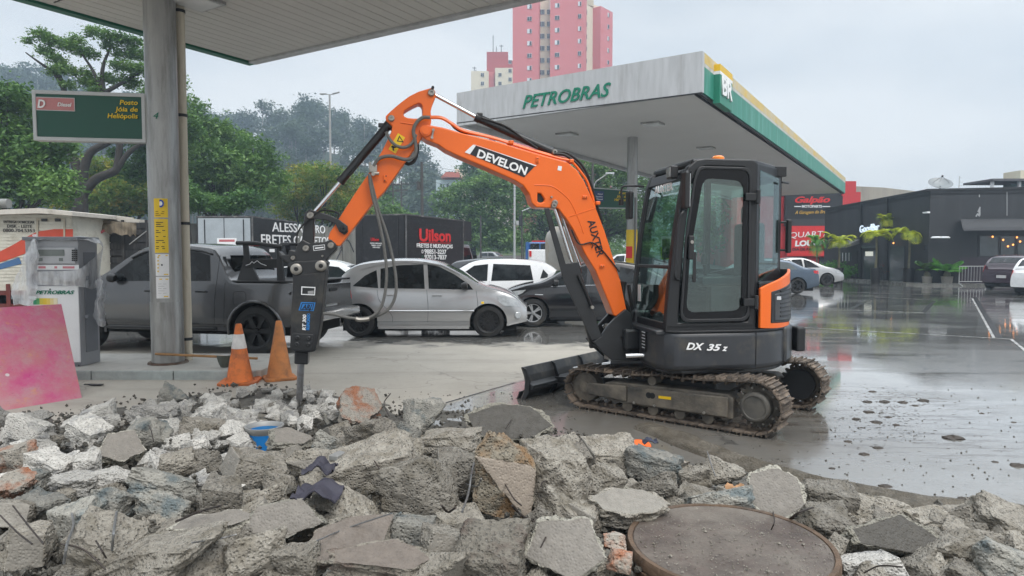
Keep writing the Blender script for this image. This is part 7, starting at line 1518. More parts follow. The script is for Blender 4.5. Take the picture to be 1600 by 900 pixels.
for u, v, Y_, lab, wdt in ((659, 253, 52, 'tallest dark utility pole, standing right above the removals truck', .14), (614, 284, 66, 'dark utility pole left of its neighbour behind the hanging hoses', .11), (627, 283, 70, 'dark utility pole with crossarms just right of the arm', .13), (751, 337, 66, 'short dark post above the grey street car', .10), (926, 255, 52, 'dark pole seen right of the boom top', .13), (818, 372, 70, 'slim pole with blue street plate near the silver street car', .06)):
    t, tp_ = pole('utility_pole', lab, 'pole', u, v, Y_, wdt, wdt*.7, M_wood, group=GU); UPs.append(tp_)
    if Y_ > 60 and v < 300:
        q = MB(); q.box(tp_-UP*.3, (1.6, .1, .1)); q.box(tp_-UP*.9, (1.3, .1, .1)); q.build('crossarm', M_wood, t)
        for s in (-.7, -.3, .3, .7): q = MB(); q.cyl(tp_+V((s, 0, -.18)), UP, .04, .15, 8); q.build('insulator', M_wf, t)
    if u == 659: q = MB(); q.cyl(tp_+V((-.25, 0, -1.8)), UP, .16, .6, 12); q.build('junction_box', M_wood, t)
t, tp_ = pole('street_lamp', 'bent-arm street lamp beyond the column left of the cab', 'street lamp', 928, 290, 56, .08, .06, M_pole); q = MB(); q.tube([tp_, D(932, 283, 56), D(950, 271, 56)], .05, 6); q.build('arm', M_steel, t); q = MB(); q.box(D(953, 270.5, 56), (.7, .2, .1)); q.build('lamp_head', M_wf, t)
t, tp_ = pole('traffic_light', 'dark traffic light post with long bent arm under the boom', 'traffic light', 815.5, 330, 58, .07, .06, M_wood); q = MB(); q.tube([tp_, D(835, 322, 58), D(880, 316, 58)], .045, 6); q.build('arm', M_alu, t); q = MB(); q.box(D(813.5, 345, 58), (.3, .3, .9)); q.build('signal_head', M_black, t, bevel=.04)
def wire(a, b, sag, name='overhead_wire', lab='thin black overhead cable sagging across the street', r=.012):
    q = MB(); n = 14; q.tube([a+(b-a)*(i/n)+UP*(-sag*4*(i/n)*(1-i/n)) for i in range(n+1)], r, 4); o = q.build(name, M_black); tag(o, lab, 'cable', 'overhead cables along the street'); return o
w0 = UPs[0]; ORD = ['topmost', 'second from the top', 'third from the top', 'fourth from the top', 'fifth from the top', 'lowest']
for k, (v1, Ye, dz) in enumerate(((215, 42, -.3), (232, 42, -1.0), (245, 42, -1.5), (160, 40, -.8))):
    wire(D(-60, v1, Ye), w0+UP*dz, .6+.2*k, lab=ORD[k]+' of the black cables coming from the left edge behind the trees')
for k in range(6): wire(w0+UP*(-.2-.55*k), D(1010, 285+k*14, 55), .5+.1*k, lab=ORD[k]+' of the cables running right from the tallest utility pole')
for k in range(4): wire(w0+UP*(-.4-.8*k), UPs[2]+UP*(-.3-.25*k), .2, lab=ORD[k]+' of the short cables left of the tallest utility pole')
wire(UPs[0]+UP*-1.2, D(560, 345, 48), .2, lab='lowest cable dropping left behind the black removals truck')
# ---------------------------------------------------------------- fuel pump wrapped in film
pf0 = V((D(45, 560, 9.05).x, 9.05, .12)); PW, PD_, PH = .705, .42, 1.70
pt = thing('fuel_pump', 'grey and white fuel pump with keypad, half wrapped in torn film', 'fuel pump', (pf0.x+PW/2, 9.25, .12))
M_pgrey = mat('pump_grey', (.30, .31, .33), .45, var=.06, vs=3); M_pdg = mat('pump_dark', (.17, .18, .20), .45, var=.1)
x0, x1 = pf0.x, pf0.x+PW; y0, y1 = 9.05, 9.47; zt_ = .12+1.70
Fz = lambda v: D(80, v, 9.04).z
q = MB(); q.bx(x0, x1, y0, y1, .12, zt_); q.build('housing', M_pgrey, pt, bevel=.012)
q = MB(); q.bx(x0+.01, x1-.005, y0-.018, y0-.001, Fz(566), Fz(447)); dp_ = q.build('front_panel', M_white, pt, bevel=.006)
q = MB(); q.bx(x0+.01, x1-.01, y0-.012, y0-.001, Fz(575), Fz(568)); q.build('plinth', M_pdg, pt)
q = MB(); q.bx(x0-.02, x1+.02, y0-.03, y1+.02, zt_-.02, zt_+.03); q.build('top_cap', M_pdg, pt, bevel=.01)
q = MB(); q.bx(x0+.09, x1-.03, y0-.022, y0-.001, Fz(412), Fz(387)); dsp = q.build('display_unit', mat('display_frame', (.42, .43, .45), .4), pt, bevel=.005)
P_ = lambda u, v, o=.024: D(u, v, 9.05-o)
def pr(nm, u0, v0, u1, v1, mm, par, o=.024, th=.004): a, b = P_(u0, v1, o), P_(u1, v0, o); q = MB(); q.bx(a.x, b.x, a.y, a.y+th, a.z, b.z); return q.build(nm, mm, par)
M_lcd = mat('lcd', (.16, .18, .17), .15, var=.15)
pr('screen', 60, 390, 100, 400, M_lcd, dsp, .027); pr('screen', 60, 403, 66, 408, M_lcd, dsp, .027); pr('screen', 92, 403, 98, 408, M_lcd, dsp, .027); pr('strip_white', 57, 414, 123, 421.5, M_white, pt, .010)
for i in range(3):
    for j in range(6): pr('key', 112+i*3.1, 390+j*3.1, 114.4+i*3.1, 392.4+j*3.1, M_dark, dsp, .028)
for u0, u1 in ((60, 71), (85, 89), (98, 116)): pr('strip_mark', u0, 416, u1, 419.5, mat('pink_print', (.60, .22, .25), .5), pt, .014, .003)
text('PETROBRAS', P_(56, 459.5, .022), P_(116.5, 459.5, .022), .047, UP, M_text_green, dp_, shear=.35, bold=.03, depth=.003)
for k, c_ in enumerate([(.05, .35, .18), (.12, .42, .16), (.35, .48, .1), (.62, .5, .05), (.72, .52, .03), (.76, .56, .1), (.78, .64, .3), (.8, .72, .5)]): pr('stripe', 52+k*5 if k < 3 else 62+(k-3)*5.5, 466, 57+k*5 if k < 3 else 67.5+(k-3)*5.5, 476, mat('stripe_%d' % k, c_, .4), dp_, .0215+k*.0002, .003)
q = MB(); q.box((x1+.006, 9.28, .12+.85), (.01, .26, 1.35)); q.build('side_panel', M_pdg, pt, bevel=.004)
for a_, b_ in (((x1+.05, 9.12, 1.30), (.08, .05, .06)), ((x1+.05, 9.12, .78), (.05, .05, .05))): q = MB(); q.box(a_, b_); q.build('nozzle_holder', M_pdg, pt, bevel=.008)
q = MB(); q.cyl((x0+.33, y0-.02, Fz(452)), (0, 1, 0), .010, .01, 10); q.cyl((x1-.03, y0-.013, Fz(571)), (0, 1, 0), .01, .01, 10); q.build('lock', M_dark, pt)
def film_mat():
    m = bpy.data.materials.new('stretch_film'); m.use_nodes = True; t = m.node_tree; N = t.nodes.new; L = t.links.new; t.nodes.clear()
    o = N('ShaderNodeOutputMaterial'); d = N('ShaderNodeBsdfDiffuse'); d.inputs[0].default_value = (.72, .73, .75, 1); tl = N('ShaderNodeBsdfTranslucent'); tl.inputs[0].default_value = (.7, .7, .72, 1); gl = N('ShaderNodeBsdfGlossy'); gl.inputs[0].default_value = (.9, .9, .9, 1); gl.inputs['Roughness'].default_value = .18
    tr = N('ShaderNodeBsdfTransparent'); n = N('ShaderNodeTexNoise'); n.inputs['Scale'].default_value = 5; n.inputs['Detail'].default_value = 7; tc = N('ShaderNodeTexCoord'); mp = N('ShaderNodeMapping'); mp.inputs['Scale'].default_value = (3, 3, .7); L(tc.outputs['Object'], mp.inputs[0]); L(mp.outputs[0], n.inputs['Vector'])
    a = N('ShaderNodeMixShader'); a.inputs[0].default_value = .45; L(d.outputs[0], a.inputs[1]); L(tl.outputs[0], a.inputs[2]); b = N('ShaderNodeMixShader'); b.inputs[0].default_value = .25; L(a.outputs[0], b.inputs[1]); L(gl.outputs[0], b.inputs[2])
    mr = N('ShaderNodeMapRange'); mr.inputs[1].default_value = .35; mr.inputs[2].default_value = .68; mr.inputs[3].default_value = .4; mr.inputs[4].default_value = .92; L(n.outputs[0], mr.inputs[0])
    c = N('ShaderNodeMixShader'); L(mr.outputs[0], c.inputs[0]); L(tr.outputs[0], c.inputs[1]); L(b.outputs[0], c.inputs[2]); L(c.outputs[0], o.inputs[0])
    bp = N('ShaderNodeBump'); bp.inputs['Strength'].default_value = 1; bp.inputs['Distance'].default_value = .03; L(n.outputs[0], bp.inputs['Height']); L(bp.outputs[0], gl.inputs['Normal']); L(bp.outputs[0], d.inputs['Normal']); return m
M_film = film_mat()
def cloth(name, rows, th=.002, jag=.02, seed=0, par=None, k=6):
    """crumpled sheet through rows of points"""
    R_ = [spline(r_, k) for r_ in rows]; m_ = len(R_[0]); n_ = len(R_); full = []
    for j in range(m_): full.append(spline([R_[i][j] for i in range(n_)], k))
    W_, H_ = m_, len(full[0]); vs = []
    for j in range(W_):
        for i in range(H_):
            p = full[j][i]; vs.append(p+V((noise.noise(p*7+V((seed, 0, 0))), noise.noise(p*7+V((0, seed, 5))), noise.noise(p*9+V((3, 0, seed)))))*jag+V((noise.noise(p*22), noise.noise(p*22+V((9, 0, 0))), 0))*jag*.5)
    q = MB(); q.add(vs, [(j*H_+i, j*H_+i+1, (j+1)*H_+i+1, (j+1)*H_+i) for j in range(W_-1) for i in range(H_-1)]); o = q.build(name, M_film, par, smooth=True, ang=180); return o
film = thing('plastic_film', 'torn translucent film draped over the fuel pump', 'plastic film', (x0, 8.98, .9))
X_ = lambda u, v, y: D(u, v, y)
cloth('film_sheet', [[X_(52, 368, 9.2), X_(50, 374, 9.0), X_(38, 400, 8.96), X_(26, 425, 8.96), X_(19, 450, 8.98), X_(22, 476, 8.98)], [X_(58, 366, 9.2), X_(56, 378, 8.97), X_(52, 405, 8.93), X_(46, 430, 8.94), X_(42, 455, 8.93), X_(44, 478, 8.95)], [X_(62, 372, 9.2), X_(60, 384, 8.99), X_(59, 410, 8.97), X_(58, 440, 8.97), X_(58, 455, 8.98), X_(57, 470, 8.98)]], jag=.035, seed=2, par=film)
cloth('film_sheet', [[X_(56, 376, 9.0), X_(85, 375, 9.0), X_(125, 375, 9.0), X_(158, 382, 9.25), X_(160, 390, 9.5)], [X_(58, 372, 9.3), X_(85, 371, 9.3), X_(120, 370, 9.3), X_(150, 373, 9.4), X_(160, 380, 9.5)]], jag=.03, seed=5, par=film)
cloth('film_sheet', [[X_(58, 424, 8.99), X_(85, 424, 8.99), X_(124, 420, 9.0), X_(150, 400, 9.3), X_(162, 385, 9.5)], [X_(57, 436, 8.99), X_(85, 437, 8.985), X_(124, 438, 9.0), X_(148, 425, 9.3), X_(158, 412, 9.5)], [X_(58, 445, 8.99), X_(85, 446, 8.99), X_(124, 448, 9.0), X_(146, 452, 9.3), X_(157, 445, 9.5)]], jag=.014, seed=7, par=film)
cloth('film_sheet', [[X_(147, 440, 9.22), X_(149, 455, 9.2), X_(147, 475, 9.2), X_(146, 498, 9.2), X_(150, 508, 9.2)], [X_(155, 438, 9.16), X_(158, 455, 9.14), X_(157, 478, 9.13), X_(158, 500, 9.14), X_(157, 510, 9.16)], [X_(158, 440, 9.3), X_(162, 460, 9.3), X_(165, 480, 9.3), X_(165, 500, 9.3), X_(160, 511, 9.3)]], jag=.04, seed=9, par=film)
# ---------------------------------------------------------------- pink board leaning on the pump
def pinkmat():
    m = bpy.data.materials.new('pink_plywood'); m.use_nodes = True; t = m.node_tree; N = t.nodes.new; L = t.links.new; b = t.nodes['Principled BSDF']; tc = N('ShaderNodeTexCoord')
    def nz(s, d=7, r=.65): n = N('ShaderNodeTexNoise'); n.inputs['Scale'].default_value = s; n.inputs['Detail'].default_value = d; n.inputs['Roughness'].default_value = r; L(tc.outputs['Object'], n.inputs['Vector']); return n.outputs[0]
    def mixc(f, a, c):
        x = N('ShaderNodeMix'); x.data_type = 'RGBA'; L(f, x.inputs[0])
        for i, q in ((6, a), (7, c)):
            if isinstance(q, tuple): x.inputs[i].default_value = (*q, 1)
            else: L(q, x.inputs[i])
        return x.outputs[2]
    def rg(x, a, c, lo=0, hi=1): r = N('ShaderNodeMapRange'); L(x, r.inputs[0]); r.inputs[1].default_value = a; r.inputs[2].default_value = c; r.inputs[3].default_value = lo; r.inputs[4].default_value = hi; return r.outputs[0]
    c = mixc(rg(nz(1.6), .35, .65), (.55, .06, .22), (.50, .20, .20)); c = mixc(rg(nz(4, 9, .75), .42, .68, 0, .75), c, (.46, .30, .31)); c = mixc(rg(nz(7, 6), .60, .72, 0, .5), c, (.62, .30, .10)); c = mixc(rg(nz(40, 4), .62, .72, 0, .5), c, (.2, .06, .09))
    vr = N('ShaderNodeTexVoronoi'); vr.inputs['Scale'].default_value = 2.6; L(tc.outputs['Object'], vr.inputs['Vector']); c = mixc(rg(vr.outputs['Distance'], .055, .045), c, (.62, .55, .55))
    L(c, b.inputs['Base Color']); b.inputs['Roughness'].default_value = .55; return m
brr = G(128, 621.5); bl0 = G(9, 641); dB = (bl0-brr).normalized(); bll = brr+dB*1.75; upv = (D(96, 475, 8.32)-brr); tr_ = brr+upv; tl_ = bll+upv+dB*.0
nb = (bll-brr).cross(upv).normalized(); nb = nb if nb.y < 0 else -nb
q = MB(); q.prism([brr, bll, bll+upv+dB*-.0, tr_], -nb*.018); tag(q.build('plywood_board', pinkmat(), bevel=.002), 'pink paint-stained plywood board leaning against the fuel pump', 'board')
# ---------------------------------------------------------------- traffic cones
def cone(label, u, vb, m1, bands, h=.75, bw=.46, lean=(0, 0), seed=0):
    c = G(u, vb-4); t = thing('traffic_cone', label, 'traffic cone', tuple(c), radians(seed*7), 'traffic cones by the rubble', world=False)
    q = MB(); q.prism([(x*bw/2, y*bw/2, 0) for x, y in ((-1, -.8), (-.8, -1), (.8, -1), (1, -.8), (1, .8), (.8, 1), (-.8, 1), (-1, .8))], (0, 0, .035)); q.build('base', m1, t, bevel=.008)
    rad = lambda z: .165-(.165-.035)*(z/h)
    q = MB(); q.lathe([(rad(.03)+.02, .035), (rad(.06), .07), (rad(h-.01), h-.01), (rad(h)-.008, h), (rad(h)-.014, h), (rad(.06)-.01, .07)], (0, 0, 0), UP, 32, closed=True); o = q.build('cone_body', m1, t, smooth=True, ang=50)
    for z0_, z1_, mm in bands: q = MB(); q.lathe([(rad(z0_)+.001, z0_), (rad(z0_)+.004, z0_+.003), (rad(z1_)+.004, z1_-.003), (rad(z1_)+.001, z1_)], (0, 0, 0), UP, 32, closed=True); q.build('band', mm, t, smooth=True)
    t.rotation_euler = (lean[0], lean[1], radians(seed*9)); return t
M_co = mat('cone_orange', (.62, .15, .02), .55, var=.2, vs=6, stain=(.07, .03, .015), sa=.45, ss=5); M_co2 = mat('cone_faded', (.52, .19, .05), .6, var=.2, vs=6, stain=(.20, .09, .04), sa=.5, ss=5)
M_refl = mat('cone_white', (.62, .60, .58), .45, var=.15, vs=10, stain=(.3, .25, .2), sa=.3)
cone('dirty orange cone with a white reflective band, nearer the column', 375, 602, M_co, [(.44, .62, M_refl)], seed=1, lean=(.02, 0))
cone('plain faded orange cone without band, beside the breaker', 437, 596, M_co2, [], h=.76, bw=.40, seed=3)
# ---------------------------------------------------------------- shovel lying on the island, and the broom head
sh = thing('shovel', 'wooden handled shovel lying across the island from column to cones', 'shovel', tuple(G(330, 562, .12)))
a_, b_ = G(243, 562, .12)+UP*.14, G(402, 566, .12)+UP*.03; a_ = D(243, 553, 9.1); b_ = D(402, 560, 9.0)
q = MB(); q.tube([a_, b_], .017, 10); q.build('handle', mat('wood_handle', (.30, .16, .06), .6, var=.2, vs=8), sh, smooth=True)
c_ = D(351, 563, 8.98); q = MB(); vs = []
for i in range(7):
    for j in range(7): s, t_ = j/6*2-1, i/6; vs.append(c_+V((s*.09*(1-.5*t_*t_), -.03-.04*(1-s*s)+.03*t_, .07-t_*.17)))
q.add(vs, [(i*7+j, i*7+j+1, (i+1)*7+j+1, (i+1)*7+j) for i in range(6) for j in range(6)]); o = q.build('blade', mat('shovel_steel', (.10, .11, .09), .6, .4, var=.3), sh, smooth=True, ang=80); md = o.modifiers.new('t', 'SOLIDIFY'); md.thickness = .004
# small scraps on the slab
def scrap(label, name, cat, u, v, sx, sy, mm, seed=0, group=None):
    r = random.Random(seed); c = G(u, v); q = MB(); pts = [(c.x+cos(2*pi*k/8)*sx*r.uniform(.6, 1), c.y+sin(2*pi*k/8)*sy*r.uniform(.6, 1), .002+r.uniform(0, .02)) for k in range(8)]; q.prism(pts, (0, 0, .012)); return tag(q.build(name, mm), label, cat, group)
scrap('dark leaf-like scrap on the slab left of the kerb', 'scrap', 'scrap', 149, 603, .16, .05, M_dark, 1)
scrap('white plastic sheet lying flat in front of the black saloon', 'plastic_sheet', 'plastic sheet', 860, 507, .45, .12, M_white, 3); scrap('wet white rag floating beside the black saloon wheel', 'rag', 'rag', 885, 508, .2, .08, M_white, 4)
# ---------------------------------------------------------------- rubble
def rock_mat(name, c1, c2, stain, amount, smooth_face=None, seed=0, wet=0.0):
    m = bpy.data.materials.new(name); m.use_nodes = True; t = m.node_tree; N = t.nodes.new; L = t.links.new; b = t.nodes['Principled BSDF']; tc = N('ShaderNodeTexCoord'); oi = N('ShaderNodeObjectInfo'); ad = N('ShaderNodeVectorMath'); ad.operation = 'MULTIPLY_ADD'
    ge = N('ShaderNodeNewGeometry'); L(ge.outputs['Position'], ad.inputs[0]); ad.inputs[1].default_value = (2.7, 2.7, 2.7); rv = N('ShaderNodeVectorMath'); rv.operation = 'SCALE'; rv.inputs[0].default_value = (17, 31, 13); L(oi.outputs['Random'], rv.inputs['Scale']); L(rv.outputs[0], ad.inputs[2]); vec = ad.outputs[0]
    def nz(s, d=6, r=.6): n = N('ShaderNodeTexNoise'); n.inputs['Scale'].default_value = s; n.inputs['Detail'].default_value = d; n.inputs['Roughness'].default_value = r; L(vec, n.inputs['Vector']); return n.outputs[0]
    def rg(x, a, c, lo=0, hi=1): r = N('ShaderNodeMapRange'); L(x, r.inputs[0]); r.inputs[1].default_value = a; r.inputs[2].default_value = c; r.inputs[3].default_value = lo; r.inputs[4].default_value = hi; return r.outputs[0]
    def mixc(f, a, c):
        x = N('ShaderNodeMix'); x.data_type = 'RGBA'
        if isinstance(f, float): x.inputs[0].default_value = f
        else: L(f, x.inputs[0])
        for i, q in ((6, a), (7, c)):
            if isinstance(q, tuple): x.inputs[i].default_value = (*q, 1)
            else: L(q, x.inputs[i])
        return x.outputs[2]
    c = mixc(rg(nz(5, 8, .7), .3, .7), c1, c2)
    vo = N('ShaderNodeTexVoronoi'); vo.inputs['Scale'].default_value = 24; L(vec, vo.inputs['Vector']); ag = rg(vo.outputs['Distance'], .15, .5)
    ramp = N('ShaderNodeValToRGB'); L(vo.outputs['Color'], ramp.inputs[0]); e = ramp.color_ramp.elements; e[0].color = (.045, .043, .04, 1); e[1].color = (.45, .43, .38, 1); e[0].position = .2; e[1].position = .85
    c = mixc(rg(vo.outputs['Distance'], .40, .2, 0, .5), c, ramp.outputs[0])
    if stain: c = mixc(rg(nz(2.6, 6, .6), .62-amount*.3, .72-amount*.2, 0, .8), c, stain)
    c = mixc(rg(nz(7, 8, .75), .55, .72, 0, .42), c, (.07, .065, .055))
    var_ = N('ShaderNodeHueSaturation'); L(rg(oi.outputs['Random'], 0, 1, .66, 1.22), var_.inputs['Value']); L(c, var_.inputs['Color']); c = var_.outputs[0]
    rough = rg(nz(9), .3, .7, .62-wet*.3, .92-wet*.25)
    bump = N('ShaderNodeBump'); bump.inputs['Strength'].default_value = .7; bump.inputs['Distance'].default_value = .012
    h1 = N('ShaderNodeMath'); h1.operation = 'ADD'; L(nz(34, 6, .7), h1.inputs[0]); L(ag, h1.inputs[1]); L(h1.outputs[0], bump.inputs['Height'])
    if smooth_face:
        g = N('ShaderNodeVectorMath'); sx = N('ShaderNodeSeparateXYZ'); at = N('ShaderNodeAttribute'); at.attribute_name = 'slabface'; f = rg(at.outputs['Fac'], .4, .6)
        c = mixc(f, c, mixc(rg(nz(7, 9, .75), .38, .62), smooth_face, tuple(x*1.3 for x in smooth_face))); st_ = N('ShaderNodeMath'); st_.operation = 'MULTIPLY_ADD'; L(f, st_.inputs[0]); st_.inputs[1].default_value = -.55; st_.inputs[2].default_value = .9; L(st_.outputs[0], bump.inputs['Strength'])
    L(c, b.inputs['Base Color']); L(rough, b.inputs['Roughness']); L(bump.outputs[0], b.inputs['Normal']); return m
RM = [rock_mat('pale_concrete_rubble', (.38, .365, .335), (.58, .56, .52), (.26, .26, .26), .25),
      rock_mat('olive_concrete_rubble', (.185, .165, .135), (.36, .333, .285), (.16, .14, .105), .4, (.20, .185, .16), wet=.2),
      rock_mat('blue_stained_rubble', (.18, .175, .155), (.34, .325, .285), (.075, .105, .115), .4, wet=.25),
      rock_mat('rust_stained_rubble', (.26, .24, .21), (.36, .33, .28), (.30, .085, .02), .5),
      rock_mat('smooth_slab_rubble', (.26, .245, .20), (.44, .42, .36), None, 0, (.17, .155, .135), wet=.1),
      rock_mat('reddish_slab_rubble', (.20, .18, .145), (.32, .29, .24), (.14, .10, .08), .4, (.125, .105, .088), wet=.2),
      rock_mat('tan_rubble', (.30, .25, .18), (.42, .38, .30), (.32, .17, .06), .5, (.25, .21, .17), wet=.3),
      rock_mat('dark_slab_rubble', (.20, .19, .15), (.34, .32, .27), None, 0, (.055, .050, .042), wet=.4)]
def rock_mesh(seed, kind='chunk', res=3):
    r = random.Random(seed); bm = bmesh.new()
    if kind == 'slab':
        k = r.randint(5, 7); ang = sorted(2*pi*(i+r.uniform(-.3, .3))/k for i in range(k)); 
        for z in (-.5, .5):
            for a in ang: rr0 = r.uniform(.78, 1.0)*(1 if z > 0 else r.uniform(.75, 1.08)); bm.verts.new((cos(a)*.5*rr0*1.08, sin(a)*.5*rr0*1.08, z*(1 if z > 0 else r.uniform(.7, 1.05))))
    else:
        if seed % 3 == 0:
            for _ in range(13): v = V((r.gauss(0, 1), r.gauss(0, 1), r.gauss(0, 1))); v = v/max(abs(v.x), abs(v.y), abs(v.z))*.5*(1-.22*r.random()); bm.verts.new(v)
        else:
            for cx in (-1, 1):
             for cy in (-1, 1):
                for cz in (-1, 1): bm.verts.new((cx*.5*r.uniform(.5, 1), cy*.5*r.uniform(.5, 1), cz*.5*r.uniform(.55, 1)))
            for _ in range(5): v = V((r.gauss(0, 1), r.gauss(0, 1), r.gauss(0, 1))).normalized()*.56; bm.verts.new(v)
    res_ = bmesh.ops.convex_hull(bm, input=bm.verts[:]); bmesh.ops.delete(bm, geom=[v for v in bm.verts if not v.link_faces], context='VERTS')
    lay = bm.faces.layers.int.new('sf'); bm.normal_update()
    flat = [f for f in bm.faces if kind == 'slab' and f.normal.z > .9] 
    if kind == 'chunk':
        big = max(bm.faces, key=lambda f: f.calc_area()); flat = [f for f in bm.faces if f.normal.dot(big.normal) > .97] if r.random() < .6 else []
    for f in flat: f[lay] = 1
    bmesh.ops.dissolve_limit(bm, angle_limit=radians(9), verts=bm.verts, edges=bm.edges, delimit={'SEAM'})
    bmesh.ops.bevel(bm, geom=bm.edges[:], offset=.016, segments=1, affect='EDGES', profile=.6)
    bmesh.ops.triangulate(bm, faces=bm.faces)
    for _ in range(res):
        bmesh.ops.subdivide_edges(bm, edges=[e for e in bm.edges if e.calc_length() > (.16, .09, .05, .035)[min(_, 3)]], cuts=1); bmesh.ops.triangulate(bm, faces=[f for f in bm.faces if len(f.verts) > 3])
    kk = 1.6 if kind == 'slab' else 1; bm.normal_update(); o = V((seed*3.7, seed*1.3, seed*.7)); sf = {}
    for v in bm.verts: sf[v] = all(f[lay] == 1 for f in v.link_faces)
    nrm = {v: v.normal.copy() for v in bm.verts}
    for v in bm.verts:
        p = v.co*1.0; k = .12 if sf[v] else 1
        d = noise.noise(p*2.4+o)*.05+noise.noise(p*5+o)*.04-abs(noise.noise(p*9+o))*.05+noise.noise(p*22+o)*.018
        v.co += nrm[v]*d*k*kk
    me = bpy.data.meshes.new('chunk'); bm.to_mesh(me); at = me.attributes.new('slabface', 'FLOAT', 'POINT'); at.data.foreach_set('value', [1.0 if sf[v] else 0.0 for v in bm.verts]); bm.free()
    for p in me.polygons: p.use_smooth = True
    me.materials.append(RM[0]); finish2(me); return me
def finish2(me):
    bm = bmesh.new(); bm.from_mesh(me)
    for e in bm.edges: e.smooth = len(e.link_faces) == 2 and e.calc_face_angle(0) < radians(42)
    bm.to_mesh(me); bm.free()
CH = [rock_mesh(100+i, 'chunk', 4) for i in range(16)]; SL = [rock_mesh(300+i, 'slab', 4) for i in range(9)]
ROCKS = []
def put_rock(pos, size, rot, tone, slab, label, group=None, mesh=None, name='concrete_chunk', cat='concrete chunk'):
    me = mesh or (SL if slab else CH)[len(ROCKS) % (9 if slab else 16)]
    o = bpy.data.objects.new(name if not slab else 'concrete_slab_piece', me); COL.objects.link(o); o.location = pos; o.scale = size; o.rotation_euler = rot
    o.material_slots[0].link = 'OBJECT'; o.material_slots[0].material = RM[tone]; tag(o, label, cat if not slab else 'slab piece', group); ROCKS.append((V(pos), size)); return o
def heap(u, v):
    """height of the heap along a line of sight"""
    base = pw([(600, .03), (640, .12), (700, .24), (780, .30), (900, .26), (1000, .22)], v)
    if u > 800: base *= pw([(800, 1), (1000, .72), (1200, .42), (1600, .35)], u)
    return base
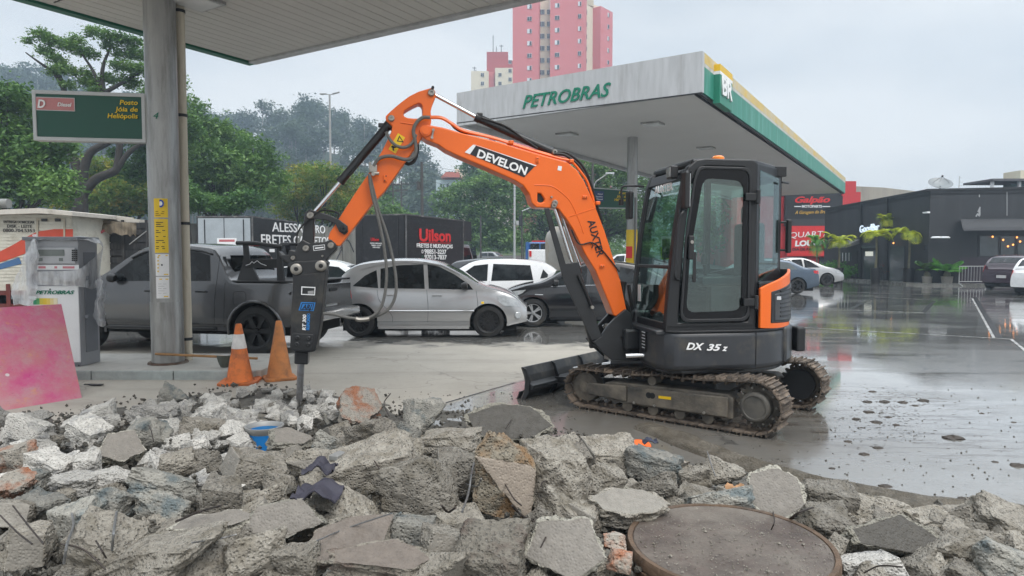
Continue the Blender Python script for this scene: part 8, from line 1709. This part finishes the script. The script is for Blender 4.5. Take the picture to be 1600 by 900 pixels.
hero = [  # u, v, w, h, tone, slab, (tilt x, tilt y, turn), description
 (20, 718, 60, 46, 3, 0, None, 'pale block smeared with rust at the left edge'), (50, 673, 64, 40, 0, 0, None, 'pale block at the left end of the heap under the pink board'), (7, 650, 32, 30, 0, 0, None, 'small pale block touching the left edge under the pink board'),
 (160, 646, 54, 34, 0, 0, None, 'pale block at the back of the heap below the kerb'), (243, 646, 70, 34, 0, 0, None, 'long pale block at the back of the heap below the column'), (275, 621, 40, 36, 2, 0, None, 'dark rounded boulder alone on top of the back edge'),
 (143, 677, 54, 44, 0, 0, None, 'pale dusty block left of the grey wedge'), (230, 677, 58, 46, 2, 0, None, 'pale block with a bluish flank above the grey wedge'), (190, 702, 72, 62, 4, 1, (.9, .3, .5), 'smooth grey wedge pointing down in the pale rubble'),
 (318, 672, 66, 38, 4, 1, (.5, .4, 1.2), 'pale flat slab sloping towards the blue bucket'), (332, 652, 36, 36, 0, 0, None, 'pale cube left of the blue bucket'), (370, 675, 50, 38, 0, 0, None, 'pale block touching the blue bucket'),
 (83, 727, 70, 34, 0, 0, None, 'long low pale block left of the heap middle'), (133, 727, 40, 40, 0, 0, None, 'upright pale lump right of the long low block'), (177, 747, 72, 36, 0, 0, None, 'brightest pale block above the blue boulder'),
 (117, 758, 66, 24, 0, 1, (.1, .1, .3), 'thin layered pale slab'), (23, 760, 64, 38, 3, 1, (.6, -.3, .9), 'tilted slab with an orange top at the left edge'), (55, 752, 42, 34, 2, 0, None, 'blue-black wedge beside the orange slab'),
 (67, 787, 80, 54, 2, 0, None, 'grey block with blue-stained front at left'), (33, 802, 68, 46, 1, 0, None, 'brown rough block at the lower left'), (50, 848, 60, 60, 1, 0, None, 'olive upright block in the lower left corner'),
 (115, 817, 80, 64, 2, 0, None, 'large block with bluish shadowed side left of the olive boulder'), (173, 787, 58, 54, 2, 0, None, 'block with teal left side below the brightest block'), (258, 760, 112, 44, 2, 0, None, 'long teal-stained boulder left of centre'),
 (240, 797, 86, 58, 2, 0, None, 'rounded grey-blue boulder under the teal boulder'), (165, 850, 108, 82, 1, 0, None, 'big rounded grey boulder left of the front slab'), (277, 727, 56, 38, 1, 0, None, 'brown rounded lump behind the teal boulder'),
 (320, 722, 48, 42, 4, 1, (1.0, .2, .2), 'grey smooth-faced piece standing behind the squared block'), (350, 780, 62, 66, 1, 0, None, 'squared light block standing upright left of the smooth grey slab'), (395, 733, 90, 62, 1, 0, None, 'big dark-bellied block under the blue bucket'),
 (230, 880, 270, 72, 1, 1, (.35, .10, .25), 'longest rough slab along the front left'), (402, 868, 92, 66, 1, 0, None, 'cracked rough block at the right end of the front slab'), (335, 828, 140, 30, 4, 1, (.12, -.1, .1), 'thin dark-edged slab lying flat over the front slab'),
 (560, 640, 74, 66, 3, 1, (.9, -.5, .9), 'tilted slab with bright rust-orange face beside the chisel'), (515, 690, 38, 38, 2, 0, None, 'blue-grey lump under the rusty slab'), (578, 685, 70, 60, 1, 0, None, 'squared block right of the rusty slab'), (632, 684, 44, 48, 2, 0, None, 'blue-stained lump right of the squared block'),
 (660, 652, 58, 62, 2, 0, None, 'upright bluish block at the back beside the slab joint'), (697, 690, 96, 44, 1, 0, None, 'broad pale block behind the heap middle'), (450, 692, 74, 38, 4, 1, (.4, .2, .6), 'flat brownish slab right of the blue bucket'),
 (483, 733, 82, 64, 1, 0, None, 'block with a dark rag on its flank right of centre-left'), (585, 735, 150, 86, 1, 0, None, 'largest rough block in the middle of the heap'), (655, 768, 106, 100, 1, 0, None, 'great rough block right of the largest block'), (555, 790, 124, 44, 1, 0, None, 'long block jutting out under the largest block'),
 (447, 812, 136, 58, 4, 1, (1.15, .0, .05), 'smooth bare grey slab standing on edge'), (415, 777, 54, 32, 1, 0, None, 'small dark piece above the bare grey slab'), (548, 850, 138, 78, 5, 1, (.75, -.45, .55), 'reddish-topped slab tilted up to the right in front'),
 (400, 800, 40, 30, 1, 0, None, 'small brown piece left of the bare grey slab'), (465, 876, 62, 52, 1, 0, None, 'broken block left of the tilted red slab'), (595, 882, 160, 62, 5, 1, (.4, .1, .2), 'dark reddish slab along the front centre'), (612, 822, 54, 44, 1, 0, None, 'rounded stone beneath the great rough block'),
 (650, 832, 74, 52, 2, 0, None, 'dark underside block in the hollow at centre'), (690, 852, 64, 62, 1, 0, None, 'brown stone beside the reddish corner block'), (690, 888, 90, 52, 1, 0, None, 'rough pale block at the front edge right of centre'),
 (797, 668, 142, 66, 7, 1, (1.05, .12, .15), 'wide slab with a dark smooth face in front of the dozer blade'), (715, 742, 76, 78, 1, 0, None, 'big wired block left of the upright tan boulder'), (790, 760, 102, 170, 6, 0, None, 'tall upright tan boulder tangled with wire'), (862, 748, 96, 118, 1, 0, None, 'tall rough block leaning right of the tan boulder'),
 (765, 868, 124, 82, 5, 0, None, 'reddish corner block in front of the tan boulder'), (883, 858, 132, 120, 4, 1, (1.1, .3, -.3), 'upright angular slab with smooth brown face left of the manhole'), (900, 724, 46, 48, 1, 0, None, 'small pale stone behind the leaning block'), (948, 712, 84, 56, 4, 1, (.4, .1, .4), 'smooth-topped block behind the manhole, near the track'),
 (935, 755, 80, 70, 1, 0, None, 'rough stone with a dark hollow at its right'), (985, 798, 130, 50, 1, 1, (.25, .1, .1), 'flat slab with rusty end resting above the manhole cover'), (1018, 727, 76, 50, 2, 0, None, 'blue-grey block with a white chipped corner'), (1015, 766, 80, 36, 1, 0, None, 'low block between the white-cornered block and the flat slab'),
 (885, 697, 44, 38, 1, 0, None, 'small stone at the back beside the track'), (1080, 748, 50, 42, 1, 0, None, 'weathered lump near the dirt bank'), (1120, 788, 104, 46, 2, 0, None, 'pale block with a blue base behind the manhole cover'), (1127, 740, 56, 46, 1, 0, None, 'mound-like stone at the start of the dirt bank'),
 (963, 846, 34, 30, 3, 0, None, 'small orange brick fragment left of the manhole'), (970, 876, 42, 32, 3, 0, None, 'lower orange brick fragment left of the manhole'),
 (1210, 780, 94, 92, 4, 1, (1.0, .5, -.4), 'pointed grey slab standing over the manhole cover'), (1297, 785, 84, 62, 1, 0, None, 'brown rounded block right of the pointed slab'), (1287, 820, 80, 52, 1, 0, None, 'grey block hanging beside the manhole rim'), (1367, 790, 116, 38, 1, 1, (.2, .05, .1), 'long low slab along the dirt bank'),
 (1390, 842, 150, 78, 7, 1, (1.05, .05, .1), 'large slab with a dark smooth oval face at right'), (1358, 882, 90, 40, 0, 1, (.3, .2, .3), 'brightest pale slab at the front right of the manhole'), (1500, 858, 132, 62, 1, 0, None, 'big rough block in the lower right'), (1572, 815, 92, 42, 1, 0, None, 'flat-topped block at the right edge by the water'),
 (1582, 888, 104, 62, 2, 0, None, 'bluish block in the lower right corner'), (1445, 812, 64, 28, 1, 0, None, 'broken crust piece beside the dirt bank'), (1307, 858, 36, 44, 1, 0, None, 'small orange-brown stone at the manhole rim'), (1495, 800, 60, 24, 1, 0, None, 'low weathered piece near the right dirt bank')]
rk = random.Random(21); KEEP = ('smooth', 'tilted', 'wide', 'reddish-topped', 'upright', 'large', 'pointed', 'thin', 'flat', 'dark')
occ = []
for i, (u, v, wpx, hpx, tone, slab, rot, lab) in enumerate(hero):
    if slab and lab.split()[0] not in KEEP: slab = 0; tone = {4: 1, 7: 1}.get(tone, tone)
    zc = heap(u, v); p = G(u, v+hpx*.30, zc); d = p.y; sx = wpx*d/F*1.12; el = atan2(H-zc, d); hh = hpx*d/F
    if slab:
        th = min(sx, hh)*.42+.03; sy = (hh/ max(sin(el+rot[0]), .35))*1.0; sy = min(max(sy, sx*.45), sx*1.1); size = (sx, sy, max(th*.9, .11)); r = (rot[0]*.85, rot[1]*.6, rot[2])
    else:
        up_ = lab.startswith('tall') or 'upright' in lab; sz = hh*(1.0 if not up_ else 1.05); sy = (sx+sz)*.5; size = (sx*1.05, sy, sz*1.08); r = (rk.uniform(-.45, .45), rk.uniform(-.45, .45), rk.choice([0, pi])+rk.uniform(-.5, .5)) if not up_ else (.08, rk.uniform(-.12, .12), .3)
    ctr = D(u, v, d+sy*.25); occ.append((u, v, wpx, hpx))
    put_rock(ctr, size, r, tone, slab, lab if 'concrete' in lab or 'slab' in lab or 'block' in lab else lab)
# fill: smaller pieces over the heap
def in_hero(u, v, k=.33): return any(abs(u-a) < w_*k and abs(v-b) < h_*k for a, b, w_, h_ in occ)
SEEN = set()
def near_label(lab, u, v, s):
    c_ = 'pale' if 'pale' in lab else 'brown'; sz = s if isinstance(s, str) else 'small' if s < .14 else ('mid-sized' if s < .19 else 'sizeable')
    for _, hu, hv, hl in sorted((abs(h[0]-u)+abs(h[1]-v)*1.3, h[0], h[1], h[7]) for h in hero+[(467, 622, 0, 0, 0, 0, 0, 'the breaker chisel'), (375, 606, 0, 0, 0, 0, 0, 'the white-banded cone'), (437, 604, 0, 0, 0, 0, 0, 'the plain cone'), (412, 664, 0, 0, 0, 0, 0, 'the blue bucket')])[:7]:
        w_ = hl.split()
        while len(w_) > 9:
            k_ = [i for i, x in enumerate(w_) if x in ('at', 'in', 'of', 'under', 'with', 'behind', 'beside', 'over', 'above', 'below', 'towards', 'near', 'by', 'right', 'left', 'to', 'on', 'between', 'tangled', 'leaning', 'smeared') and i > 2]
            if not k_: break
            w_ = w_[:k_[-1]]
        w_ = w_[1:] if w_[0] == 'the' else w_; dx, dy = u-hu, (v-hv)*1.3
        d_ = ('left of' if dx < 0 else 'right of') if abs(dx) > abs(dy)*2.4 else (('just behind' if dy < 0 else 'in front of') if abs(dy) > abs(dx)*2.4 else ('behind' if dy < 0 else 'before')+(' and left of' if dx < 0 else ' and right of'))
        t_ = '%s %s the %s' % (s, d_, ' '.join(w_)) if isinstance(s, str) else '%s %s chunk %s the %s' % (sz, c_, d_, ' '.join(w_))
        if t_ not in SEEN and len(t_.split()) <= 16: SEEN.add(t_); return t_
    return lab
zones = [('small pale chunks at the back of the heap', 'small pale dusty chunk among the crushed concrete around the chisel', 0, (200, 560, 600, 660), 105, (.10, .17)), ('pale chunks on the left of the heap', 'pale grey chunk on the left half of the heap below the pink board', 0, (0, 400, 640, 760), 50, (.12, .22)),
 ('brown chunks filling the left foreground', 'dirty brown chunk wedged between the larger blocks at lower left', 1, (0, 420, 760, 905), 30, (.12, .24)), ('brown chunks in the middle of the heap', 'olive-brown chunk wedged between the larger blocks at centre', 1, (420, 960, 650, 905), 44, (.12, .24)), ('chunks near the excavator track', 'rough brown chunk on the strip between the manhole and the track', 1, (860, 1200, 700, 790), 22, (.10, .18)),
 ('chunks along the right trench', 'weathered grey-brown chunk along the trench right of the manhole', 1, (1250, 1600, 780, 905), 38, (.12, .22))]
def inside_strip(u, v): 
    top = pw([(0, 655), (120, 640), (200, 628), (300, 612), (400, 600), (480, 603), (560, 618), (640, 630), (740, 640), (860, 668), (980, 705), (1100, 728), (1180, 762), (1400, 790), (1600, 815)], u); return v > top
def on_cover(u, v): return ((u-1140)/172)**2+((v-856)/62)**2 < 1
for grp, lab, tone, (u0, u1, v0, v1), n, (s0, s1) in zones:
    k = 0; tries = 0
    while k < n and tries < 3000:
        tries += 1; u, v = rk.uniform(u0, u1), rk.uniform(v0, v1)
        if not inside_strip(u, v-4) or in_hero(u, v, .30) or on_cover(u, v): continue
        zc = heap(u, v)*.9; p = G(u, v, zc); s = rk.uniform(s0, s1); tn = tone if rk.random() < .8 else rk.choice([1, 2, 1, 4 if tone else 0])
        lb_ = near_label(lab, u, v, s); put_rock(p-UP*s*.12, (s*rk.uniform(.9, 1.4), s*rk.uniform(.8, 1.2), s*rk.uniform(.6, 1.0)), (rk.uniform(-.6, .6), rk.uniform(-.6, .6), rk.uniform(0, 6.3)), tn, 0, lb_, grp); k += 1
# mound of grit and gravel under the pieces
q = MB(); vs = []; NXm, NYm = 120, 60
for j in range(NYm+1):
    for i in range(NXm+1):
        u = -120+i*1860/NXm; v = 596+(960-596)*(j/NYm)
        top = pw([(-200, 660), (0, 655), (120, 640), (200, 628), (300, 612), (400, 600), (480, 603), (560, 618), (640, 630), (740, 640), (860, 668), (980, 705), (1100, 728), (1180, 762), (1400, 790), (1600, 815), (1800, 830)], u)
        v_ = top+(985-top)*(j/NYm); z = max(heap(u, v_)-.17, .01); p = G(u, v_, z); nn_ = noise.noise(V((p.x*3, p.y*3, 0)))*.06+noise.noise(V((p.x*9, p.y*9, 3)))*.03
        edge = min(j/4, 1); vs.append((p.x, p.y, z*edge+nn_*edge-(0.02 if j == 0 else 0)))
q.add(vs, [(j*(NXm+1)+i, j*(NXm+1)+i+1, (j+1)*(NXm+1)+i+1, (j+1)*(NXm+1)+i) for j in range(NYm) for i in range(NXm)])
M_grit = rock_mat('grit', (.08, .072, .058), (.21, .195, .165), (.05, .045, .035), .5, wet=.2)
q.build('rubble_ground', M_grit, smooth=True, ang=180, kind='structure')
# loose gravel: one object
gr = []; q = MB(); base_r = [(.5, 0, 0), (-.5, .1, 0), (0, .5, .05), (0, -.5, 0), (.05, 0, .4), (0, .05, -.4)]; FR = [(0, 2, 4), (2, 1, 4), (1, 3, 4), (3, 0, 4), (2, 0, 5), (1, 2, 5), (3, 1, 5), (0, 3, 5)]
for k in range(11000):
    u, v = rk.uniform(-20, 1620), rk.uniform(596, 905); 
    if not inside_strip(u, v+rk.uniform(-3, 9)): continue
    zc = max(heap(u, v)-rk.uniform(.02, .16), .0); p = G(u, v, zc); s = rk.uniform(.008, .034)*(1 if rk.random() < .9 else 1.7); nn_ = noise.noise(V((p.x*3, p.y*3, 0)))*.06
    R_ = Matrix.Rotation(rk.uniform(0, 6), 3, V((rk.random(), rk.random(), rk.random()+.1)).normalized()); q.add([p+UP*(nn_+s*.25)+R_@(V(b_)*s*1.6) for b_ in base_r], FR)
for k in range(420):   # crumbs thrown onto the wet slab
    u, v = rk.uniform(1000, 1640), rk.uniform(600, 810); 
    if inside_strip(u, v): continue
    p = G(u, v); s = rk.uniform(.004, .014); q.add([p+V(b_)*s*1.5+UP*s*.3 for b_ in base_r], FR)
for k in range(260):
    u, v = rk.uniform(600, 900), rk.uniform(612, 660); p = G(u, v); s = rk.uniform(.004, .014); q.add([p+V(b_)*s*1.5+UP*s*.3 for b_ in base_r], FR)
o = q.build('gravel', M_grit); o['kind'] = 'stuff'; o['label'] = 'loose gravel and crumbs between the broken concrete'
# clods of mud on the wet yard
M_clod = mat('mud_clod', (.045, .034, .025), .6, var=.3, bump=.6, bs=50)
cl = [(1150, 0)]; r = random.Random(77)
for i, (u, v, s) in enumerate([(1411, 629, .06), (1490, 685, .10), (1443, 626, .07), (1355, 628, .06), (1382, 628, .07), (1338, 655, .05), (1370, 660, .06), (1400, 664, .04), (1592, 728, .07), (1383, 760, .05), (1555, 722, .03), (1350, 710, .05), (1372, 700, .05), (1388, 652, .04), (1325, 690, .04), (1358, 644, .06), (1430, 634, .04), (1534, 646, .03), (1584, 660, .03), (1363, 612, .05), (1300, 732, .03), (1505, 780, .05)]):
    p = G(u, v); q = MB(); vs = []; m_ = 10
    for a in range(m_):
        for b in range(5): th = b/4*pi/2; rr0 = s*.62*(1+.6*noise.noise(V((a*.8, b, i)))); vs.append(p+V((cos(2*pi*a/m_)*cos(th)*rr0*1.5, sin(2*pi*a/m_)*cos(th)*rr0, sin(th)*rr0*.4)))
    q.add(vs, [(a*5+b, ((a+1) % m_)*5+b, ((a+1) % m_)*5+b+1, a*5+b+1) for a in range(m_) for b in range(4)]); lb_ = {0: 'flat dark clod at the top right of the mud group', 1: 'biggest dark clod of mud alone on the wet yard', 8: 'dark clod of mud at the right edge of the wet yard'}.get(i, 'dark clod in the group right of the tracks' if u < 1450 and v < 720 else 'small dark clod apart from the group on the wet yard'); tag(q.build('mud_clod', M_clod, smooth=True, ang=60), lb_, 'mud clod', 'mud clods on the wet yard')
q = MB()
for k in range(450):
    u, v = r.gauss(1385, 45), r.gauss(650, 26); 
    if v < 600 or v > 760: continue
    p = G(u, v); s = r.uniform(.004, .013); q.add([p+V((b_[0]*s*3.4, b_[1]*s*1.4, b_[2]*s*.4+s*.1)) for b_ in base_r], FR)
o = q.build('mud_spatter', M_clod); o['kind'] = 'stuff'; o['label'] = 'mud spatter tracked over the wet yard'
# ---------------------------------------------------------------- manhole cover
mc_ = G(1140, 852, .20); RR = .49; t = thing('manhole_cover', 'large round rusty chequered manhole cover on a raised rim in the foreground', 'manhole cover', (mc_.x, mc_.y, 0))
axm = V((.0, -.015, 1)).normalized(); cen = V((mc_.x, mc_.y, .215))
def plate_mat():
    m = mat('rusty_chequer', (.10, .078, .066), .55, .2, var=.4, vs=9, stain=(.21, .185, .155), sa=.65, ss=3); t_ = m.node_tree; N = t_.nodes.new; L = t_.links.new; b = t_.nodes['Principled BSDF']
    tc = N('ShaderNodeTexCoord'); ck = N('ShaderNodeTexBrick'); ck.inputs['Scale'].default_value = 26; ck.inputs['Mortar Size'].default_value = .03; ck.offset = .5; mp = N('ShaderNodeMapping'); mp.inputs['Rotation'].default_value = (0, 0, .6); L(tc.outputs['Object'], mp.inputs[0]); L(mp.outputs[0], ck.inputs[0])
    nz = N('ShaderNodeTexNoise'); nz.inputs['Scale'].default_value = 50; nz.inputs['Detail'].default_value = 6; L(tc.outputs['Object'], nz.inputs[0]); ad = N('ShaderNodeMath'); ad.operation = 'MULTIPLY_ADD'; L(nz.outputs[0], ad.inputs[0]); ad.inputs[1].default_value = 1.2; L(ck.outputs['Fac'], ad.inputs[2]); bp = N('ShaderNodeBump'); bp.inputs['Strength'].default_value = .8; bp.inputs['Distance'].default_value = .006; L(ad.outputs[0], bp.inputs['Height']); L(bp.outputs[0], b.inputs['Normal']); return m
q = MB(); q.lathe([(0, 0), (RR-.03, 0), (RR-.025, -.004), (RR-.025, -.03), (0, -.03)], cen, axm, 72); q.build('lid', plate_mat(), t, smooth=True)
M_rim = mat('rusty_rim', (.13, .085, .055), .65, .2, var=.35, vs=9, bump=.5, bs=40, stain=(.05, .04, .035), sa=.4)
q = MB(); q.lathe([(RR-.022, .002), (RR, .004), (RR+.006, -.01), (RR+.006, -.05), (RR-.01, -.055), (RR-.012, -.20), (RR-.03, -.20), (RR-.03, -.03)], cen, axm, 72, closed=True); q.build('rim', M_rim, t, smooth=True, ang=30)
for k in range(20):
    a = 2*pi*k/20+.1; c = cen+V((cos(a)*(RR+.0), sin(a)*(RR+.0), -.115)); q = MB(); q.box(c, (.03, .03, .11), (V((cos(a), sin(a), 0)), V((-sin(a), cos(a), 0)), UP)); q.build('lug', M_rim, t)
q = MB()
for k in range(900):
    a = rk.uniform(0, 2*pi); r_ = RR*.93*sqrt(rk.random()); s = rk.uniform(.0015, .006)*(1 if rk.random() < .96 else 2.4); p = cen+V((cos(a)*r_, sin(a)*r_, .002+s*.3)); q.add([p+V(b_)*s*1.7 for b_ in base_r], FR)
o = q.build('grit', RM[1]); o['kind'] = 'stuff'; o['label'] = 'grit scattered on the manhole cover'
# ---------------------------------------------------------------- blue bucket, rag, wires and scraps in the rubble
pb = G(413, 667, .28); t = thing('bucket', 'bright blue bucket with grey flanged rim half buried in the rubble', 'bucket', (pb.x, pb.y, .25)); s_ = pb.y/F
q = MB(); q.lathe([(25*s_*.94, -.20), (25*s_, -.02), (23*s_, -.02), (23*s_*.94, -.19), (0, -.19), (0, -.20)], pb, UP, 32); q.build('body', mat('bucket_blue', (.01, .17, .48), .4, var=.1, stain=(.06, .2, .33), sa=.3), t, smooth=True, ang=50)
q = MB(); q.lathe([(23*s_, -.06), (25*s_, -.04), (30*s_, .0), (30*s_, .012), (27*s_, .012), (23*s_, -.02)], pb, UP, 32, closed=True); q.build('rim', mat('zinc_grey', (.30, .30, .29), .5, .3, var=.15), t, smooth=True, ang=50)
M_wire = mat('rebar_wire', (.05, .04, .035), .6, .5, var=.3); M_wire2 = mat('bright_wire', (.22, .22, .22), .4, .7)
wr = [[(745, 700), (738, 735), (732, 770), (722, 800)], [(760, 690), (775, 712), (782, 740), (800, 775), (815, 790)], [(740, 715), (752, 718), (770, 725)], [(800, 790), (815, 805), (835, 815)], [(728, 756), (745, 760), (752, 748)], [(820, 608), (808, 640), (790, 670)], [(838, 740), (850, 725), (865, 712)],
 [(845, 760), (850, 752), (870, 753), (880, 753)], [(300, 848), (340, 842), (370, 835)], [(275, 815), (310, 800), (345, 790)], [(20, 790), (45, 822), (68, 850)], [(0, 805), (25, 830), (50, 850)], [(100, 880), (105, 850), (115, 820), (112, 800)], [(150, 845), (160, 862), (166, 872)], [(585, 720), (600, 745), (612, 770)], [(610, 615), (600, 630), (608, 650)],
 [(495, 845), (540, 826), (612, 802)], [(1350, 895), (1375, 884), (1410, 886)], [(1235, 810), (1250, 800), (1270, 793)], [(1205, 828), (1210, 815), (1208, 800)], [(1105, 705), (1112, 728), (1118, 744)], [(690, 790), (700, 800), (712, 793)], [(845, 855), (862, 820), (866, 800)], [(560, 690), (575, 700), (590, 692)], [(175, 860), (178, 830), (182, 800)], [(230, 660), (236, 672), (240, 690)], [(95, 850), (130, 858), (165, 890)]]
for i, w_ in enumerate(wr):
    pts = [G(u, v, heap(u, v)+.14+.05*sin(k*2+i)) for k, (u, v) in enumerate(w_)]; q = MB(); q.tube(spline(pts, 6), .0035 if i % 3 else .0055, 6); tag(q.build('wire', M_wire if i % 4 else M_wire2, smooth=True), near_label('thin bent steel wire sticking out of the broken concrete', w_[0][0], w_[0][1], 'thin bent steel wire'), 'wire', 'loose wires in the rubble')
def rag(label, u, v, s, mm, seed, z=.12):
    p = G(u, v, heap(u, v)+z); q = MB(); vs = []; n_ = 12
    for i in range(n_):
        for j in range(n_): x, y = (i/(n_-1)-.5), (j/(n_-1)-.5); vs.append(p+V((x*s, y*s*.9, .10*s*sin(x*9+seed)+.25*s*noise.noise(V((x*4, y*4, seed)))-abs(x)*s*.25+.03)))
    q.add(vs, [(i*n_+j, i*n_+j+1, (i+1)*n_+j+1, (i+1)*n_+j) for i in range(n_-1) for j in range(n_-1)]); o = q.build('rag', mm, smooth=True, ang=180); md = o.modifiers.new('t', 'SOLIDIFY'); md.thickness = .006; tag(o, label, 'rag')
M_rag = mat('plum_rag', (.035, .033, .048), .7, var=.3, vs=12)
rag('dark plum rag crumpled beside the middle block', 497, 772, .22, M_rag, 1); rag('dark cloth scrap on the flank of the block above', 500, 735, .16, M_rag, 2, .2); rag('navy cloth beside the orange cap', 1016, 694, .10, mat('navy_cloth', (.03, .035, .06), .7), 3, .08); rag('brown paper scrap behind the pointed slab', 1150, 768, .11, mat('brown_paper', (.36, .20, .10), .7), 4, .08); rag('dark blue plastic scrap behind the pointed slab', 1172, 776, .12, mat('blue_plastic', (.04, .055, .09), .4), 5, .07)
pc_ = G(1001, 702, .15); q = MB(); q.lathe([(0, 0), (.075, 0), (.08, .02), (.072, .045), (0, .05)], pc_, V((.1, -.2, 1)), 20); tag(q.build('orange_cap', mat('orange_plastic', (.75, .13, .02), .45), smooth=True, ang=40), 'round orange plastic cap on the rubble before the track', 'cap')
q = MB(); a_, b_ = G(520, 716, .42), G(545, 704, .42); q.box((a_+b_)/2, ((b_-a_).length, .06, .03), ((b_-a_).normalized(), V((-(b_-a_).y, (b_-a_).x, 0)).normalized(), UP)); tag(q.build('metal_profile', M_steel, bevel=.004), 'short grey metal channel stuck under the rusty slab', 'metal channel')
pq = G(1255, 655, 0)
# ---------------------------------------------------------------- air: haze
def haze():
    m = bpy.data.materials.new('haze_air'); m.use_nodes = True; t = m.node_tree; t.nodes.clear(); o = t.nodes.new('ShaderNodeOutputMaterial'); v = t.nodes.new('ShaderNodeVolumePrincipled')
    v.inputs['Color'].default_value = (.65, .82, 1.0, 1); v.inputs['Density'].default_value = HAZE; v.inputs['Anisotropy'].default_value = .1; t.links.new(v.outputs[0], o.inputs['Volume'])
    q = MB(); q.bx(-290, 290, -25, 245, -3.2, 75); o_ = q.build('haze', m); o_['kind'] = 'stuff'; o_['label'] = 'pale damp air fading the hill and towers'
HAZE = .0016
if 1: haze()
